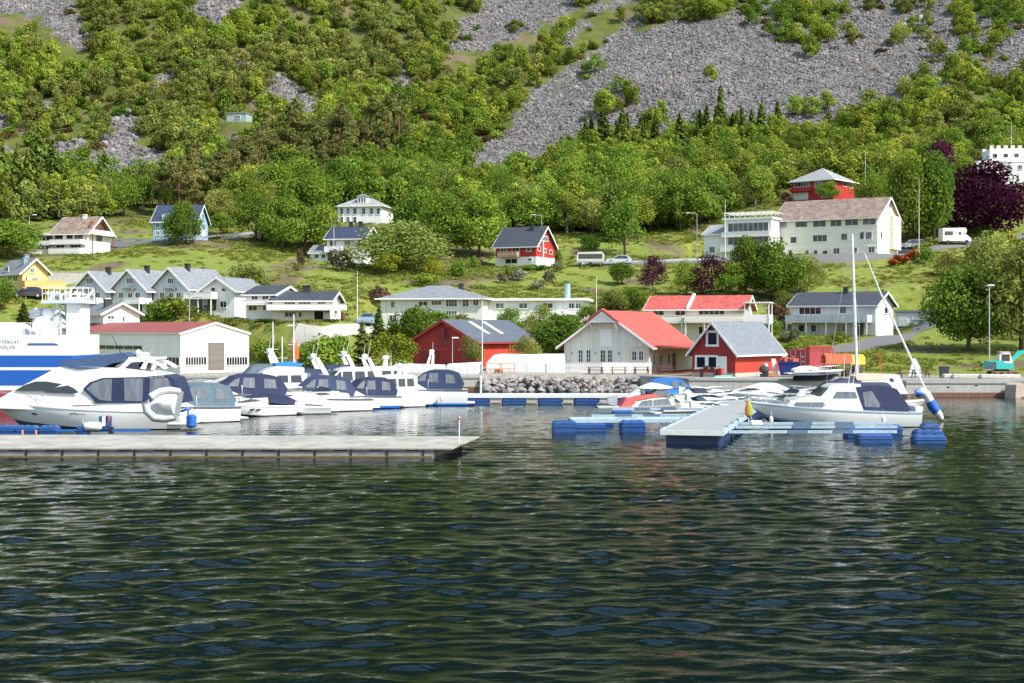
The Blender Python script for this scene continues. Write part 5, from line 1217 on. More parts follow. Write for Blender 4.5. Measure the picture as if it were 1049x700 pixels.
    Xc, Yc, Zc = Xc[k], Yc[k], Zc[k]; n = len(Xc); s = 0.4 + 0.55 * rng.rand(n) * (0.5 + fbm(Xc / 5, Yc / 5))
    o = scatter_obj('meadow_grass', np.stack([Xc, Yc, Zc], 1), np.stack([np.zeros(n), np.zeros(n), rng.rand(n) * 6.28], 1), np.stack([s, s, s], 1), rng.randint(0, 3, n), 'grass_sources', gs)
    tag(o, 'rough green meadow grass on the slopes between the houses', 'grass')
L_GRASS = leaf_mat('grass_blades', [(0.091, 0.144, 0.022), (0.169, 0.227, 0.036), (0.273, 0.299, 0.064)], hue=0.02)
L_GRASS2 = leaf_mat('dry_grass_blades', [(0.150, 0.175, 0.025), (0.250, 0.250, 0.050), (0.350, 0.312, 0.088)], hue=0.02)

ROADS = []   # polylines (world xy) with half widths
def road_mask(X, Y):
    m = np.zeros(np.shape(X), bool)
    for pts, hw in ROADS:
        for a, b in zip(pts[:-1], pts[1:]):
            ax, ay, bx, by = a[0], a[1], b[0], b[1]; dx, dy = bx - ax, by - ay; t = np.clip(((X - ax) * dx + (Y - ay) * dy) / (dx * dx + dy * dy + 1e-9), 0, 1)
            m |= np.hypot(X - ax - t * dx, Y - ay - t * dy) < hw + 0.6
    return m
def road(name, pix, hw, m):
    P_ = [hit(px, py) for px, py in pix]; pts = []
    for i in range(len(P_) - 1):
        for k in range(8):
            t = k / 8; p0 = P_[max(i - 1, 0)]; p1 = P_[i]; p2 = P_[i + 1]; p3 = P_[min(i + 2, len(P_) - 1)]
            pts.append(0.5 * ((2 * p1) + (-p0 + p2) * t + (2 * p0 - 5 * p1 + 4 * p2 - p3) * t * t + (-p0 + 3 * p1 - 3 * p2 + p3) * t ** 3))
    pts.append(P_[-1]); ROADS.append(([(p.x, p.y) for p in pts], hw))
    b = MB(); rings = []
    for i, p in enumerate(pts):
        d = (pts[min(i + 1, len(pts) - 1)] - pts[max(i - 1, 0)]); d.z = 0; d.normalize(); nx, ny = -d.y, d.x; row = []
        for s in (-1, -0.5, 0, 0.5, 1):
            x, y = p.x + nx * hw * s, p.y + ny * hw * s; row.append((x, y, float(gz(x, y)) + 0.06 - 0.02 * abs(s)))
        rings.append(row)
    b.loft(rings, 0, False, False); o = b.build(name, m, smooth=True); tag(o, kind='structure'); return o
# ------------------------------------------------------------------ boats
def hull_sec(L, B, fs, fb, draft=0.45, rake=0.9, full=0.42, flare=0.12, trans=0.88, n=15):
    """stations of a planing hull, x forward from the transom; returns rings (keel..sheer both sides)"""
    rings = []
    for i in range(n):
        t = i / (n - 1); q = max(0.0, (t - full) / (1 - full))
        b = B / 2 * (1 - q ** 2.3) * (trans + (1 - trans) * min(1, t / 0.35)) + 0.015
        sh = fs + (fb - fs) * t ** 1.7
        kz = -draft * (1 - q ** 3) + (sh * 0.35) * q ** 5
        x0 = L * t; xs = lambda z: x0 + (rake * q ** 2 * (z - kz) / max(0.3, sh - kz)) - (rake * q ** 2) - 0.25 * (1 - t) ** 6 * (z / max(fs, .1)) * -1 * 0
        cw = b * (0.86 - flare * q * 2.2); cz = 0.05 + 0.35 * sh * q
        pts = [(0.0, kz), (cw * 0.55, kz * 0.5 + cz * 0.5 - 0.05), (cw, cz), (b * 0.985, sh * 0.6 + cz * 0.4), (b, sh - 0.10), (b + 0.04, sh - 0.09), (b + 0.04, sh), (b - 0.10, sh + 0.015)]
        rings.append([(xs(z), y, z) for y, z in pts])
    return rings
def add_hull(parent, L, B, fs, fb, m=GEL, stripe=None, boot=HULLB, deckm=None, rub=None, **k):
    rg = hull_sec(L, B, fs, fb, **k); n = len(rg); b = MB(); a = MB(); r = MB()
    for sgn in (1, -1):
        S = [[(x, y * sgn, z) for x, y, z in R_] for R_ in rg]
        a.loft([q[0:3] for q in S], 0, False, False)
        b.loft([q[2:5] for q in S], 0, False, False)
        r.loft([q[4:8] for q in S], 0, False, False)
    # transom
    T = rg[0]; outl = [(x, y, z) for x, y, z in T[:5]] + [(x, -y, z) for x, y, z in T[:5][::-1]]
    b.add(outl, [tuple(range(len(outl)))])
    h = b.build('hull', m, parent, smooth=True); a.build('antifouling', boot, h, smooth=True); r.build('rub_rail', rub or WHITE, h, smooth=True)
    d = MB()
    for i in range(n - 1):
        p, q = rg[i][7], rg[i + 1][7]; d.add([(p[0], -p[1], p[2]), (q[0], -q[1], q[2]), (q[0], 0, q[2] + 0.05), (p[0], 0, p[2] + 0.05), (q[0], q[1], q[2]), (p[0], p[1], p[2])], [(0, 1, 2, 3), (3, 2, 4, 5)])
    d.build('deck', deckm or m, h, smooth=True)
    if stripe:
        s = MB(); z0, z1, sm, t0, t1 = stripe
        for sgn in (1, -1):
            st = []
            for i, R_ in enumerate(rg):
                t = i / (n - 1)
                if t < t0 or t > t1: continue
                c, e = R_[2], R_[4]
                def lerp(f): return (c[0] + (e[0] - c[0]) * f, (c[1] + (e[1] - c[1]) * f + 0.022) * sgn, c[2] + (e[2] - c[2]) * f)
                st.append([lerp(z0), lerp(z1)])
            if len(st) > 1: s.loft(st, 0, False, False)
        s.build('hull_stripe', sm, h)
    return h, rg
def wfn(w0, w1, z0, z1, L=None, taper=0.0):
    def f(x, z):
        t = min(1.2, max(-0.2, (z - z0) / (z1 - z0))); w = w0 + (w1 - w0) * t
        if L: w *= 1 - taper * max(0.0, x / L - 0.35) ** 1.6
        return max(0.05, w)
    return f
def sidepanel(name, m, parent, poly, wf, off=0.025, sides=(1, -1)):
    for s in sides:
        o = MB().loft([[(p[0], s * (wf(*p) - 0.01), p[1]) for p in poly], [(p[0], s * (wf(*p) + off), p[1]) for p in poly]]).build(name, m, parent)
        if s == sides[0]: o1 = o
    return o1
def rail(parent, pts, h=0.45, r=0.018, posts=6, both=True):
    for s in (-1, 1):
        b = MB(); top = [(x, y * s, z + h) for x, y, z in pts]; b.tube(top, r, 5)
        for i in range(posts):
            k = i * (len(pts) - 1) // max(1, posts - 1); p = pts[k]; b.tube([(p[0], p[1] * s, p[2]), (p[0], p[1] * s, p[2] + h)], r, 5)
        o = b.build('guard_rail', STEEL, parent)
        if s < 0: o1 = o
    return o1, o
def sheerpts(rg, i0, i1): return [(rg[i][7][0], rg[i][7][1], rg[i][7][2]) for i in range(i0, i1)]
def fender(loc, label, m=FENDW, r=0.13, h=0.6, group=None, cat='fender', horiz=None):
    e = thing('fender', label, cat, loc, horiz or 0, group); b = MB()
    if horiz is None: b.tube([(0, 0, 0), (0, 0, 0.05), (0, 0, 0.12), (0, 0, h - 0.12), (0, 0, h - 0.05), (0, 0, h)], [r * .3, r * .75, r, r, r * .75, r * .25], 10)
    else: b.tube([(-h / 2, 0, 0), (-h / 2 + .05, 0, 0), (-h / 2 + .15, 0, 0), (h / 2 - .15, 0, 0), (h / 2 - .05, 0, 0), (h / 2, 0, 0)], [r * .3, r * .75, r, r, r * .75, r * .25], 10)
    b.build('body', m, e, smooth=True)
    b = MB()
    if horiz is None: b.tube([(0, 0, h), (0.02, 0.1, h + 0.35)], 0.012, 4)
    else: b.tube([(-h / 2, 0, 0), (-h / 2 - .05, 0.1, .4)], 0.012, 4)
    b.build('rope', WHITE, e); return e
def antenna(parent, x, y, z, h, lean=(0, 0), m=WHITE, r=0.016, name='antenna'):
    return MB().tube([(x, y, z), (x + lean[0], y + lean[1], z + h)], [r, r * 0.6], 5).build(name, m, parent)
def radar(parent, x, y, z, r=0.3):
    b = MB().tube([(x, y, z), (x, y, z + 0.08), (x, y, z + 0.2), (x, y, z + 0.28)], [r * .8, r, r, r * .6], 14); return b.build('radar_dome', GEL, parent, smooth=True)

def yacht():
    Y = 88.0; px0 = 183.0; k = Y / F
    T = lambda pl: [((px0 - a) * k, Z_at(c, Y)) for a, c in pl]
    e = thing('motor_yacht', 'largest white motor yacht with dark blue flybridge cover and rubber dinghy on its stern', 'yacht', (X_at(px0, Y), Y + 2.0, 0), math.pi)
    h, rg = add_hull(e, 12.6, 4.0, 1.15, 1.75, rake=1.6, draft=0.6, full=0.38, stripe=(0.80, 0.86, mat('grey_hull_line', (0.25, 0.27, 0.3)), 0.25, 0.97), boot=mat('pale_antifouling', (0.10, 0.16, 0.2), 0.5))
    wf = wfn(1.86, 1.45, 1.3, 3.9, 12.6, 0.9)
    sup = MB().wprism(T([(-14, 419), (-6, 409), (10, 400), (30, 390), (56, 376.5), (72, 375.5), (124, 377.5), (148, 380.5), (166, 384), (166, 387), (150, 387.5), (150, 421), (60, 421)]), wf).build('superstructure', GEL, e)
    sidepanel('saloon_window', TINT, e, T([(11, 401), (20, 395.5), (32, 391.5), (44, 391.3), (61, 394), (55, 397), (42, 400.8)]), wf)
    sidepanel('saloon_window', TINT, e, T([(41, 402), (54, 397.5), (67, 395.2), (74, 398.5), (79, 402.3), (75, 403.6)]), wf)
    cp = sidepanel('cockpit_canvas', NAVYC, e, T([(83, 399), (90, 392), (103, 387.5), (149, 386.5), (149, 413), (97, 413.5), (92, 407)]), wf, 0.03)
    for pl in ([(87, 399), (93, 393), (104, 389), (113, 388.5), (113, 411.5), (101, 410), (94, 405)], [(125, 388), (145, 388), (145, 411.5), (127, 411)]):
        sidepanel('clear_panel', VINYL, cp, T(pl), lambda x, z: wf(x, z) + 0.03, 0.012)
    # after canopy over the cockpit, seen past the dinghy
    ac = MB().wprism(T([(149, 386), (166, 384.5), (176, 388), (180, 398), (184, 414), (149, 414)]), wf).build('cockpit_canopy', NAVYC, e)
    sidepanel('clear_panel', VINYL, ac, T([(152, 388), (170, 387.5), (176, 400), (170, 412), (152, 412)]), wf, 0.015)
    # flybridge: cover, arch, windscreen
    fc = MB().wprism(T([(54, 371), (64, 369), (90, 366), (105, 363.8), (120, 361.5), (128, 365), (130, 370), (112, 372.5), (100, 377.6), (78, 378.6), (62, 376)]), wfn(1.5, 1.0, 3.6, 4.8)).build('flybridge_cover', DKBLUEC, e)
    ar = MB()
    wa = wfn(1.4, 1.25, 3.7, 4.6)
    for s in (1, -1):
        for pl in ([(119, 378), (128, 368), (140, 366), (150, 367), (162, 372), (170, 377), (167, 379), (158, 374), (146, 370.5), (132, 371.5), (124, 378.5)], [(141, 378), (146, 369), (150, 369), (146, 379)], [(152, 379), (155, 371), (158, 372), (156, 379)]):
            P2 = T(pl); ar.loft([[(p[0], s * (wa(*p) - 0.08), p[1]) for p in P2], [(p[0], s * (wa(*p) + 0.05), p[1]) for p in P2]])
    tp = T([(128, 366), (158, 368)]); ar.box(tp[1][0], tp[0][0], -1.25, 1.25, tp[0][1] - 0.16, tp[0][1] - 0.02)
    aro = ar.build('radar_arch', GEL, e)
    sidepanel('flybridge_window', TINT, e, T([(122, 378), (131, 372), (138, 371), (140, 378)]), wa, 0.0); sidepanel('flybridge_window', TINT, e, T([(148, 378), (151, 373), (153, 378)]), wa, 0.0)
    sidepanel('flybridge_window', TINT, e, T([(158, 377), (160, 373), (169, 377)]), wa, 0.0)
    zt = tp[0][1]
    for a, lean, hh in ((122, 0.75, 1.5), (146, -0.5, 1.25), (157, -0.55, 1.2)): antenna(aro, (px0 - a) * k, 0.6 if a != 122 else 1.0, zt - 0.1, hh, (lean, 0), BLACK if a == 122 else ALU, 0.03)
    radar(aro, (px0 - 139) * k, 0, zt, 0.34)
    b = MB().blob(((px0 - 131) * k, -0.5, zt + 0.2), (0.2, 0.2, 0.24), 10, 8); b.build('satellite_dome', GEL, aro, smooth=True)
    for a in (32, 63): 
        pl = [(a - 4, 423.5), (a - 2, 422), (a + 2.4, 422), (a + 4, 423.5), (a + 2.4, 425.5), (a - 2, 425.5)]
        sidepanel('porthole', TINT if a == 32 else VINYL, h, T(pl), lambda x, z: 2.0 * (1 - max(0, (x / 12.6 - .38) / .62) ** 2.3) - 0.10 - 0.02, 0.05)
    sidepanel('air_vent', mat('vent_grey', (0.12, 0.12, 0.13)), e, T([(67, 416.4), (80, 415.2), (92, 415.2), (101, 416.2)]), wf, 0.02)
    ln = MB()
    pts = T([(70, 424.5), (73, 423.5), (76, 423.2), (79, 424.6), (82, 424), (85, 425.2), (88, 424.8)]); y = 1.93
    ln.tube([(p[0], y + 0.03, p[1]) for p in pts], 0.02, 4); ln.build('script_marks', mat('dark_marks', (0.06, 0.06, 0.08)), h)
    rail(e, sheerpts(rg, 6, 15), 0.55, 0.018, 6)
    MB().cbox((0.0, 0, 0.28), (1.5, 3.4, 0.16), 0, 0, 0.04).build('bathing_platform', GEL, e)
    l = MB()
    for s in (0.45, -0.45): l.tube([(-0.72, 1.0 + s * 0.6, 0.4), (-0.85, 1.0 + s * 0.6, -0.3)], 0.025, 5)
    for z in (0.0, 0.25): l.tube([(-0.78, 0.73, z), (-0.78, 1.27, z)], 0.02, 5)
    l.build('bathing_ladder', STEEL, e)
    rd = MB().tube([(8.4, 1.72, 1.95), (8.4, 1.9, 2.2), (7.2, 1.95, 1.6)], 0.01, 4); rd.build('mooring_line', WHITE, e)
    # the dinghy standing on its side on the bathing platform
    d = thing('inflatable_dinghy', 'pale grey rubber dinghy stood on its side on the big yacht stern', 'dinghy', (X_at(166, 87), 86.6, 0), 0)
    k2 = 86.6 / F; Tq = lambda pl: [((a - 166) * 86.6 / F, Z_at(c, 86.6)) for a, c in pl]
    RB = mat('pale_grey_rubber', (0.52, 0.54, 0.53), 0.55, var=0.06)
    pts = Tq([(186, 401.5), (176, 400.5), (166, 402), (157, 407), (151.5, 414), (153, 421), (160, 428), (170, 429), (181, 427.5)])
    b = MB().tube([(p[0], 0.1 * math.sin(i), p[1]) for i, p in enumerate(pts)], [0.2, 0.25, 0.27, 0.28, 0.29, 0.28, 0.27, 0.25, 0.2], 12); b.build('tube_ring', RB, d, smooth=True)
    pl = Tq([(185, 402.5), (170, 403), (159, 408.5), (154, 415), (157, 421), (168, 426.5), (181, 426)])
    b = MB().loft([[(p[0], 0.2, p[1]) for p in pl], [(p[0], -0.04, p[1]) for p in pl], [(p[0] * 0.8 + 0.08, -0.2, (p[1] - 1.75) * 0.7 + 1.75) for p in pl], [(p[0] * 0.6 + 0.2, -0.42, (p[1] - 1.75) * 0.18 + 1.75) for p in pl]]); b.build('bottom', mat('dinghy_bottom', (0.66, 0.66, 0.64), 0.5), d, smooth=True)
    pl = Tq([(183, 401), (188, 402), (184, 427), (179, 428)]); MB().prism(pl, 'y', -0.1, 0.5).build('transom', mat('grey_transom', (0.3, 0.32, 0.33)), d)

def cruiser(label, px, Y, head, L=8.5, B=2.9, fs=0.95, fb=1.45, name='motor_boat', hullm=GEL, canv=NAVYC, style='canopy', stripe=None, cat='motor boat', fly=False, z=0.0, hgt=1.0, arch=True, boot=HULLB, flagpole=False, radar_=False, ah=None):
    """a cabin cruiser: hull, coach roof with side windows, raked windscreen, canvas canopy or hard top, rails; px = middle of the boat"""
    e = thing(name, label, cat, (X_at(px, Y), Y, z), R(head))
    ah = ah or hgt
    h, rg = add_hull(e, L, B, fs, fb, hullm, stripe or (0.60, 0.70, mat('grey_hull_line', (0.25, 0.27, 0.3)), 0.0, 0.97), boot=boot, rake=0.11 * L, rub=mat('dark_rub_strake', (0.07, 0.08, 0.10), .5) if L > 7 else None)
    for t in (0.5, 0.62):
        for s in (1, -1):
            p = rg[int(t * 14)]; q = Vector(p[3]); q.y = (q.y + .015) * s; MB().blob(q, (.2, .03, .07), 10, 6).build('porthole', TINT, h)
    for c in (h,): pass
    ox = -L / 2
    kids = []
    wf = wfn(B * 0.40, B * 0.30, fs, fs + 1.9 * hgt, L, 1.0)
    S = lambda pl: [(a * L, fs + c * hgt) for a, c in pl]
    co = MB().wprism(S([(0.36, 0.0), (0.36, 0.62), (0.60, 0.60), (0.72, 0.42), (0.88, 0.30), (0.88, 0.1)]), wf).build('coach_roof', GEL, e); kids.append(co)
    kids.append(sidepanel('side_window', TINT, e, S([(0.44, 0.42), (0.52, 0.55), (0.62, 0.50), (0.74, 0.34), (0.70, 0.30)]), wf))
    if style == 'canopy':
        cv = MB().wprism(S([(0.05, 0.0), (0.36, 0.0), (0.50, 0.55), (0.40, 1.12), (0.33, 1.26), (0.17, 1.24), (0.08, 1.05), (0.03, 0.35)]), wf).build('canopy', canv, e); kids.append(cv)
        for pl in ([(0.39, 0.55), (0.47, 0.58), (0.405, 0.98), (0.375, 1.05)], [(0.27, 0.45), (0.36, 0.50), (0.35, 1.05), (0.27, 1.05)], [(0.11, 0.40), (0.20, 0.42), (0.20, 1.0), (0.12, 0.92)]):
            sidepanel('clear_panel', VINYL, cv, S(pl), wf, 0.015)
    elif style == 'hardtop':
        cb = MB().wprism(S([(0.10, 0.0), (0.10, 1.20), (0.16, 1.34), (0.40, 1.34), (0.47, 1.22), (0.57, 0.58), (0.36, 0.5), (0.36, 0.0)]), wf).build('wheelhouse', GEL, e); kids.append(cb)
        for a in (0.14, 0.25, 0.36): sidepanel('side_window', TINT, cb, S([(a, 0.62), (a + 0.09, 0.62), (a + 0.085 + (0.005 if a < .3 else -0.0), 1.12), (a + 0.005, 1.12)]), wf)
        sidepanel('side_window', TINT, cb, S([(0.46, 0.64), (0.535, 0.64), (0.475, 1.1), (0.46, 1.1)]), wf)
        wb = MB(); w_ = wf(0.5 * L, fs + hgt); p = S([(0.482, 1.14), (0.562, 0.64)])
        for s in (-1, 0): wb.add([(p[0][0] + .02, s * w_ * .85 + .04, p[0][1]), (p[1][0] + .02, s * w_ * .95 + .04, p[1][1]), (p[1][0] + .02, (s + 1) * w_ * .95 - .04, p[1][1]), (p[0][0] + .02, (s + 1) * w_ * .85 - .04, p[0][1])], [(0, 1, 2, 3)])
        wb.build('windscreen', TINT, cb)
    elif style == 'cover':
        cv = MB().wprism(S([(0.02, 0.02), (0.62, 0.45), (0.56, 0.62), (0.36, 0.95), (0.2, 0.92), (0.02, 0.42)]), wf).build('boat_cover', canv, e); kids.append(cv)
    elif style == 'open':
        ws = MB()
        for s in (1, -1): ws.loft([[(0.62 * L, 0, fs + 0.55), (0.62 * L, 0, fs + 0.58), (0.52 * L, 0, fs + 1.0)], [(0.50 * L, s * B * .36, fs + 0.38), (0.50 * L, s * B * .36, fs + 0.42), (0.42 * L, s * B * .33, fs + 0.82)]], 0, True)
        kids.append(ws.build('windscreen', TINT, e)); kids.append(MB().cbox((0.3 * L, 0, fs - .1), (0.9, B * .6, 0.55), 0, 0, 0.1).build('seat', mat('cream_vinyl', (0.6, 0.57, 0.5)), e))
    if arch:
        ab = MB(); yw = B * 0.40
        for s in (1, -1): ab.loft([[(0.06 * L, s * yw, fs + 0.1), (0.115 * L, s * yw, fs + 0.1), (0.115 * L, s * (yw - .1), fs + .1), (0.06 * L, s * (yw - .1), fs + .1)], [(0.20 * L, s * yw * .86, fs + 1.7 * ah), (0.232 * L, s * yw * .86, fs + 1.7 * ah), (0.232 * L, s * (yw * .86 - .1), fs + 1.7 * ah), (0.20 * L, s * (yw * .86 - .1), fs + 1.7 * ah)]])
        ab.box(0.20 * L, 0.25 * L, -yw * .86, yw * .86, fs + 1.7 * ah - .06, fs + 1.7 * ah + 0.06); a_ = ab.build('radar_arch', GEL, e); kids.append(a_)
        antenna(a_, 0.22 * L, yw * .6, fs + 1.7 * ah, 1.6, (-0.3, 0)); antenna(a_, 0.22 * L, -yw * .5, fs + 1.7 * ah, 1.1, (-0.15, 0))
        radar(a_, 0.225 * L, 0, fs + 1.7 * ah + .06, 0.26)
    if radar_: rm = MB().tube([(0.28 * L, 0, fs + 1.34 * hgt), (0.27 * L, 0, fs + 1.34 * hgt + .6)], [.22, .14], 8).build('radar_mast', GEL, e); kids.append(rm); radar(rm, 0.27 * L, 0, fs + 1.34 * hgt + .6, .3); antenna(rm, .24 * L, .6, fs + 1.34 * hgt, 1.3); antenna(rm, .24 * L, -.6, fs + 1.34 * hgt, 1.1)
    if fly:
        fbp = MB().wprism(S([(0.12, 1.22), (0.12, 1.62), (0.20, 1.68), (0.36, 1.72), (0.46, 1.3), (0.44, 1.22)]), wf).build('flybridge', GEL, e); kids.append(fbp)
        kids.append(MB().wprism(S([(0.14, 1.69), (0.34, 1.72), (0.36, 1.9), (0.22, 2.02), (0.13, 1.9)]), wf).build('flybridge_cover', canv, e))
    kids += rail(e, sheerpts(rg, 7, 15), 0.42, 0.02, 5)
    kids.append(MB().cbox((-0.25, 0, 0.18), (0.7, B * .8, 0.1), 0, 0, 0.03).build('bathing_platform', GEL, e))
    if flagpole:
        fp = MB().tube([(0.02 * L, 0.3, fs), (-0.06 * L, 0.3, fs + 1.5)], 0.02, 5).build('flag_staff', WHITE, e); kids.append(fp)
        flag(fp, (-0.05 * L, 0.3, fs + 1.35), 1.0, 0.72)
    for c in bpy.data.objects:
        if c.parent is e: c.location.x = ox
    return e
def flag(parent, tl, w, h):
    """Norwegian flag hanging in soft folds from its top left corner"""
    b = MB(); nx = 22; xs = [0, 6, 7, 9, 10, 22]; zs = [0, 6, 7, 9, 10, 16]
    X_ = sorted(set([i * 2 for i in range(12)] + xs)); Z_ = zs
    def pt(i, j, d): 
        x = i / 22 * w; return (tl[0] - x * 0.75, tl[1] + 0.10 * math.sin(i * 0.55) + d, tl[2] - j / 16 * h - x * 0.28)
    for a, c in zip(X_[:-1], X_[1:]):
        for z0, z1 in zip(Z_[:-1], Z_[1:]):
            mx, mz = (a + c) / 2, (z0 + z1) / 2
            col = 2 if (7 < mx < 9 or 7 < mz < 9) else (1 if (6 < mx < 10 or 6 < mz < 10) else 0)
            b.add([pt(a, z0, 0), pt(c, z0, 0), pt(c, z1, 0), pt(a, z1, 0)], [(0, 1, 2, 3)], col)
    return b.build('flag', [mat('flag_red', (0.55, 0.03, 0.035), 0.8), mat('flag_white', (0.75, 0.75, 0.73), 0.8), mat('flag_blue', (0.02, 0.04, 0.18), 0.8)], parent)

def outboard(parent, x, z, m=mat('outboard_grey', (0.28, 0.30, 0.33), 0.35), s=1.0):
    b = MB(); b.loft([[(x - 0.15 * s, -.2 * s, z), (x + 0.25 * s, -.2 * s, z), (x + 0.25 * s, .2 * s, z), (x - 0.15 * s, .2 * s, z)], [(x - 0.38 * s, -.24 * s, z + .25 * s), (x + 0.3 * s, -.24 * s, z + .25 * s), (x + 0.3 * s, .24 * s, z + .25 * s), (x - 0.38 * s, .24 * s, z + .25 * s)], [(x - 0.3 * s, -.2 * s, z + .55 * s), (x + 0.28 * s, -.2 * s, z + .62 * s), (x + 0.28 * s, .2 * s, z + .62 * s), (x - 0.3 * s, .2 * s, z + .55 * s)]])
    b.box(x - 0.08 * s, x + .12 * s, -.07 * s, .07 * s, z - 0.9 * s, z - 0.002); return b.build('outboard_motor', m, parent, smooth=True)

def red_boat():
    Y = 104.0; px0 = 612.0; k = Y / F; T = lambda pl: [((a - px0) * k, Z_at(c, Y)) for a, c in pl]
    e = thing('cabin_boat', 'small white cabin boat with faded red canvas and pointed white hood behind the blue floats', 'motor boat', (X_at(px0, Y), Y + 1.2, 0), R(4))
    h, rg = add_hull(e, 8.1, 2.5, 0.50, 0.78, rake=1.0, boot=GELC, rub=mat('grey_rub', (0.3, 0.3, 0.3)))
    wf = wfn(1.05, 0.8, 0.6, 2.2, 8.1, 0.9)
    cab = MB().wprism(T([(645, 420), (650, 412), (668, 408.5), (688, 407), (703, 412), (712, 416), (700, 420)]), wf).build('cabin', GELC, e)
    sidepanel('side_window', VINYL, cab, T([(653, 416), (657, 411.5), (668, 410), (668, 417.5), (653, 418)]), wf); sidepanel('side_window', VINYL, cab, T([(670, 410), (685, 409), (689, 416), (670, 417.5)]), wf)
    sidepanel('fore_window', TINT, cab, T([(691, 409.5), (693.5, 409.2), (701, 415.5), (696, 416)]), wf)
    cv = MB().wprism(T([(634, 419), (641, 408.5), (652, 405.5), (670, 404), (686, 407), (668, 408), (652, 411), (645, 419)]), lambda x, z: wf(x, z) + 0.02).build('red_canvas', REDC, e)
    wsn = MB().wprism(T([(668, 405), (674, 399), (684, 398.5), (688, 407.5)]), wfn(0.9, 0.75, 1.3, 2.2)).build('windscreen', VINYL, e)
    hd = MB().wprism(T([(657, 398.5), (663, 395.5), (671, 392.8), (688, 396.5), (690, 398), (680, 399), (664, 398.8)]), wfn(0.95, 0.6, 1.8, 2.5)).build('hood', mat('white_canvas', (0.7, 0.69, 0.66), 0.8), e)
    MB().wprism(T([(657, 398.7), (662, 398.7), (661, 404.5), (658, 404.5)]), wfn(0.85, 0.8, 1.8, 2.3)).build('hood_window', VINYL, hd)
    tr = MB().wprism(T([(640, 410), (657, 399), (657, 404.5), (645, 408.5)]), wfn(0.8, 0.7, 1.2, 2.3)).build('white_canvas', mat('white_canvas', (0.7, 0.69, 0.66), 0.8), e)
    outboard(e, (629 - px0) * k, 0.62, s=1.1)
    b = MB().tube([(0.2, 1.1, 0.52), (0.5, 1.14, 0.9), (1.4, 1.1, 0.95)], 0.02, 5); b.build('stern_rail', STEEL, e)

def grey_boat():
    Y = 90.0; px0 = 946.0; k = Y / F; T = lambda pl: [((px0 - a) * k, Z_at(c, Y)) for a, c in pl]
    e = thing('motor_boat', 'big grey-hulled white motor boat with dark blue canopy at the right jetty', 'motor boat', (X_at(px0, Y), Y + 1.7, 0), math.pi)
    h, rg = add_hull(e, 11.0, 3.3, 0.98, 1.55, GEL, (0.0, 0.62, GELG, 0.30, 1.0), rake=1.2, full=0.45, rub=mat('blue_grey_rub', (0.36, 0.46, 0.55), 0.4))
    wf = wfn(1.42, 1.12, 1.2, 2.7, 11, 0.9)
    cab = MB().wprism(T([(806, 419), (812, 411), (826, 408), (842, 405.5), (852, 396.5), (858, 394.2), (884, 394.2), (886, 422), (840, 423)]), wf).build('cabin', GEL, e)
    sidepanel('long_window', VINYL, cab, T([(815, 415), (818, 412.6), (845, 412.8), (847, 415.5), (844, 418), (817, 417.6)]), wf)
    sidepanel('fore_window', TINT, cab, T([(838, 406), (848, 397.8), (851.5, 397.6), (843, 406.5)]), wf); sidepanel('side_window', VINYL, cab, T([(855, 408), (859, 401.6), (878, 401.6), (880, 408.2)]), wf)
    b = MB(); w_ = 0.95; p = T([(850.5, 398), (840, 406)])
    for s in (-1, 0): b.add([(p[0][0] + .05, s * w_ + .05, p[0][1]), (p[1][0] + .05, s * w_ * 1.1 + .05, p[1][1]), (p[1][0] + .05, (s + 1) * w_ * 1.1 - .05, p[1][1]), (p[0][0] + .05, (s + 1) * w_ - .05, p[0][1])], [(0, 1, 2, 3)])
    b.build('windscreen', TINT, cab)
    MB().wprism(T([(801, 411), (806, 406.5), (809, 406), (807, 412)]), lambda x, z: 0.3).build('deck_hatch', TINT, h)
    cv = MB().wprism(T([(879, 397), (900, 395.5), (914, 396.5), (921, 399), (929, 411), (935, 421), (920, 422), (886, 421.5)]), lambda x, z: wf(x, z) + 0.03).build('canopy', NAVYC, e)
    sidepanel('clear_panel', VINYL, cv, T([(885.5, 402.5), (895, 401), (903, 415), (902, 418), (887, 417)]), lambda x, z: wf(x, z) + 0.03, 0.015)
    rail(e, sheerpts(rg, 7, 15), 0.4, 0.018, 6)
    b = MB().cbox((0.15, 0, 0.98), (0.5, 2.6, 0.35), 0, 0, 0.06).build('stern_seat', GEL, e)
    for y in (0.6, -0.6): antenna(e, 4.2, y, 2.75, 1.2, (-0.2, 0))
    return e

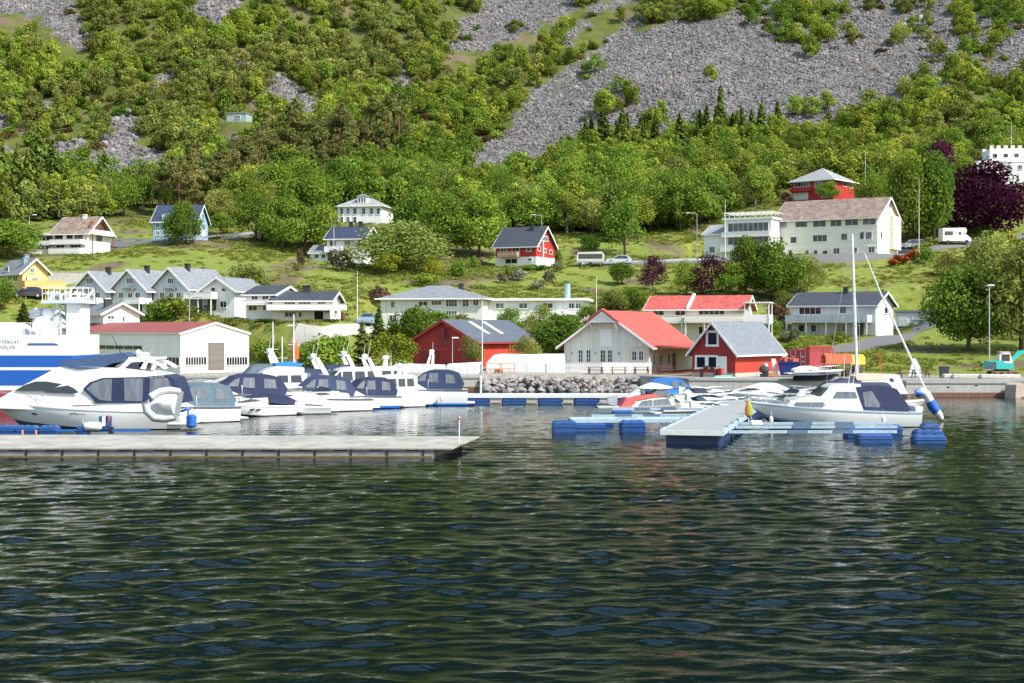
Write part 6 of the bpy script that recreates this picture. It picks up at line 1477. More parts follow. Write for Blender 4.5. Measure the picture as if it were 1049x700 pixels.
def sail_boat():
    Y = 99.0; px0 = 846.0; k = Y / F; T = lambda pl: [((a - px0) * k, Z_at(c, Y)) for a, c in pl]
    e = thing('sailing_boat', 'white sailing boat with tall bare mast and furled foresail behind the grey-hulled boat', 'sailing boat', (X_at(px0, Y), Y + 1.5, 0), R(2))
    h, rg = add_hull(e, 7.6, 2.7, 1.0, 1.25, GEL, rake=1.0, full=0.4)
    wf = wfn(1.1, 0.8, 1.2, 2.9)
    cab = MB().wprism(T([(885, 404), (885, 390), (890, 386), (896, 383.5), (924, 384.5), (932, 404)]), wf).build('cabin', GEL, e)
    sidepanel('side_window', TINT, cab, T([(914, 388), (918, 388), (919, 391.5), (914.5, 391.5)]), wf)
    MB().wprism(T([(879, 386), (884, 383.6), (908, 383.8), (912, 389), (895, 390.5), (880, 390)]), wfn(1.0, 0.8, 2.0, 3.1)).build('peach_cover', mat('peach_canvas', (0.68, 0.50, 0.38), 0.8), e)
    MB().wprism(T([(850, 396), (860, 392), (869, 388), (880, 389), (912, 392.5), (916, 396.5), (880, 398)]), wfn(1.15, 0.7, 1.9, 2.9)).build('spray_cover', mat('slate_canvas', (0.035, 0.045, 0.085), 0.8, bump=.4), e)
    mx = (884.5 - px0) * k; zt = Z_at(238, Y); ln = -0.42
    m = MB().tube([(mx, 0, 1.0), (mx + ln * .5, 0, (zt + 1) / 2), (mx + ln, 0, zt)], [0.115, 0.105, 0.085], 10).build('mast', mat('white_mast', (0.74, 0.74, 0.72), 0.35), e, smooth=True)
    b = MB()
    for s in (1, -1): b.tube([(mx + ln * .7, 0.0, zt * .72), (mx - .1, s * 0.75, zt * 0.5), (mx - .2, s * 1.25, 1.1)], 0.012, 4); b.tube([(mx + ln * .45, 0, zt * 0.5), (mx - .1, s * 0.75, zt * 0.5)], 0.025, 5)
    b.tube([(mx + ln, 0, zt), (0.15, 0, 1.2)], 0.012, 4)
    b.build('standing_rigging', STEEL, m)
    fs = [P(891.5, 258, Y), P(908, 299, Y), P(957, 403, Y)]; o = Vector((X_at(px0, Y), Y, 0)); q = [(f.x - o.x, 0.0, f.z) for f in fs]
    MB().tube([(mx + ln, 0, zt - .3), q[0]], 0.012, 4).build('forestay', STEEL, e)
    MB().tube([q[0], q[1], ((q[1][0] * .4 + q[2][0] * .6), 0, q[1][2] * .4 + q[2][2] * .6), q[2]], [0.03, 0.055, 0.075, 0.06], 8).build('furled_sail', mat('furled_sailcloth', (0.76, 0.76, 0.75), 0.7, bump=0.3), e, smooth=True)
    b = MB().tube([(mx, 0, zt), (mx, 0.0, zt + 0.4)], 0.015, 4); b.tube([(mx - .2, 0, zt + .05), (mx + .2, 0, zt + .05)], 0.012, 4); b.build('masthead', ALU, m)
    rail(e, sheerpts(rg, 8, 15), 0.55, 0.016, 5)
    rp = MB().tube([((911 - px0) * k, .5, 2.6), ((909.5 - px0) * k, .5, Z_at(361, Y))], 0.03, 5).build('orange_flag_rod', mat('orange_rod', (0.7, 0.08, 0.02)), e)
    ant = MB().tube([((868 - px0) * k, -.4, 1.6), ((869 - px0) * k, -.4, Z_at(364, Y))], 0.02, 5).build('antenna', WHITE, e)
    # bow roller fender: long white and blue bag bent over the bow
    d = thing('bow_fender', 'large white and blue bow fender bag hanging at the sailing boat stem', 'fender', (X_at(950, 96), 96.3, 0), 0)
    Tq = lambda pl: [((a - 950) * 96 / F, Z_at(c, 96)) for a, c in pl]
    pts = Tq([(941, 403), (946, 401.5), (950, 404), (954, 411)]); MB().tube([(p[0], 0, p[1]) for p in pts], [0.2, 0.28, 0.3, 0.3], 12).build('upper_bag', FENDW, d, smooth=True)
    pts = Tq([(954, 411.2), (957, 417), (961, 422)]); MB().tube([(p[0], 0, p[1]) for p in pts], [0.33, 0.35, 0.31], 12).build('blue_sleeve', FENDB, d, smooth=True)
    pts = Tq([(961, 422.2), (964, 426), (966.5, 430)]); MB().tube([(p[0], 0, p[1]) for p in pts], [0.27, 0.25, 0.12], 12).build('lower_bag', FENDW, d, smooth=True)
    pts = Tq([(938.5, 402.5), (944, 403.5)]); MB().tube([(p[0], -.1, p[1]) for p in pts], [0.25, 0.25], 12).build('blue_cap', FENDB, d, smooth=True)

def ship():
    Y = 112.0; k = Y / F; px0 = 92.0; T = lambda pl: [((px0 - a) * k, Z_at(c, Y)) for a, c in pl]
    e = thing('ship', 'big blue and white ship cut by the left edge, with deck mast and radar gear', 'ship', (X_at(px0, Y), Y, 0), math.pi)
    SB = mat('ship_blue_paint', (0.008, 0.10, 0.42), 0.35, var=0.06, scale=0.4, coat=0.2); SW = mat('ship_white_paint', (0.78, 0.78, 0.76), 0.4, var=0.04, scale=0.4)
    SG = mat('ship_pale_blue_paint', (0.52, 0.60, 0.66), 0.45); LEN = 26.0; Bm = 3.6
    # hull: stern on the right, plan outline rounded at the corners
    def plan(z, ins): return [(0.25 + ins, -Bm, z), (0.0 + ins, -Bm + 0.6, z), (0.0 + ins, Bm - 0.6, z), (0.25 + ins, Bm, z), (LEN - 6, Bm, z), (LEN - 2, Bm * .6, z), (LEN, 0, z), (LEN - 2, -Bm * .6, z), (LEN - 6, -Bm, z)]
    z1, z2, z3, z4 = [Z_at(c, Y) for c in (398, 393.5, 378, 375.2)]; z5 = Z_at(363.5, Y)
    MB().loft([plan(-0.6, 0.5), plan(z1, 0.1)]).build('lower_hull', mat('ship_red_boot', (0.32, 0.05, 0.05), 0.5), e)
    MB().loft([plan(z1, 0.1), plan(z2, 0.06)]).build('hull_line', SW, e)
    MB().loft([plan(z2, 0.06), plan(z3, 0.03)]).build('hull', SB, e)
    MB().loft([plan(z3, 0.0), plan(z4, 0.0)]).build('white_band', SW, e)
    MB().loft([plan(z4, 0.03), plan(z5, 0.0)]).build('upper_hull', SB, e)
    pts = T([(13, 388)]); b = MB(); b.tube([(pts[0][0], Bm - .05, pts[0][1]), (pts[0][0], Bm + 0.06, pts[0][1])], 0.17, 14); b.build('porthole', SW, e)
    zb = Z_at(343, Y)
    bw = MB().box(0.3, LEN - 6, -Bm + .02, Bm - .02, z5 + .003, zb).build('bulwark', SW, e)
    l = T([(44, 352.8), (75, 352.8), (71, 351.3), (45, 351.3)]); MB().prism(l, 'y', Bm - .018, Bm + .03).build('blue_line', SB, bw)
    # name and home port
    for txt, a, c, hh in (('RTENLAY', 15, 351.2, 0.30), ('MOLDE', 15.5, 356.6, 0.30)):
        cu = bpy.data.curves.new('lettering', 'FONT'); cu.body = txt; cu.size = 0.32; cu.shear = 0.25; cu.space_character = 1.25; cu.extrude = 0.012; cu.resolution_u = 3
        tmp = bpy.data.objects.new('tmp', cu); C.objects.link(tmp); dg = bpy.context.evaluated_depsgraph_get(); me = bpy.data.meshes.new_from_object(tmp.evaluated_get(dg)); bpy.data.objects.remove(tmp)
        o = bpy.data.objects.new('lettering', me); C.objects.link(o); me.materials.clear(); me.materials.append(mat('grey_lettering', (0.30, 0.31, 0.33), 0.5)); o.parent = e
        # near side of the turned ship is +y: write from that side
        o.rotation_euler = (R(90), 0, math.pi); q = T([(a, c)])[0]; o.location = (q[0], Bm + 0.0, q[1])
    # deck house block, mast, domes
    T2 = T([(73, 343), (88, 305)]); MB().box(T2[1][0] + .0, T2[0][0], -1.0, 1.2, zb + .003, T2[1][1]).build('funnel_casing', SW, e)
    tb = MB(); t = T([(56, 308), (93, 300)]); zt = t[0][1]
    tb.box(0.0, (px0 - 49) * k, -1.4, 1.6, zt - 0.25, zt); pf = tb.build('mast_platform', SG, e)
    tr = MB()
    for a in (57, 66):
        for s in (-1, 1): tr.tube([((px0 - a) * k, s * .9, zb), ((px0 - a - (2 if a == 57 else -2)) * k, s * 0.7, zt - .252)], 0.09, 6)
    for i in range(5):
        z = zb + (zt - zb) * (i + .5) / 5.4; tr.tube([((px0 - 57) * k, .85, z), ((px0 - 66) * k, .85, z + .35)], 0.05, 5); tr.tube([((px0 - 57) * k, -.85, z + .3), ((px0 - 66) * k, -.85, z)], 0.05, 5)
    tr.build('lattice_mast', SG, e)
    rl = MB()
    for zz in (0.5, 1.0): rl.tube([(0.05, 1.55, zt + zz), ((px0 - 50) * k, 1.55, zt + zz)], 0.025, 5); rl.tube([(0.05, -1.35, zt + zz), ((px0 - 50) * k, -1.35, zt + zz)], 0.025, 5)
    rl.tube([(0.05, 1.55, zt + 1.0), (0.05, -1.35, zt + 1.0)], 0.025, 5)
    for i in range(8):
        x = 0.05 + ((px0 - 50) * k - 0.05) * i / 7
        for y in (1.55, -1.35): rl.tube([(x, y, zt), (x, y, zt + 1.0)], 0.025, 5)
    rl.build('guard_rail', SW, pf)
    rnd = random.Random(4)
    for i in range(9):
        x = 0.3 + i * 0.36; q = MB(); hgt = rnd.uniform(.25, .7); q.tube([(x, rnd.uniform(-.8, 1.2), zt + .003), (x, rnd.uniform(-.3, .8), zt + hgt)], rnd.uniform(.06, .14), 7); q.blob((x, 0.4, zt + hgt + .1), rnd.uniform(.12, .25), 8, 6); q.build('lamp', SW if i % 3 else ALU, pf, smooth=True)
    for a, c, r in ((47, 334, 0.85), (52, 322, 0.5), (56, 340, .6)): 
        q = T([(a, c)])[0]; MB().blob((q[0], 0.6, q[1]), r, 14, 10).build('antenna_dome', SW, e, smooth=True)
    for a, c in ((41, 318), (43, 324)): q = T([(a, c)])[0]; MB().cbox((q[0], 0.3, q[1]), (0.35, 1.2, .18), 0, 0, .04).build('radar_scanner', SG, e)
    q = T([(45, 343), (43, 316)]); MB().tube([(q[0][0], 0.3, zb), (q[1][0], 0.3, q[1][1])], 0.12, 8).build('radar_post', SG, e)
    dm = T([(-6, 344), (26, 331)]); hb = MB(); pts = T([(-14, 343), (-14, 332.5), (10, 330.5), (18, 332.5), (24, 338), (25.5, 343)]); hb.prism(pts, 'y', -2.4, 2.6); hb.build('wheelhouse_roof', SW, e)
    ar = T([(-20, 343), (-4, 300), (0, 300), (4, 331)]); MB().prism(ar, 'y', 1.2, 1.7).build('crane_post', SW, e)
    cr = T([(88, 309), (95, 302), (98, 297)]); MB().tube([(p[0], 0.6, p[1]) for p in cr], [0.18, 0.13, 0.1], 7).build('boat_davit', SW, e)
    rl = MB(); rl.tube([((px0 - 27) * k, Bm - .2, zb + .9), ((px0 - 72) * k, Bm - .2, zb + .9)], 0.03, 5)
    for i in range(8): x = (px0 - 27 - i * 6.4) * k; rl.tube([(x, Bm - .2, zb), (x, Bm - .2, zb + .9)], 0.025, 5)
    rl.build('bulwark_rail', SW, bw)

def blue_float(x, y, rz, ln=1.75, wd=1.0, z0=-0.25, z1=0.40):
    """ribbed plastic pontoon float"""
    b = MB(); c = (x, y, z0); b.cbox(c, (ln, wd, z1 - z0), rz, 0, 0.1)
    for i in (-1, 0, 1):
        dx = i * ln * 0.3; b.cbox((x + dx * math.cos(rz), y + dx * math.sin(rz), z1 - 0.08), (ln * 0.2, wd * 0.7, 0.12), rz, 0, 0.03)
    b.cbox((x, y, z0 + (z1 - z0) * .62), (ln + .06, wd + .06, 0.07), rz, 0, 0.02)
    return b
def build_boats():
    ship(); yacht()
    MB_ = mat('mid_blue_canvas', (0.022, 0.038, 0.09), 0.8, bump=.5, bscale=3); NH = mat('navy_hull_paint', (0.008, 0.012, 0.08), 0.3)
    cruiser('white cruiser with grey-blue canvas tent right behind the rubber dinghy', 178, 95, 212, 8.4, 3.1, 1.0, 1.4, canv=GREYC, arch=False, hgt=1.3)
    cruiser('cream cruiser with big navy canopy and dark rails in front of the hall door', 224, 105, 205, 10.4, 3.3, 1.35, 1.9, hullm=GELC, canv=NAVYC, arch=False, hgt=1.25)
    cruiser('tall white cruiser with bright blue covers and Norwegian flag at its stern', 262, 112, 198, 9.6, 3.3, 1.35, 1.75, canv=BLUEC, style='hardtop', fly=True, hgt=1.15, arch=False, flagpole=True)
    cruiser('white cruiser with navy hull patch and broad white radar arch right of the flag', 286, 116, 200, 10.2, 3.3, 1.35, 1.8, canv=MB_, hgt=1.3, ah=1.5, stripe=(0.15, 0.8, NH, 0.05, 0.5))
    cruiser('white sports cruiser with blue-edged vinyl tent, right of the flag boat', 306, 110, 200, 9.0, 3.1, 1.05, 1.45, canv=MB_, hgt=1.28, arch=False)
    cruiser('white cruiser with high radar arch behind the blue-edged tent boat', 322, 122, 200, 9.4, 3.2, 1.3, 1.7, canv=MB_, hgt=1.5, ah=1.6)
    cruiser('white sedan cruiser with dark wheelhouse windows behind the blue-edged tent boat', 342, 116, 200, 9.4, 3.2, 1.15, 1.6, style='hardtop', hgt=1.5, ah=1.6)
    cruiser('white wheelhouse cruiser with stubby radar mast, second from right of the hard-topped pair', 370, 118, 200, 9.2, 3.1, 1.15, 1.55, style='hardtop', hgt=1.5, arch=False, radar_=True)
    b8 = cruiser('white cruiser with long blue canopy and tall white arch left of the far pontoon', 424, 117, 181, 8.8, 2.9, 1.3, 1.5, canv=MB_, hgt=1.3, stripe=(0.0, 0.14, mat('bright_blue_line', (0.02, 0.18, 0.55), 0.4), 0.0, 1.0), arch=False)
    a = MB(); k = 117 / F
    for a0, a1 in ((0, 0.75), (1.05, 1.5)): pass
    X0 = (437 - 424) * -k
    for s in (0.95, -0.95):
        a.loft([[(X0 + .55, s - .12, 1.25), (X0 - .45, s - .12, 1.25), (X0 - .45, s + .12, 1.25), (X0 + .55, s + .12, 1.25)], [(X0 + .1, s * .85 - .1, 2.9), (X0 - .5, s * .85 - .1, 2.9), (X0 - .5, s * .85 + .1, 2.9), (X0 + .1, s * .85 + .1, 2.9)]])
        a.tube([(X0 + .05, s * .75, 2.9), (X0 - .35, s * .4, 4.2)], [0.13, 0.08], 7); a.tube([(X0 - .45, s * .75, 2.9), (X0 - .55, s * .4, 4.2)], [0.13, 0.08], 7)
    a.box(X0 - .6, X0 - .25, -.5, .5, 4.15, 4.3); a.box(X0 - .5, X0 + .1, -.9, .9, 2.8, 2.9)
    aa = a.build('radar_arch', GEL, b8); radar(aa, X0 - .42, 0, 4.3, .22); antenna(aa, X0 - .5, -.4, 4.3, 0.9)
    cruiser('small white open boat with grey bow lying low right of the flag boat', 300, 105, 195, 5.4, 2.1, 0.55, 0.8, style='cover', canv=mat('white_canvas', (0.7, 0.69, 0.66), 0.8), arch=False)
    cruiser('low white runabout with navy cover in front of the cream navy-canopied cruiser', 258, 102.5, 214, 6.2, 2.3, 0.7, 1.0, style='cover', canv=NAVYC, arch=False)
    cruiser('white cuddy cruiser with dark windscreen between the vinyl tent boat and the sedan cruiser', 330, 108.5, 206, 7.4, 2.7, 0.9, 1.25, style='open', arch=False)
    cruiser('white cruiser with short navy canopy in front of the stubby radar mast boat', 358, 112, 204, 7.8, 2.8, 0.95, 1.3, canv=NAVYC, hgt=1.2, arch=False, stripe=(0.0, 0.2, mat('bright_blue_line', (0.02, 0.18, 0.55), 0.4), 0.0, 1.0))
    cruiser('small white pilothouse boat touching the bow of the long blue canopy boat', 391, 114, 206, 6.8, 2.5, 0.85, 1.15, style='hardtop', hgt=1.3, arch=False, radar_=True)
    cruiser('white cruiser with grey canvas and high arch deep behind the flag boat', 246, 120, 200, 9.0, 3.1, 1.3, 1.7, canv=GREYC, hgt=1.6, ah=1.75)
    red_boat()
    cruiser('white day cruiser with royal blue hood behind the red canvas boat', 706, 119, 4, 7.4, 2.6, 0.85, 1.1, canv=BLUEC, arch=False, hgt=1.05)
    cruiser('white speed boat with grey windscreen between the blue hood boat and the long jetty', 716, 109, 3, 7.6, 2.5, 0.75, 1.0, style='open', arch=False)
    cruiser('low white boat with blue trim nearest the jetty side, left of the rolled flag', 712, 101, 14, 6.2, 2.2, 0.45, 0.65, style='open', arch=False, rub=None) if False else cruiser('low white boat close against the jetty side, left of the rolled flag', 716, 103, 12, 6.0, 2.2, 0.45, 0.65, style='open', arch=False)
    cruiser('white open boat with dark cover behind the jetty top end', 772, 123, 186, 6.4, 2.3, 0.65, 0.9, style='cover', canv=mat('white_canvas', (0.7, 0.69, 0.66), 0.8), arch=False)
    cruiser('white cuddy boat right of the jetty, behind the grey-hulled boat bow', 812, 108, 172, 6.6, 2.4, 0.8, 1.05, style='open', arch=False)
    cruiser('white motor boat with black windscreen behind the cabin of the grey-hulled boat', 846, 116, 175, 7.0, 2.6, 0.95, 1.25, style='open', arch=False)
    grey_boat(); sail_boat()
    # boats laid up on the quay
    cruiser('white boat hull laid up on the quay before the red container', 838, 135, 3, 5.0, 1.8, 0.4, 0.55, hgt=.55, style='cover', canv=mat('white_canvas', (0.7, 0.69, 0.66), 0.8), arch=False, z=1.85)
    for i, (px, Y, z) in enumerate(((236, 102.5, .35), (252, 103, .4), (286, 106, .25), (316, 107.5, .25), (336, 113, .35), (352, 113.5, .35), (376, 115, .35), (398, 115.3, .35), (452, 115.4, .4), (790, 88.2, .3), (905, 88.2, .3))):
        fender((X_at(px, Y), Y, z), 'white fender hanging on the side of a moored boat', FENDW, .12, .55, 'white hanging fenders')
    fender((X_at(94, 83), 83.2, 0.55), 'fat white fender lying among the blue floats by the yacht', FENDW, 0.27, 1.05, horiz=0.1)
    fender((X_at(188, 90.5), 90.5, 0.25), 'stout blue fender hanging under the grey-blue tent boat', FENDB, 0.36, 1.0)
    fender((X_at(196, 88.5), 88.5, 0.1), 'blue round buoy floating right of the rubber dinghy', FENDB, 0.32, 0.85)

# ------------------------------------------------------------------ pontoons, quay
def build_harbour():
    # breakwater pontoon across the left foreground
    e = thing('breakwater_pontoon', 'long grey concrete breakwater pontoon across the left foreground', 'pontoon', (-2.9, 68.9, 0))
    th = 0.0; Lb = 40.0
    b = MB(); b.prism([(-Lb, 0.0), (0, 0.0), (1.15, 7.6), (-Lb, 9.6)], 'z', 0.40, 0.47); b.build('deck', DECKC, e)
    b = MB(); b.prism([(-Lb, 0.1), (-0.9, 0.1), (0.2, 7.5), (-Lb, 9.6)], 'z', -1.2, 0.398); bd = b.build('concrete_side', CONCD, e)
    w = MB()
    for i in range(22): x = -1.4 - i * 1.75; w.box(x - .04, x + .04, 0.05, 0.098, 0.10, 0.396); w.box(x - 0.85, x - 0.2, 0.07, 0.098, 0.32, 0.39)
    w.build('fender_rubbing_strip', BLACK, bd)
    al = MB().box(-Lb, -1.0, 0.07, 0.097, -0.2, 0.07).build('weed_line', mat('brown_weed', (0.13, 0.085, 0.025), 0.8, var=.4, scale=1.5), bd)
    for x in (-37, -28.5, -20, -11.2): MB().box(x - .02, x + .02, 1e-3 - 0.004, 9.0, 0.473, 0.478).build('deck_joint', mat('joint_dark', (0.22, 0.21, 0.19), 0.9), e)
    p = thing('navigation_pole', 'thin white pole with small red lamp at the end of the breakwater', 'pole', (X_at(470.5, 71), 71, 0.47))
    MB().tube([(0, 0, 0), (0, 0, 1.25)], 0.03, 6).build('pole', WHITE, p); MB().tube([(0, 0, 1.25), (0, 0, 1.32), (0, 0, 1.42)], [0.06, 0.08, 0.03], 8).build('lamp', mat('red_lamp', (0.5, 0.03, 0.03), 0.3), p); MB().cbox((0, 0, 0.002), (0.25, 0.25, 0.03)).build('foot_plate', ALU, p)
    for i, px in enumerate((23, 37)):
        c = thing('mooring_bollard', 'red-orange mooring bollard at the back edge of the breakwater' + (', left one' if i == 0 else ', right one'), 'bollard', (X_at(px, 77), 77, 0.47), 0, 'orange bollards'); q = MB().tube([(0, 0, 0), (0, 0, .3)], 0.06, 8).build('post', mat('orange_post', (0.6, 0.2, 0.1)), c); MB().cbox((0, 0, 0.001), (.2, .2, .02)).build('base_plate', ALU, c)
    # floats and catwalk along the yacht
    e = thing('finger_pontoon', 'narrow blue float catwalk in front of the big yacht', 'pontoon', (X_at(70, 83.5), 83.5, 0))
    for x0, ln in ((-3.7, 1.6), (-2.4, 1.3), (-1.1, 1.1), (0.9, 0.6)): blue_float(x0, 0, 0, ln, 0.9, -.25, .55).build('float', FLOATB, e)
    w = MB().box(-5.0, 4.8, -.12, .12, .22, .34).build('beam', mat('blue_painted_beam', (0.02, 0.12, 0.40), .4), e); MB().box(2.4, 2.62, -.2, .2, .1, .5).build('clamp', BLACK, e)
    c = thing('shore_power_post', 'blue and white service post on the catwalk beside the yacht', 'post', (X_at(108, 83.5), 83.5, 0.3)); MB().cbox((0, 0, 0), (.7, .35, .85), 0, 0, .05).build('cabinet', FLOATB, c); MB().cbox((-.05, -.2, .25), (.2, .06, .6), 0, 0, .02).build('socket_panel', FENDW, c); MB().tube([(.15, -.2, .3), (.3, -.3, .7), (.25, -.25, .95)], .03, 5).build('hose', ORANGE, c)
    # far pontoon with blue floats
    ya, yb = 119.0, 121.0; e = thing('floating_pontoon', 'long white far pontoon on many blue floats before the riprap', 'pontoon', (0, 120, 0)); xa, xb = X_at(432, ya), X_at(690, ya)
    b = MB().box(xa, xb, -1.0, 1.1, 0.50, 0.78); b.build('deck', mat('pale_pontoon_deck', (0.62, 0.64, 0.62), .7, var=.08), e)
    n = 9
    for i in range(n): 
        px = 452 + i * 37.2; blue_float(X_at(px, 119), 0.0, 0, 2.0, 1.9, -.3, .498).build('float', FLOATB, e)
        q = X_at(px + 18.5, 119); MB().box(q - .42, q + .42, -.9, .9, .1, .499).build('float_bracket', CONC, e)
    g = MB(); g.box(xb - 1.2, xb - .2, 1.11, 12.0, .72, .84)
    MB().box(X_at(520, 132), X_at(640, 132), 11.2, 11.6, 0.95, 1.15).build('shore_beam', ALU, e) if False else None
    p = thing('mooring_post', 'pale green post standing on the far pontoon behind the blue canopy boat', 'post', (X_at(492.5, 120.5), 120.5, .78)); MB().tube([(0, 0, 0), (0, 0, 1.35)], .09, 8).build('post', mat('pale_green_paint', (.45, .55, .48)), p); MB().tube([(0, 0, 1.35), (0, 0, 1.5)], [.12, .08], 8).build('cap', WHITE, p)
    # long jetty on the right
    A = Vector((9.7, 76.6, 0)); Bq = Vector((19.0, 113.5, 0)); d = (Bq - A); Lj = d.length; ang = math.atan2(d.y, d.x)
    e = thing('main_jetty', 'wide pale jetty on dark blue floats running away from the viewer at the right', 'pontoon', A, ang)
    MB().box(0, Lj, -1.6, 1.6, .60, .76).build('deck', mat('pale_jetty_deck', (0.27, 0.28, 0.275), .85, var=.25, scale=.8, stretch=(7, .5, 1)), e)
    s = MB()
    for y0, y1 in ((-1.72, -1.603), (1.603, 1.72)): s.box(-.05, Lj, y0, y1, .55, .84)
    s.build('edge_beam', PIER, e); MB().box(-.12, -.003, -1.72, 1.72, .52, .775).build('end_plank', mat('white_plank', (.7, .7, .66)), e)
    for i in range(12): MB().cbox((1.6 + i * 3.1, 0, -.35), (2.3, 3.0, .93), 0, 0, .12).build('float', mat('dark_blue_float', (.01, .03, .12), .4), e)
    for i in range(11):
        for y in (-1.66, 1.66): MB().tube([(2 + i * 3.2, y - .1, .842), (2 + i * 3.2, y, .92), (2 + i * 3.2, y + .1, .842)], .025, 5).build('cleat', FLOATB, e)
    def boom(x0, side, length, floats, label, y_sh=0.0, fl=1.5, ang2=0.0):
        base = Matrix.Rotation(ang, 4, 'Z') @ Vector((x0, -1.75 * side if side > 0 else 1.75, 0)) + A
        base = A + Vector((d.normalized().x * x0, d.normalized().y * x0, 0)) + Vector((math.sin(ang), -math.cos(ang), 0)) * 1.74 * side
        b = thing('mooring_boom', label, 'boom', (base.x, base.y, 0), ang2 if side > 0 else math.pi + ang2)
        m = MB()
        m.box(0, length, -.07, .07, .50, .66); m.add([(0, .3, .5), (length * .35, .07, .5), (0, .5, .5), (0, .3, .62), (length * .35, .07, .62), (0, .5, .62)], [(0, 1, 2), (3, 5, 4), (0, 3, 4, 1), (1, 4, 5, 2), (2, 5, 3, 0)]); m.build('beam', PIER, b)
        q = MB()
        for t in (.35, .62): q.box(length * t, length * t + 1.1, -.10, .10, .49, .672)
        q.build('foot_grip', mat('slate_grip', (.10, .16, .24), .6), b)
        for t in floats: blue_float(length * t, 0, 0, fl, .95, -.3, .47).build('float', FLOATB, b)
        return b
    boom(2.2, 1, 9.3, (.86,), 'nearest pale blue mooring boom right of the jetty, with two blue floats', fl=1.9, ang2=R(1)); 
    b = boom(6.2, 1, 9.4, (.78,), 'second pale blue mooring boom right of the jetty', fl=2.0, ang2=R(1)); boom(9.4, 1, 9.2, (.97,), 'third pale blue mooring boom, hidden partly by the grey-hulled boat', fl=1.5, ang2=R(1))
    for (px, Y, ln, lb) in ((951, 78.3, 1.75, 'blue pontoon float right of the nearest boom end'), (950, 82.0, 1.6, 'blue pontoon float just behind the end of the second boom'), (952, 87.5, 1.0, 'small blue float under the bow fender')):
        f = thing('pontoon_float', lb, 'float', (X_at(px, Y), Y, 0)); blue_float(0, 0, 0, ln, .95, -.3, .42).build('body', FLOATB, f); MB().tube([(-.3, 0, .52), (-.3, 0, .62), (.3, 0, .62), (.3, 0, .52)], .03, 5).build('handle', FLOATB, f)
    # left finger pontoon of the jetty with blue floats
    Yp = 87.0; e = thing('finger_pontoon', 'pale blue finger pontoon with big blue floats left of the jetty', 'pontoon', (X_at(577, Yp), Yp, 0), R(3))
    MB().box(.5, 9.6, -.25, 2.0, .52, .74).build('deck', PIER, e); kx = Yp / F
    for px, y, ln in ((577, -.5, 1.45), (604, .1, 1.9), (608, 2.6, 1.9), (647, -.5, 1.5)): blue_float((px - 577) * kx, y, 0, ln, 1.0, -.3, .66 if y < 0 else .5).build('float', FLOATB, e)
    MB().box(3.3, 4.7, -.256, -.253 + .002, .6, .68).build('dark_strip', mat('slate_grip', (.10, .16, .24), .6), e) if False else None
    g = MB().box(3.4, 4.6, .5, .8, .742, .77).build('foot_grip', mat('slate_grip', (.10, .16, .24), .6), e)
    for i, (x0, l2, lb) in enumerate(((17, 7.0, 'pale boom left of the jetty in front of the red canvas boat'), (25, 7.0, 'pale boom left of the jetty between the white boats'))): boom(x0, -1, l2, (.9,), lb, ang2=R(4))
    # rolled flag and mooring things on the jetty
    f = thing('rolled_flag', 'yellow, orange and green rolled flag standing on the jetty', 'flag', (X_at(767, 84), 84, .76)); q = MB()
    for j, (m_, a0) in enumerate(((YELLOW, 0), (mat('orange_cloth', (.75, .2, .04), .7), 2.1), (mat('olive_cloth', (.28, .3, .03), .7), 4.2))):
        q = MB(); rg = []
        for z, r in ((.25, .05), (.4, .22), (.75, .24), (1.05, .15), (1.3, .03)): rg.append([(r * math.cos(a0 + t * 2.3 / 5), r * math.sin(a0 + t * 2.3 / 5), z) for t in range(6)] + [(r * .5 * math.cos(a0 + t * 2.3 / 5), r * .5 * math.sin(a0 + t * 2.3 / 5), z) for t in range(5, -1, -1)])
        q.loft(rg); q.build('cloth_fold', m_, f, smooth=True)
    MB().tube([(0, 0, 0), (0, 0, 1.32)], .03, 6).build('pole', WHITE, f)
    c = thing('mooring_winch', 'white mooring cleat box at the foot of the rolled flag', 'cleat', (X_at(775, 83), 83.2, .5)); MB().cbox((0, 0, 0.1), (.7, .4, .3), 0, 0, .06).build('housing', FENDW, c); MB().tube([(-.2, 0, .4), (-.35, 0, .75)], .03, 5).build('arm', STEEL, c); MB().tube([(.2, 0, .4), (.05, -.1, .62), (.3, -.1, .66)], .04, 5).build('hook', BLACK, c)
    # quay walls
    def wall(label, pts, ztop, thick=.7, holes=True, capm=CONC):
        mid = pts[0]; e = thing('quay_wall', label, 'quay wall', (mid[0], mid[1], 0)); b = MB(); c = MB(); st = MB(); dr = MB()
        for (x0, y0), (x1, y1) in zip(pts[:-1], pts[1:]):
            dx, dy = x1 - x0, y1 - y0; l_ = math.hypot(dx, dy); nx, ny = dy / l_, -dx / l_; ox, oy = x0 - mid[0], y0 - mid[1]
            def pr(bb, d0, d1, z0, z1): bb.prism([(ox + nx * d0, oy + ny * d0), (ox + dx + nx * d0, oy + dy + ny * d0), (ox + dx + nx * d1, oy + dy + ny * d1), (ox + nx * d1, oy + ny * d1)], 'z', z0, z1)
            pr(b, 0, -thick, -1.5, ztop - .22); pr(c, .08, -thick - .2, ztop - .217, ztop); pr(st, .012, -.1, -.8, .42)
            for i in range(int(l_ / 2.6)):
                t = (i + .5) / (l_ / 2.6); px_, py_ = ox + dx * t + nx * .013, oy + dy * t + ny * .013
                if holes: dr.box(px_ - .12, px_ + .12, py_ - .012, py_, .72 + .15 * (i % 3), .82 + .15 * (i % 3))
        w_ = b.build('face', CONC, e); c.build('coping', mat('quay_coping', (.36, .35, .33), .85, var=.15), e); st.build('tide_stain', mat('rusty_tide_stain', (.17, .085, .05), .8, var=.35, scale=1.2), w_)
        if holes: dr.build('drain_holes', BLACK, w_)
        return e
    sy = lambda px, Y: (X_at(px, Y), Y)
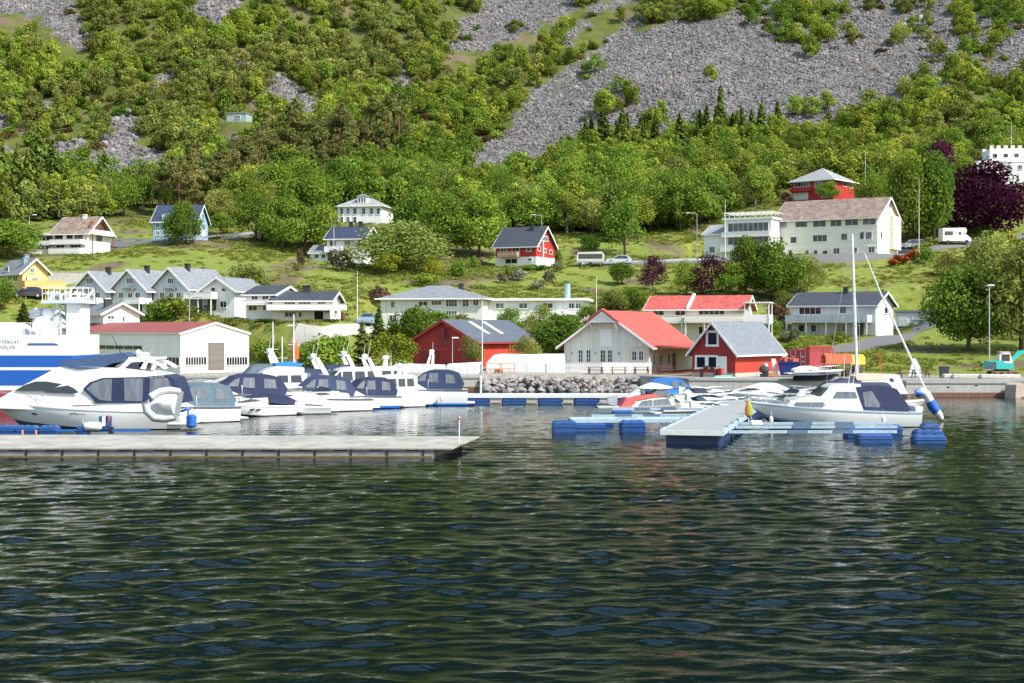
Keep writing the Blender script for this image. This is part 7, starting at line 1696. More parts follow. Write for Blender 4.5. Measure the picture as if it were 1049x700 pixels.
    wall('pale concrete quay wall with rusty tide line at the right, under the excavator', [sy(928, 131), sy(1038, 131)], 1.48)
    wall('grey quay wall below the red boathouse', [(13, 144.2), (17, 136.7), (30, 135.2), (52, 130.7)], 1.55, holes=False)
    wall('grey concrete quay wall left of the riprap behind the moored boats', [(-70, 144.2), sy(492, 144.2)], 1.5, holes=False)
    blk = thing('concrete_block', 'tilted broken concrete slab at the right end of the quay wall', 'concrete block', (X_at(1046, 130), 130, .3), .3); MB().prism([(-1.2, -.4), (1.0, -.5), (1.1, .6), (-.6, 1.1), (-1.1, .9)], 'y', -.8, .8).build('slab', mat('pinkish_concrete', (.42, .33, .28), .9, var=.2), blk); MB().cbox((.2, -.9, -.6), (1.5, .5, .5), .2, 0, .1).build('rubble', STONEB, blk)
    # riprap stones
    rng = random.Random(12); STN = mat('riprap_stone', (.23, .21, .195), .9, var=.3, scale=1.6, bump=.5, orand=.4); protos = []
    for j in range(5):
        b = MB(); q = np.random.RandomState(200 + j); b.blob((0, 0, 0), .5, 6, 4); b.v = [tuple(np.array(v) * (.6 + .8 * q.rand(3))) for v in b.v]; me = bpy.data.meshes.new('riprap_stone'); me.from_pydata(b.v, [], b.f); me.materials.append(STN); protos.append(me)
    n = 0
    for i in range(285):
        px = 492 + rng.random() * 160; v = rng.random(); Y = 144.7 - 2.2 * v; z = 1.2 - 1.3 * v
        o = bpy.data.objects.new('riprap_stone', protos[i % 5]); C.objects.link(o); o.location = (X_at(px, Y), Y, z); s = .26 + .62 * rng.random() ** 2.2; o.scale = (s * 1.25, s, s * .8); o.rotation_euler = (rng.uniform(-.4, .4), rng.uniform(-.4, .4), rng.uniform(0, 6.28))
        tag(o, 'grey boulder in the riprap bank in front of the cafe', 'stone', 'riprap boulders')
# ------------------------------------------------------------------ vehicles, furniture, posts
def car(label, px, py, head, paint, name='parked_car', cat='car', L=4.4, W=1.8, H=1.48, style='hatch', Y=None, group=None):
    p = hit(px, py) if Y is None else Vector((X_at(px, Y), Y, float(gz(X_at(px, Y), Y))))
    e = thing(name, label, cat, p, R(head), group)
    if style == 'van': top = [(-.48, .95), (-.46, 1.72 * H / 1.9), (-.40, H), (.20, H), (.30, H * .93), (.40, .98), (.49, .80)]
    elif style == 'estate': top = [(-.49, .85), (-.45, 1.05), (-.40, H), (.02, H), (.14, H * .92), (.28, .95), (.46, .82), (.49, .62)]
    else: top = [(-.49, .80), (-.46, .98), (-.33, H * .96), (-.15, H), (.04, H * .97), (.25, .94), (.46, .80), (.49, .60)]
    def wf(x, z): return W / 2 * (1 - .03 * (abs(x) / (L / 2)) ** 4) * (1 if z < .95 else 1 - .2 * (z - .95) / max(.2, H - .95))
    low = [(.50, .42), (.49, .22), (-.49, .22), (-.50, .42)]
    pl = [(a * L, c) for a, c in top + low]
    b = MB(); zs = pl; body = b.wprism(zs, wf).build('body', paint, e, smooth=True)
    gl = [(a * L, c) for a, c in top]
    zt = H - .09
    if style == 'van': ws = [[(-.42, 1.05), (-.40, zt - .05), (-.05, zt - .05), (-.05, 1.05)], [(-.02, 1.05), (-.02, zt - .05), (.20, zt - .05), (.33, 1.05)]]
    elif style == 'estate': ws = [[(-.42, .95), (-.37, zt), (-.16, zt), (-.17, .95)], [(-.15, .95), (-.14, zt), (.03, zt), (.21, .95)]]
    else: ws = [[(-.36, .95), (-.27, zt - .03), (-.11, zt), (-.12, .95)], [(-.10, .95), (-.09, zt), (.03, zt), (.19, .95)]]
    for q in ws: sidepanel('side_window', TINT, e, [(a * L, c) for a, c in q], wf, .012)
    f0, f1 = (top[4], top[5]) if style != 'estate' else (top[4], top[5])
    g = MB()
    for (t0, t1) in (((top[-4]), (top[-3])), ((top[1]), (top[2]))):
        (xa, za), (xb, zb) = (t0[0] * L, t0[1]), (t1[0] * L, t1[1]); nx, nz = (zb - za), -(xb - xa); l_ = math.hypot(nx, nz) + 1e-6; s_ = 1 if xa > 0 or xb > 0 else -1
        nx, nz = abs(nx / l_) * s_, abs(nz / l_); f = lambda x, z, t: (x + nx * .012, z + nz * .012)
        A_, B_ = f(xa + (xb - xa) * .1, za + (zb - za) * .1, 0), f(xa + (xb - xa) * .9, za + (zb - za) * .9, 0); wa, wb = wf(xa, A_[1]) * .9, wf(xb, B_[1]) * .9
        g.add([(A_[0], -wa, A_[1]), (A_[0], wa, A_[1]), (B_[0], wb, B_[1]), (B_[0], -wb, B_[1])], [(0, 1, 2, 3)])
    g.build('windscreen', TINT, e)
    for x in (-.31, .31):
        for s in (1, -1):
            q = MB().tube([(x * L, s * (W / 2 - .18), .31), (x * L, s * (W / 2 + .015), .31)], .31, 16).build('wheel', BLACK, e); MB().tube([(x * L, s * (W / 2 + .016), .31), (x * L, s * (W / 2 + .03), .31)], .19, 12).build('rim', ALU, q)
    for s in (1, -1):
        MB().cbox((.488 * L, s * W * .34, .62), (.07, .3, .13), 0, 0, .02).build('headlight', mat('headlight_glass', (.6, .6, .6), .1), e); MB().cbox((-.49 * L, s * W * .38, .72), (.06, .2, .18), 0, 0, .02).build('rear_light', mat('rear_lamp_red', (.35, .01, .01), .25), e)
    return e
def lamp_post(label, px, Y, zb, py_top, arm=(-1, 0), name='street_lamp', al=1.3, r=.06):
    e = thing(name, label, 'street lamp', (X_at(px, Y), Y, zb)); h = Z_at(py_top, Y) - zb
    MB().tube([(0, 0, -.3), (0, 0, h * .5), (0, 0, h)], [r, r * .85, r * .7], 8).build('pole', ALU, e)
    a = MB().tube([(0, 0, h - .01), (arm[0] * al * .5, arm[1] * al * .5, h + .12), (arm[0] * al, arm[1] * al, h + .12)], .035, 6).build('arm', ALU, e)
    MB().cbox((arm[0] * al, arm[1] * al, h + .04), (.75, .3, .17), 0, 0, .05).build('lamp_head', mat('lamp_head_grey', (.55, .56, .57), .4), e); return e
def flag_pole(label, px, Y, zb, py_top, r=.055):
    e = thing('flagpole', label, 'flagpole', (X_at(px, Y), Y, zb)); h = Z_at(py_top, Y) - zb
    MB().tube([(0, 0, -.3), (0, 0, h * .5), (0, 0, h)], [r, r * .8, r * .45], 8).build('pole', WHITE, e); MB().blob((0, 0, h + .06), .09, 8, 6).build('finial', mat('gilt_knob', (.6, .45, .15), .3, metal=.8), e)
    MB().cbox((0, 0, -.1), (.35, .35, .45), 0, 0, .03).build('foot', ALU, e); return e
def picnic_table(mt, e):
    b = MB()
    for i in range(5): b.box(-.9, .9, -.38 + i * .155, -.38 + i * .155 + .14, .72, .76)
    b.build('table_top', mt, e)
    for s in (-1, 1):
        q = MB()
        for i in range(2): q.box(-.9, .9, s * .72 - .15 + i * .155, s * .72 - .15 + i * .155 + .14, .42, .46)
        q.build('seat', mt, e)
    for x in (-.65, .65):
        q = MB(); q.tube([(x, -.68, 0), (x, -.22, .71)], .05, 4); q.tube([(x, .68, 0), (x, .22, .71)], .05, 4); q.box(x - .03, x + .03, -.82, .82, .36, .415); q.build('leg_frame', mt, e)
def container(label, px, Y, rz, m, L=6.06, H=2.59, W=2.44, base=None):
    e = thing('shipping_container', label, 'container', (X_at(px, Y), Y, base if base is not None else float(gz(X_at(px, Y), Y))), R(rz))
    b = MB(); n = 40; x = [(i / n) for i in range(n + 1)]
    pl = []
    for s in (-1, 1):
        row = []
        for i in range(n):
            a, c = .1 + (L - .2) * i / n, .1 + (L - .2) * (i + .5) / n; dd = 0 if i % 2 else .035
            row += [(a, s * (W / 2 - .06 + dd * 1)), (c, s * (W / 2 - .06 + dd))]
        pl += row if s < 0 else row[::-1]
    b.prism(pl, 'z', .16, H - .1); b.build('side_walls', m, e)
    f = MB()
    for yy in (-W / 2, W / 2 - .12):
        for zz in (0, H - .13): f.box(.1, L - .1, yy, yy + .12, zz, zz + .13)
    for xx in (0, L - .15):
        for yy in (-W / 2, W / 2 - .15): f.box(xx - .002, xx + .15, yy - .002, yy + .152, 0, H)
        for zz in (0, H - .13): f.box(xx, xx + .12, -W / 2 + .15, W / 2 - .15, zz, zz + .13)
    f.box(.13, L - .13, -W / 2 + .12, W / 2 - .12, H - .12, H - .06); f.build('frame', m, e)
    for s in (-1, 1):
        d = MB().box(.02, .06, min(.01 * s, s * (W / 2 - .16)), max(.01 * s, s * (W / 2 - .16)), .135, H - .135).build('door', m, e); q = MB()
        for yy in (.28, .78): q.tube([(0, s * yy, .1), (0, s * yy, H - .1)], .025, 6)
        q.build('locking_bar', STEEL, d); q = MB()
        for zz in (.8, 1.3, 1.8): q.box(-.012, .018, s * .5 - .16, s * .5 + .16, zz, zz + .10)
        q.build('plate_marks', mat('white_stencil', (.55, .5, .48), .6), d)
    return e
def excavator():
    Y = 137.5; p = Vector((X_at(1026, Y), Y, float(gz(X_at(1026, Y), Y)))); e = thing('excavator', 'turquoise excavator with white cab roof on brown tracks behind the right quay wall', 'excavator', p, 0); e.scale = (.86, .86, .86)
    TQ = mat('turquoise_paint', (.03, .42, .38), .4, var=.1); MUD = mat('muddy_track', (.20, .12, .07), .9, var=.3)
    for y in (-.75, .75):
        b = MB(); pl = [(-1.5, .35), (-1.3, .08), (1.4, .08), (1.75, .4), (1.5, .72), (-1.25, .72)]; b.prism(pl, 'y', y - .22, y + .22); t = b.build('track', MUD, e); q = MB()
        for x in (-1.1, -.35, .4, 1.2): q.tube([(x, y - .24, .38), (x, y + .24, .38)], .22, 10)
        q.build('rollers', BLACK, t)
    MB().cbox((0, 0, .6), (1.4, 1.2, .3), 0, 0, .05).build('turntable', BLACK, e)
    b = MB().prism([(-1.75, .95), (-1.7, 1.85), (-.3, 1.9), (.2, 1.6), (1.05, 1.55), (1.1, .95)], 'y', -.95, .95).build('body', TQ, e)
    MB().box(-1.72, -.9, -.975, -.953, 1.0, 1.75).build('engine_cover', mat('dark_slate_paint', (.05, .08, .11), .5), b)
    c = MB().wprism([(-.55, 1.9), (-.5, 2.55), (-.2, 2.78), (.65, 2.78), (1.0, 1.6), (.2, 1.6)], lambda x, z: .48, y0=-.4).build('cab', mat('cab_white', (.66, .64, .62), .4), e)
    q = MB(); q.box(-.3, .62, -.90, -.883, 1.85, 2.6); q.build('cab_window', TINT, c); MB().cbox((.1, -.4, 2.79), (1.2, 1.0, .1), 0, 0, .03).build('cab_roof', mat('pinkish_cab_roof', (.6, .42, .38), .5), c)
    bm_ = MB().loft([[(.9, .2, 1.3), (.9, .55, 1.3), (.9, .55, 1.75), (.9, .2, 1.75)], [(2.1, .22, 2.45), (2.1, .53, 2.45), (1.9, .53, 2.95), (1.9, .22, 2.95)], [(3.1, .24, 2.75), (3.1, .5, 2.75), (3.1, .5, 3.15), (3.1, .24, 3.15)], [(4.6, .26, 2.25), (4.6, .48, 2.25), (4.7, .48, 2.5), (4.7, .26, 2.5)]]).build('boom', TQ, e)
    st = MB().loft([[(4.4, .27, 2.6), (4.4, .47, 2.6), (4.75, .47, 2.6), (4.75, .27, 2.6)], [(4.2, .28, .9), (4.2, .46, .9), (4.45, .46, .9), (4.45, .28, .9)]]).build('dipper_arm', TQ, e)
    MB().prism([(3.7, .1), (4.5, .0), (4.6, .9), (4.2, .95), (3.8, .7)], 'y', 0, .75).build('bucket', MUD, st); MB().tube([(1.0, .38, 2.0), (2.2, .38, 2.75)], .07, 8).build('hydraulic_ram', STEEL, bm_)
    for y in (-.9,): MB().tube([(.9, y, 2.75), (1.1, y, 3.05)], .02, 4).build('mirror', BLACK, c)

def build_props():
    Pp = lambda n, c, **k: mat(n, c, .3, coat=.5, var=.03, **k)
    car('maroon car parked under the balcony of the garage house', 336, 329, 175, Pp('maroon_car_paint', (.16, .015, .05)))
    car('blue-grey car seen from the front on the bank between the dark conifers', 378, 333, 255, Pp('blue_grey_car_paint', (.22, .32, .40)))
    car('dark car in the shade of the yellow house carport', 29, 306, 190, Pp('dark_car_paint', (.04, .03, .04)))
    car('dark silver estate car parked right of the guesthouse by the flagpole', 934, 256, 185, Pp('silver_car_paint', (.28, .29, .31)), style='estate', L=4.7, H=1.6)
    car('black car half hidden behind the dark silver estate car', 923, 255, 180, Pp('black_car_paint', (.02, .02, .025)), Y=252)
    car('small silver car right of the grey caravan on the upper road', 634, 271, 178, Pp('pale_car_paint', (.45, .47, .49)))
    car('pale blue pick-up van behind the blue skip beside the boathouse', 806, 378, 200, Pp('pale_blue_van_paint', (.40, .52, .60)), name='parked_van', cat='van', style='van', L=5.0, H=1.95, Y=148)
    # caravan by the road and the camper
    p = hit(605, 273); e = thing('caravan', 'grey and white caravan parked on the upper road right of the red hillside house', 'caravan', p, R(-5))
    MB().wprism([(-2.2, .5), (-2.35, 1.3), (-2.1, 2.3), (1.9, 2.4), (2.3, 2.0), (2.3, .5)], lambda x, z: 1.1).build('body', mat('caravan_white', (.55, .55, .54), .4), e); MB().box(-2.0, 2.0, -1.12, -1.103, 1.2, 2.0).build('window_band', TINT, e); MB().tube([(0, -1.12, .33), (0, -.9, .33)], .33, 12).build('wheel', BLACK, e)
    MB().box(-2.25, 2.25, -1.115, -1.103, .55, .8).build('lower_band', mat('grey_band', (.3, .31, .33)), e)
    p = hit(975, 250.5); e = thing('motorhome', 'white motorhome with overcab bed under the huge purple tree', 'motorhome', p, R(4))
    MB().wprism([(-2.0, .5), (-2.0, 2.75), (2.0, 2.85), (2.3, 2.5), (2.2, 1.9), (1.6, 1.75), (1.6, .5)], lambda x, z: 1.1).build('body', mat('motorhome_white', (.74, .74, .73), .35), e); MB().wprism([(1.4, .45), (1.4, 1.7), (2.2, 1.7), (2.9, 1.15), (3.1, .9), (3.1, .45)], lambda x, z: 1.0).build('cab', mat('motorhome_white', (.74, .74, .73)), e)
    MB().box(-1.7, -.2, -1.12, -1.103, 1.5, 2.2).build('side_window', TINT, e); MB().box(.8, 1.3, -1.12, -1.103, 1.6, 2.1).build('side_window', TINT, e)
    for x in (-1.1, 2.3): MB().tube([(x, -1.1, .36), (x, -.8, .36)], .36, 12).build('wheel', BLACK, e)
    # containers and skip
    CR = mat('maroon_container_paint', (.30, .04, .05), .6, var=.15); CO = mat('orange_red_container_paint', (.48, .075, .055), .6, var=.15)
    container('maroon shipping container with white stencilled doors right of the boathouse', 817.5, 146.5, 62, CR, L=6.06)
    container('orange-red shipping container behind the orange tarpaulin', 842, 150.5, 82, CO, L=6.06)
    p = (X_at(808, 141), 141, 1.6); e = thing('skip', 'dark blue skip heaped with red scrap beside the boathouse', 'skip', p, R(-8)); MB().loft([[(-.8, -.7, 0.1), (.8, -.7, .1), (.8, .7, .1), (-.8, .7, .1)], [(-1.1, -.85, 1.45), (1.1, -.85, 1.45), (1.1, .85, 1.45), (-1.1, .85, 1.45)]]).build('body', mat('skip_blue', (.01, .025, .17), .5, var=.15), e)
    q = MB(); rr = random.Random(2)
    for i in range(9): q.cbox((rr.uniform(-.7, .7), rr.uniform(-.5, .5), 1.3 + rr.random() * .2), (rr.uniform(.3, .8), rr.uniform(.2, .5), rr.uniform(.2, .5)), rr.random() * 3, 0, .03)
    q.build('scrap', mat('red_scrap', (.40, .10, .06), .8, var=.3), e); MB().box(-1.18, 1.18, -.93, -.853, 1.36, 1.47).build('rim', mat('skip_blue', (.01, .025, .17)), e)
    # tarpaulin shelters right of the containers
    for lb, px, Y, w_, m_, h in (('long orange-red tarpaulin shelter over stacked gear in front of the orange-red container', 857, 140, 2.6, TARP, 2.2), ('yellow tarpaulin shelter next to the orange-red one', 876, 141, 1.5, YELLOW, 2.1)):
        e = thing('tarpaulin_shelter', lb, 'shelter', (X_at(px, Y), Y, 1.62)); b = MB(); b.loft([[(-w_ / 2, -1.2, h - .9), (-w_ / 2, -1.0, h - .2), (-w_ / 2, 0, h + .05), (-w_ / 2, 1.0, h - .2), (-w_ / 2, 1.2, h - .9), (-w_ / 2, .98, h - .28), (-w_ / 2, 0, h - .03), (-w_ / 2, -.98, h - .28)], [(0, -1.2, h - .95), (0, -1.0, h - .27), (0, 0, h), (0, 1.0, h - .27), (0, 1.2, h - .95), (0, .98, h - .35), (0, 0, h - .08), (0, -.98, h - .35)], [(w_ / 2, -1.2, h - .9), (w_ / 2, -1.0, h - .2), (w_ / 2, 0, h + .05), (w_ / 2, 1.0, h - .2), (w_ / 2, 1.2, h - .9), (w_ / 2, .98, h - .28), (w_ / 2, 0, h - .03), (w_ / 2, -.98, h - .28)]]); b.build('tarpaulin', m_, e)
        q = MB()
        for x in (-w_ / 2 + .1, w_ / 2 - .1):
            for y in (-.95, .95): q.tube([(x, y, 0), (x, y, h - .3)], .03, 5)
        q.build('frame_poles', ALU, e); q = MB(); rr = random.Random(int(px))
        for i in range(8): q.cbox((rr.uniform(-w_ / 2 + .3, w_ / 2 - .3), rr.uniform(-.6, .6), 0), (rr.uniform(.3, .7), rr.uniform(.3, .6), rr.uniform(.3, 1.0)), rr.random() * 3, 0, .04)
        q.build('stored_gear', mat('dark_gear', (.05, .035, .03), .8, var=.5), e)
    # picnic tables
    lbs = ('dark red picnic table before the cafe, leftmost of four', 'lighter brown picnic table before the white cafe fence', 'dark red picnic table before the right end of the cafe fence', 'dark red picnic table by the veranda steps, rightmost of four')
    for i, px in enumerate((610, 634, 657.5, 683)):
        e = thing('picnic_table', lbs[i], 'picnic table', (X_at(px, 146), 146 + .2 * i, 1.63), R((4, -3, 2, 6)[i]), 'picnic tables before the cafe'); picnic_table(TIMBERR if i != 1 else TIMBER, e)
    for i, px in enumerate((929, 943)):
        e = thing('picnic_table', ('small brown picnic table on the shore grass, left one', 'small brown picnic table on the shore grass under the sail stay, right one')[i], 'picnic table', (X_at(px, 137), 137, float(gz(X_at(px, 137), 137))), 0, 'shore picnic tables'); picnic_table(TIMBERR, e)
    # white fence round the cafe terrace
    PF = mat('white_fence_paint', (.76, .76, .74), .5, var=.04)
    def fence(nm, lb, a, b2, zb, h, solid=True, m=PF):
        L_ = (Vector(b2) - Vector(a)).length; an = math.atan2(b2[1] - a[1], b2[0] - a[0]); e = thing(nm, lb, 'fence', (a[0], a[1], zb), an); q = MB()
        if solid:
            n = int(L_ / .16)
            for i in range(n): q.box(i * L_ / n, (i + .93) * L_ / n, -.015, .015, .06, h)
        else:
            n = int(L_ / .16)
            for i in range(n): q.box(i * L_ / n, (i + .45) * L_ / n, -.015, .015, .06, h)
        q.build('boards', m, e); q = MB(); q.box(0, L_, .016, .06, h * .25, h * .25 + .09); q.box(0, L_, .016, .06, h * .8, h * .8 + .09); q.box(0, L_, -.05, .065, h + .003, h + .045); q.build('rails', m, e)
        n = max(2, int(L_ / 1.9))
        for i in range(n + 1): x = L_ * i / n; MB().box(x - .05, x + .05, .062, .16, -.3, h + .05).build('post', m, e)
    s = lambda px, Y: (X_at(px, Y), Y, 0)
    fence('board_fence', 'solid white board fence on the cafe terrace under the porch corner', s(617, 147.6), s(667, 147.6), 1.65, 1.15)
    fence('picket_fence', 'white picket fence left of the cafe gable', s(560, 147.8), s(616.5, 147.6), 1.65, 1.05, False)
    fence('picket_fence', 'low white railing fence along the quay left of the cafe', s(500, 148.2), s(559, 147.9), 1.65, .95, False)
    # white tarpaulin heaps, fence panels left of the riprap
    WT = mat('white_tarpaulin', (.74, .73, .69), .6, var=.06, bump=.5, bscale=1.5)
    def heap(lb, px0, px1, Y, pts, dep, m=WT, nm='tarpaulin_cover'):
        e = thing(nm, lb, 'cover', (X_at(px0, Y), Y, 1.6)); k = Y / F; pl = [((a - px0) * k, Z_at(c, Y) - 1.6) for a, c in pts]; pl = [(pl[0][0], -.1)] + pl + [(pl[-1][0], -.1)]
        b = MB(); b.loft([[(p[0], -dep / 2, p[1] * .86) for p in pl], [(p[0], -dep * .3, p[1]) for p in pl], [(p[0], dep * .3, p[1] * 1.02) for p in pl], [(p[0], dep / 2, p[1] * .8) for p in pl]]); b.build('cloth', m, e, smooth=True)
        q = MB()
        for i in range(1, 5): x = pl[1][0] + (pl[-2][0] - pl[1][0]) * i / 5; q.tube([(x, -dep / 2 - .02, 0), (x, -dep / 2 - .02, 1.0)], .015, 4)
        q.build('lashing', mat('grey_rope', (.35, .34, .32)), e)
    heap('long white tarpaulin cover right of the barn side', 498, 579, 152.5, [(498, 372), (506, 364), (514, 363), (540, 363.5), (560, 363), (578, 363), (579, 372)], 3.0)
    heap('white boxy cover behind the blue canopy boat, left of the flagpole', 458, 494, 147.5, [(458, 374), (459.5, 373), (478, 372), (494, 371.3)], 1.8)
    heap('smaller white cover left of the boxy one, before the barn doors', 403, 456, 149.5, [(403, 374.5), (420, 373), (440, 373.5), (456, 374)], 1.8)
    e = thing('scaffold_frame', 'rusty orange frame of pipes standing before the long white tarpaulin', 'frame', (X_at(498, 147), 147, 1.62)); q = MB(); wd = X_at(527, 147) - X_at(498, 147)
    for x in (0, wd * .5, wd): q.tube([(x, 0, 0), (x, 0, 1.15)], .04, 5); q.tube([(x, .8, 0), (x, .8, 1.15)], .04, 5)
    for z in (.55, 1.12): q.tube([(0, 0, z), (wd, 0, z)], .035, 5); q.tube([(0, .8, z), (wd, .8, z)], .035, 5)
    q.build('pipes', mat('rusty_orange_pipe', (.48, .22, .10), .7, var=.2), e); MB().cbox((wd * .45, .4, .0), (.8, .5, .5), 0.2, 0, .05).build('crate', mat('rust_box', (.35, .16, .08), .8), e)
    # things at the boathouse
    e = thing('leaning_board', 'pale board leaning on the right wall of the boathouse', 'board', (X_at(796.5, 141), 140.8, 1.6), R(10)); MB().prism([(-.45, 0), (.05, 0), (-.25, 1.75), (-.7, 1.75)], 'y', -.05, .05).build('board', mat('pale_pink_board', (.62, .52, .48), .6), e); MB().prism([(-.4, .0), (.0, .0), (-.02, .12), (-.42, .12)], 'y', -.09, -.053).build('foot_batten', WHITE, e)
    e = thing('net_bundle', 'dark bundle of nets and buoys hanging on the boathouse wall', 'net bundle', (X_at(783, 139), 139.1, 1.6)); MB().blob((0, 0, .75), (.5, .35, .45), 10, 8).build('net', mat('dark_net', (.06, .06, .05), .9, var=.4, bump=.8), e, smooth=True); q = MB().blob((.15, -.2, 1.15), .2, 10, 8); q.build('buoy', FENDW, e, smooth=True); MB().box(-.4, .4, -.1, .1, 0, .3).build('trestle', BLACK, e)
    e = thing('crate_stack', 'low heap of brown crates at the foot of the boathouse wall', 'crates', (X_at(790, 140), 139.9, 1.6)); MB().cbox((0, 0, 0), (.9, .6, .4), .2, 0, .03).build('crate', mat('rust_box', (.35, .16, .08)), e); MB().cbox((-.5, .1, 0), (.5, .5, .55), -.1, 0, .03).build('crate', BROWNW, e)
    e = thing('work_bench', 'dark red bench with gear in front of the boathouse windows', 'bench', (X_at(727, 137.8), 138.5, 1.58), R(-38)); MB().box(-.9, .9, -.3, .3, .75, .82).build('bench_top', TIMBERR, e)
    for x in (-.8, .8): MB().box(x - .06, x + .06, -.28, .28, 0, .748).build('leg', TIMBERR, e)
    q = MB(); q.cbox((-.3, 0, .822), (.5, .35, .3), 0.3, 0, .05); q.cbox((.4, 0, .822), (.4, .3, .2), 0, 0, .03); q.build('stored_gear', mat('dark_gear', (.05, .035, .03)), e)
    MB().cbox((1.25, .1, 0), (.5, .5, .9), 0, 0, .05).build('cabinet', RED2, e)
    e = thing('green_boat_cover', 'flat green tarpaulin on the quay edge before the boathouse door', 'tarpaulin', (X_at(742, 136.5), 136.8, 1.58)); MB().loft([[(-1.0, -.3, 0), (1.0, -.3, 0), (1.0, .5, 0), (-1.0, .5, 0)], [(-.8, -.2, .22), (.7, -.2, .28), (.7, .4, .25), (-.8, .4, .2)]]).build('cloth', mat('sea_green_tarp', (.12, .40, .32), .6, bump=.4), e, smooth=True); MB().box(-1.05, 1.05, -.36, -.31, 0, .06).build('edge_rope', WHITE, e)
    # shore right: bin, slabs, sign, planks
    e = thing('rubbish_bin', 'dark grey wheeled bin on the right shore', 'bin', (X_at(967, 136.5), 136.5, float(gz(X_at(967, 136.5), 136.5)))); MB().loft([[(-.33, -.3, .1), (.33, -.3, .1), (.33, .3, .1), (-.33, .3, .1)], [(-.4, -.36, 1.0), (.4, -.36, 1.0), (.4, .36, 1.0), (-.4, .36, 1.0)]]).build('body', mat('bin_slate', (.025, .04, .05), .5), e); MB().cbox((0, 0, 1.002), (.86, .8, .09), 0, 0, .03).build('lid', mat('bin_slate', (.025, .04, .05)), e)
    for x in (-.25, .25): MB().tube([(x, .25, .1), (x * 1.25, .25, .1)], .1, 10).build('wheel', BLACK, e)
    lbl = ('long pale stone slab lying left of the excavator, leftmost', 'long pale stone slab lying left of the excavator, second from left', 'pale stone slab with a dark patch before the excavator', 'long pale stone slab at the front of the excavator tracks', 'short pale stone slab at the right before the excavator')
    for i, (px, l_, dy) in enumerate(((975, 1.8, .6), (988, 2.3, .1), (1003, 2.2, .4), (1018, 2.6, -.2), (1036, 1.6, 0.1))):
        e = bpy.data.objects.new('stone_slab', MB().cbox((0, 0, 0), (l_, .7, .42), 0, 0, .07).build('tmp', mat('pale_slab', (.48, .45, .40), .85, var=.25, scale=2, bump=.4)).data); C.objects.link(e); bpy.data.objects.remove(bpy.data.objects['tmp']); Y = 134.6 + dy; e.location = (X_at(px, Y), Y, float(gz(X_at(px, Y), Y)) - .02); e.rotation_euler = (0, .02, R((5, -4, 3, -2, 6)[i])); tag(e, lbl[i], 'stone slab', 'pale slabs by the excavator')
    e = thing('plank_pile', 'reddish planks stacked between the bin and the excavator', 'planks', (X_at(984, 138), 138, float(gz(X_at(984, 138), 138)))); 
    for i in range(4): MB().box(-1.6 + .1 * i, 1.5 + .08 * i, -.3 + .16 * i, -.16 + .16 * i, .02 + .06 * (i % 2), .1 + .06 * (i % 2)).build('plank', mat('reddish_plank', (.28, .10, .06), .8, var=.2), e)
    e = thing('white_sail_sign', 'pale triangular board standing on the shore grass behind the sail stay', 'board', (X_at(938, 141), 141, float(gz(X_at(938, 141), 141))), 0); MB().prism([(-.75, 0), (.6, 0), (.45, .9), (.0, 1.75), (-.25, 1.75)], 'y', -.05, .05).build('board', mat('pale_blue_board', (.55, .62, .66), .5), e); MB().box(-.05, .05, .051, .12, 0, 1.2).build('stay', ALU, e)
    excavator()
    # lamps and poles
    lamp_post('street lamp with short arm before the barn doors', 463.5, 150, 1.6, 347.5, (.6, 0), al=.5, r=.045)
    lamp_post('tall street lamp at the left above the balconied white wing', 30, 245, 20.5, 221, (1, 0), al=.9)
    lamp_post('tall street lamp left of the small white annex', 714, 250, 19.5, 219, (-1, 0), al=1.6)
    lamp_post('street lamp behind the roof of the red hillside house', 555, 255, 20.0, 221, (-1, 0), al=1.4)
    lamp_post('street lamp by the shore lawn left of the dark conifers', 312, 155, 2.2, 335, (-1, 0), al=1.5, r=.05)
    lamp_post('grey street lamp in front of the huge right shore trees', 1013.5, 142.5, 1.8, 294, (0, -1), al=.4, r=.07)
    flag_pole('tall white flagpole at the quay between barn and cafe', 494, 146.5, 1.6, 307)
    flag_pole('flagpole with bare top on the lawn left of the dark conifers', 366, 180, 6.0, 279)
    flag_pole('tall flagpole right of the guesthouse beside the parked silver car', 941.5, 243, 18.6, 184)
    flag_pole('flagpole in front of the blue-black roofed house', 342, 238, 16.5, 231)
    flag_pole('flagpole beside the red villa', 886.5, 288, 31, 157)
    flag_pole('flagpole behind the battlemented villa', 1036, 312, 40, 125)
    flag_pole('thin pole behind the cafe roof at the flat-roofed bungalow', 611, 186, 6.5, 284)
    flag_pole('pole at the red-roofed terrace pergola', 788, 171, 4.5, 312)
    flag_pole('flagpole on the roof line of the glazed wing', 743, 243, 18, 206)
    e = thing('utility_pole', 'thin wooden pole before the grey terrace above the red hall roof', 'pole', (X_at(194, 172), 172, float(gz(X_at(194, 172), 172)))); MB().tube([(0, 0, -.3), (0, 0, Z_at(299, 172) - e.location.z)], [.1, .07], 7).build('pole', mat('grey_wood_pole', (.30, .28, .25), .9), e); h = Z_at(299, 172) - e.location.z; MB().box(-.5, .5, -.05, .05, h - .4, h - .3).build('crossarm', mat('grey_wood_pole', (.30, .28, .25)), e)
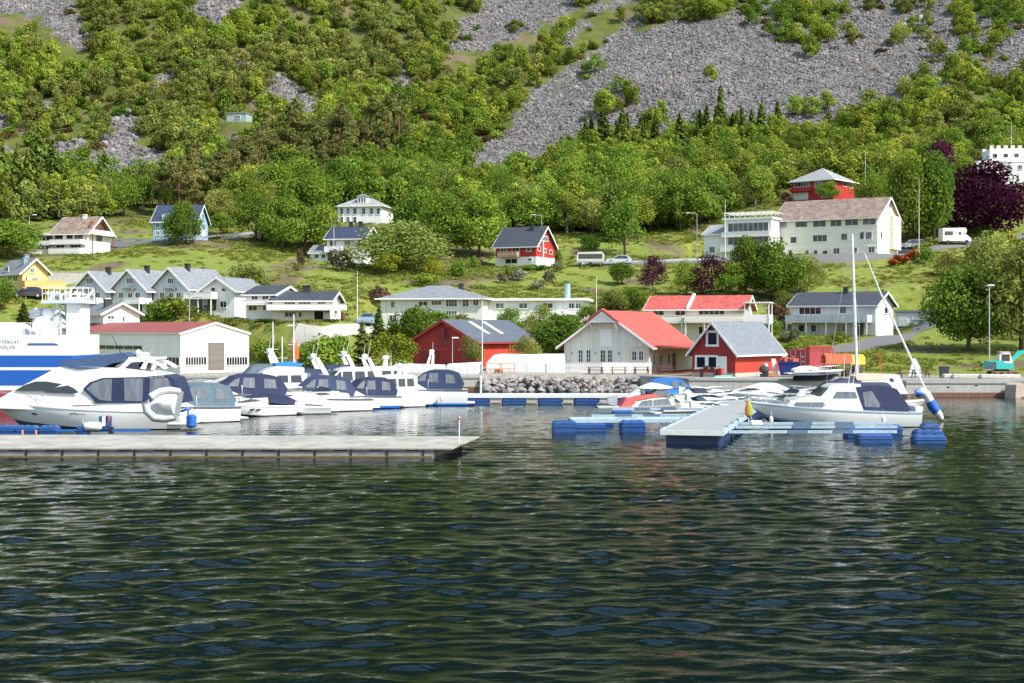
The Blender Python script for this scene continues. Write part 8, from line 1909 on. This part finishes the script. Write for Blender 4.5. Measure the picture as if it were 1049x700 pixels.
    for i, (px, ty, lb) in enumerate(((279.5, 330, 'bare boat mast left of the orange pennant'), (289, 345, 'short bare boat mast left of the orange pennant'), (301, 322, 'tall bare boat mast behind the orange pennant'))):
        e = thing('boat_mast', lb, 'mast', (X_at(px, 128), 128, .3)); MB().tube([(0, 0, -.6), (0, 0, Z_at(ty, 128) - .3)], [.07, .045], 7).build('pole', WHITE, e); MB().tube([(-.5, 0, (Z_at(ty, 128)) * .6), (.5, 0, Z_at(ty, 128) * .6)], .025, 5).build('spreader', WHITE, e); MB().loft([[(-1.6, -.7, -.3), (1.8, -.5, -.3), (1.8, .5, -.3), (-1.6, .7, -.3)], [(-1.7, -.9, .5), (2.4, -.1, .7), (2.4, .1, .7), (-1.7, .9, .5)]]).build('hull', GEL, e)
    e = thing('pennant', 'orange-red pennant on a staff over the cruisers', 'flag', (X_at(303, 121), 121, 2.2)); MB().tube([(0, 0, -2.4), (0, 0, Z_at(349, 121) - 2.2)], .03, 5).build('staff', WHITE, e); ht = Z_at(350, 121) - 2.2; MB().loft([[(-.05, -.02, ht), (.02, .02, ht + .2), (.1, -.02, ht)], [(-.1, -.05, ht - .8), (.12, .06, ht - .8), (.28, -.03, ht - .9)], [(-.1, -.03, ht - 1.4), (.1, .05, ht - 1.5), (.3, -.03, ht - 1.5)]]).build('cloth', ORANGE, e)
    # guard rails of the upper road
    def guard(lb, pix):
        pts = [hit(a, c) for a, c in pix]; o = pts[0]; e = thing('guard_rail', lb, 'guard rail', o); q = [(p.x - o.x, p.y - o.y, p.z - o.z + .62) for p in pts]; b = MB()
        b.loft([[(p[0], p[1] - .03, p[2] - .15), (p[0], p[1] + .03, p[2] - .15), (p[0], p[1] + .03, p[2] + .15), (p[0], p[1] - .03, p[2] + .15)] for p in q]); b.build('beam', ALU, e)
        for p in q: MB().box(p[0] - .05, p[0] + .05, p[1] + .031, p[1] + .12, p[2] - .9, p[2] + .1).build('post', ALU, e)
    guard('grey road guard rail running from the caravan to the glazed wing', [(596, 274), (615, 273.5), (634, 272.8), (654, 272), (672, 271.3), (690, 270.6), (708, 270), (724, 269.5), (738, 269)])
    guard('grey road guard rail at the left below the light blue house', [(118, 249), (136, 250), (154, 250), (172, 249.5), (190, 248.5), (208, 247), (226, 245), (244, 243.5), (262, 241.5)])
    # retaining wall behind the yellow house, stone terrace in the lawn
    e = thing('retaining_wall', 'long grey retaining wall behind the yellow house and terrace', 'wall', (X_at(48, 208), 208, 11)); MB().prism([(0, 0), (X_at(120, 208) - X_at(48, 208), 2.5), (X_at(120, 208) - X_at(48, 208), 3.1), (0, .6)], 'z', -2, Z_at(279, 208) - 11).build('wall', CONC, e); MB().prism([(0, -.05), (X_at(120, 208) - X_at(48, 208), 2.45), (X_at(120, 208) - X_at(48, 208), 3.15), (0, .65)], 'z', Z_at(279, 208) - 10.998, Z_at(279, 208) - 10.9).build('coping', CONC, e)
# ------------------------------------------------------------------ put it together: large structure first, small things last
make_land(); make_water()
ASPH = mat('worn_asphalt', (0.13, 0.128, 0.125), 0.9, var=0.15, scale=0.8, bump=0.2)
road('driveway', [(790, 368), (830, 362), (870, 357), (905, 350), (935, 341), (962, 335.5)], 2.6, ASPH)
road('upper_road', [(590, 271.5), (640, 270.5), (690, 268.8), (740, 267.5), (790, 267), (850, 265), (905, 261), (950, 257), (1000, 250), (1060, 240)], 1.7, ASPH)
road('hill_road', [(100, 247), (150, 248), (200, 246), (250, 241.5), (290, 236), (330, 232)], 1.1, ASPH)
road('shore_path', [(300, 352), (330, 344), (352, 340), (372, 337), (392, 334)], 1.4, mat('gravel_path', (0.36, 0.34, 0.30), 0.95, var=0.15))
build_houses()
build_harbour()
build_boats()
build_props()
build_vegetation()
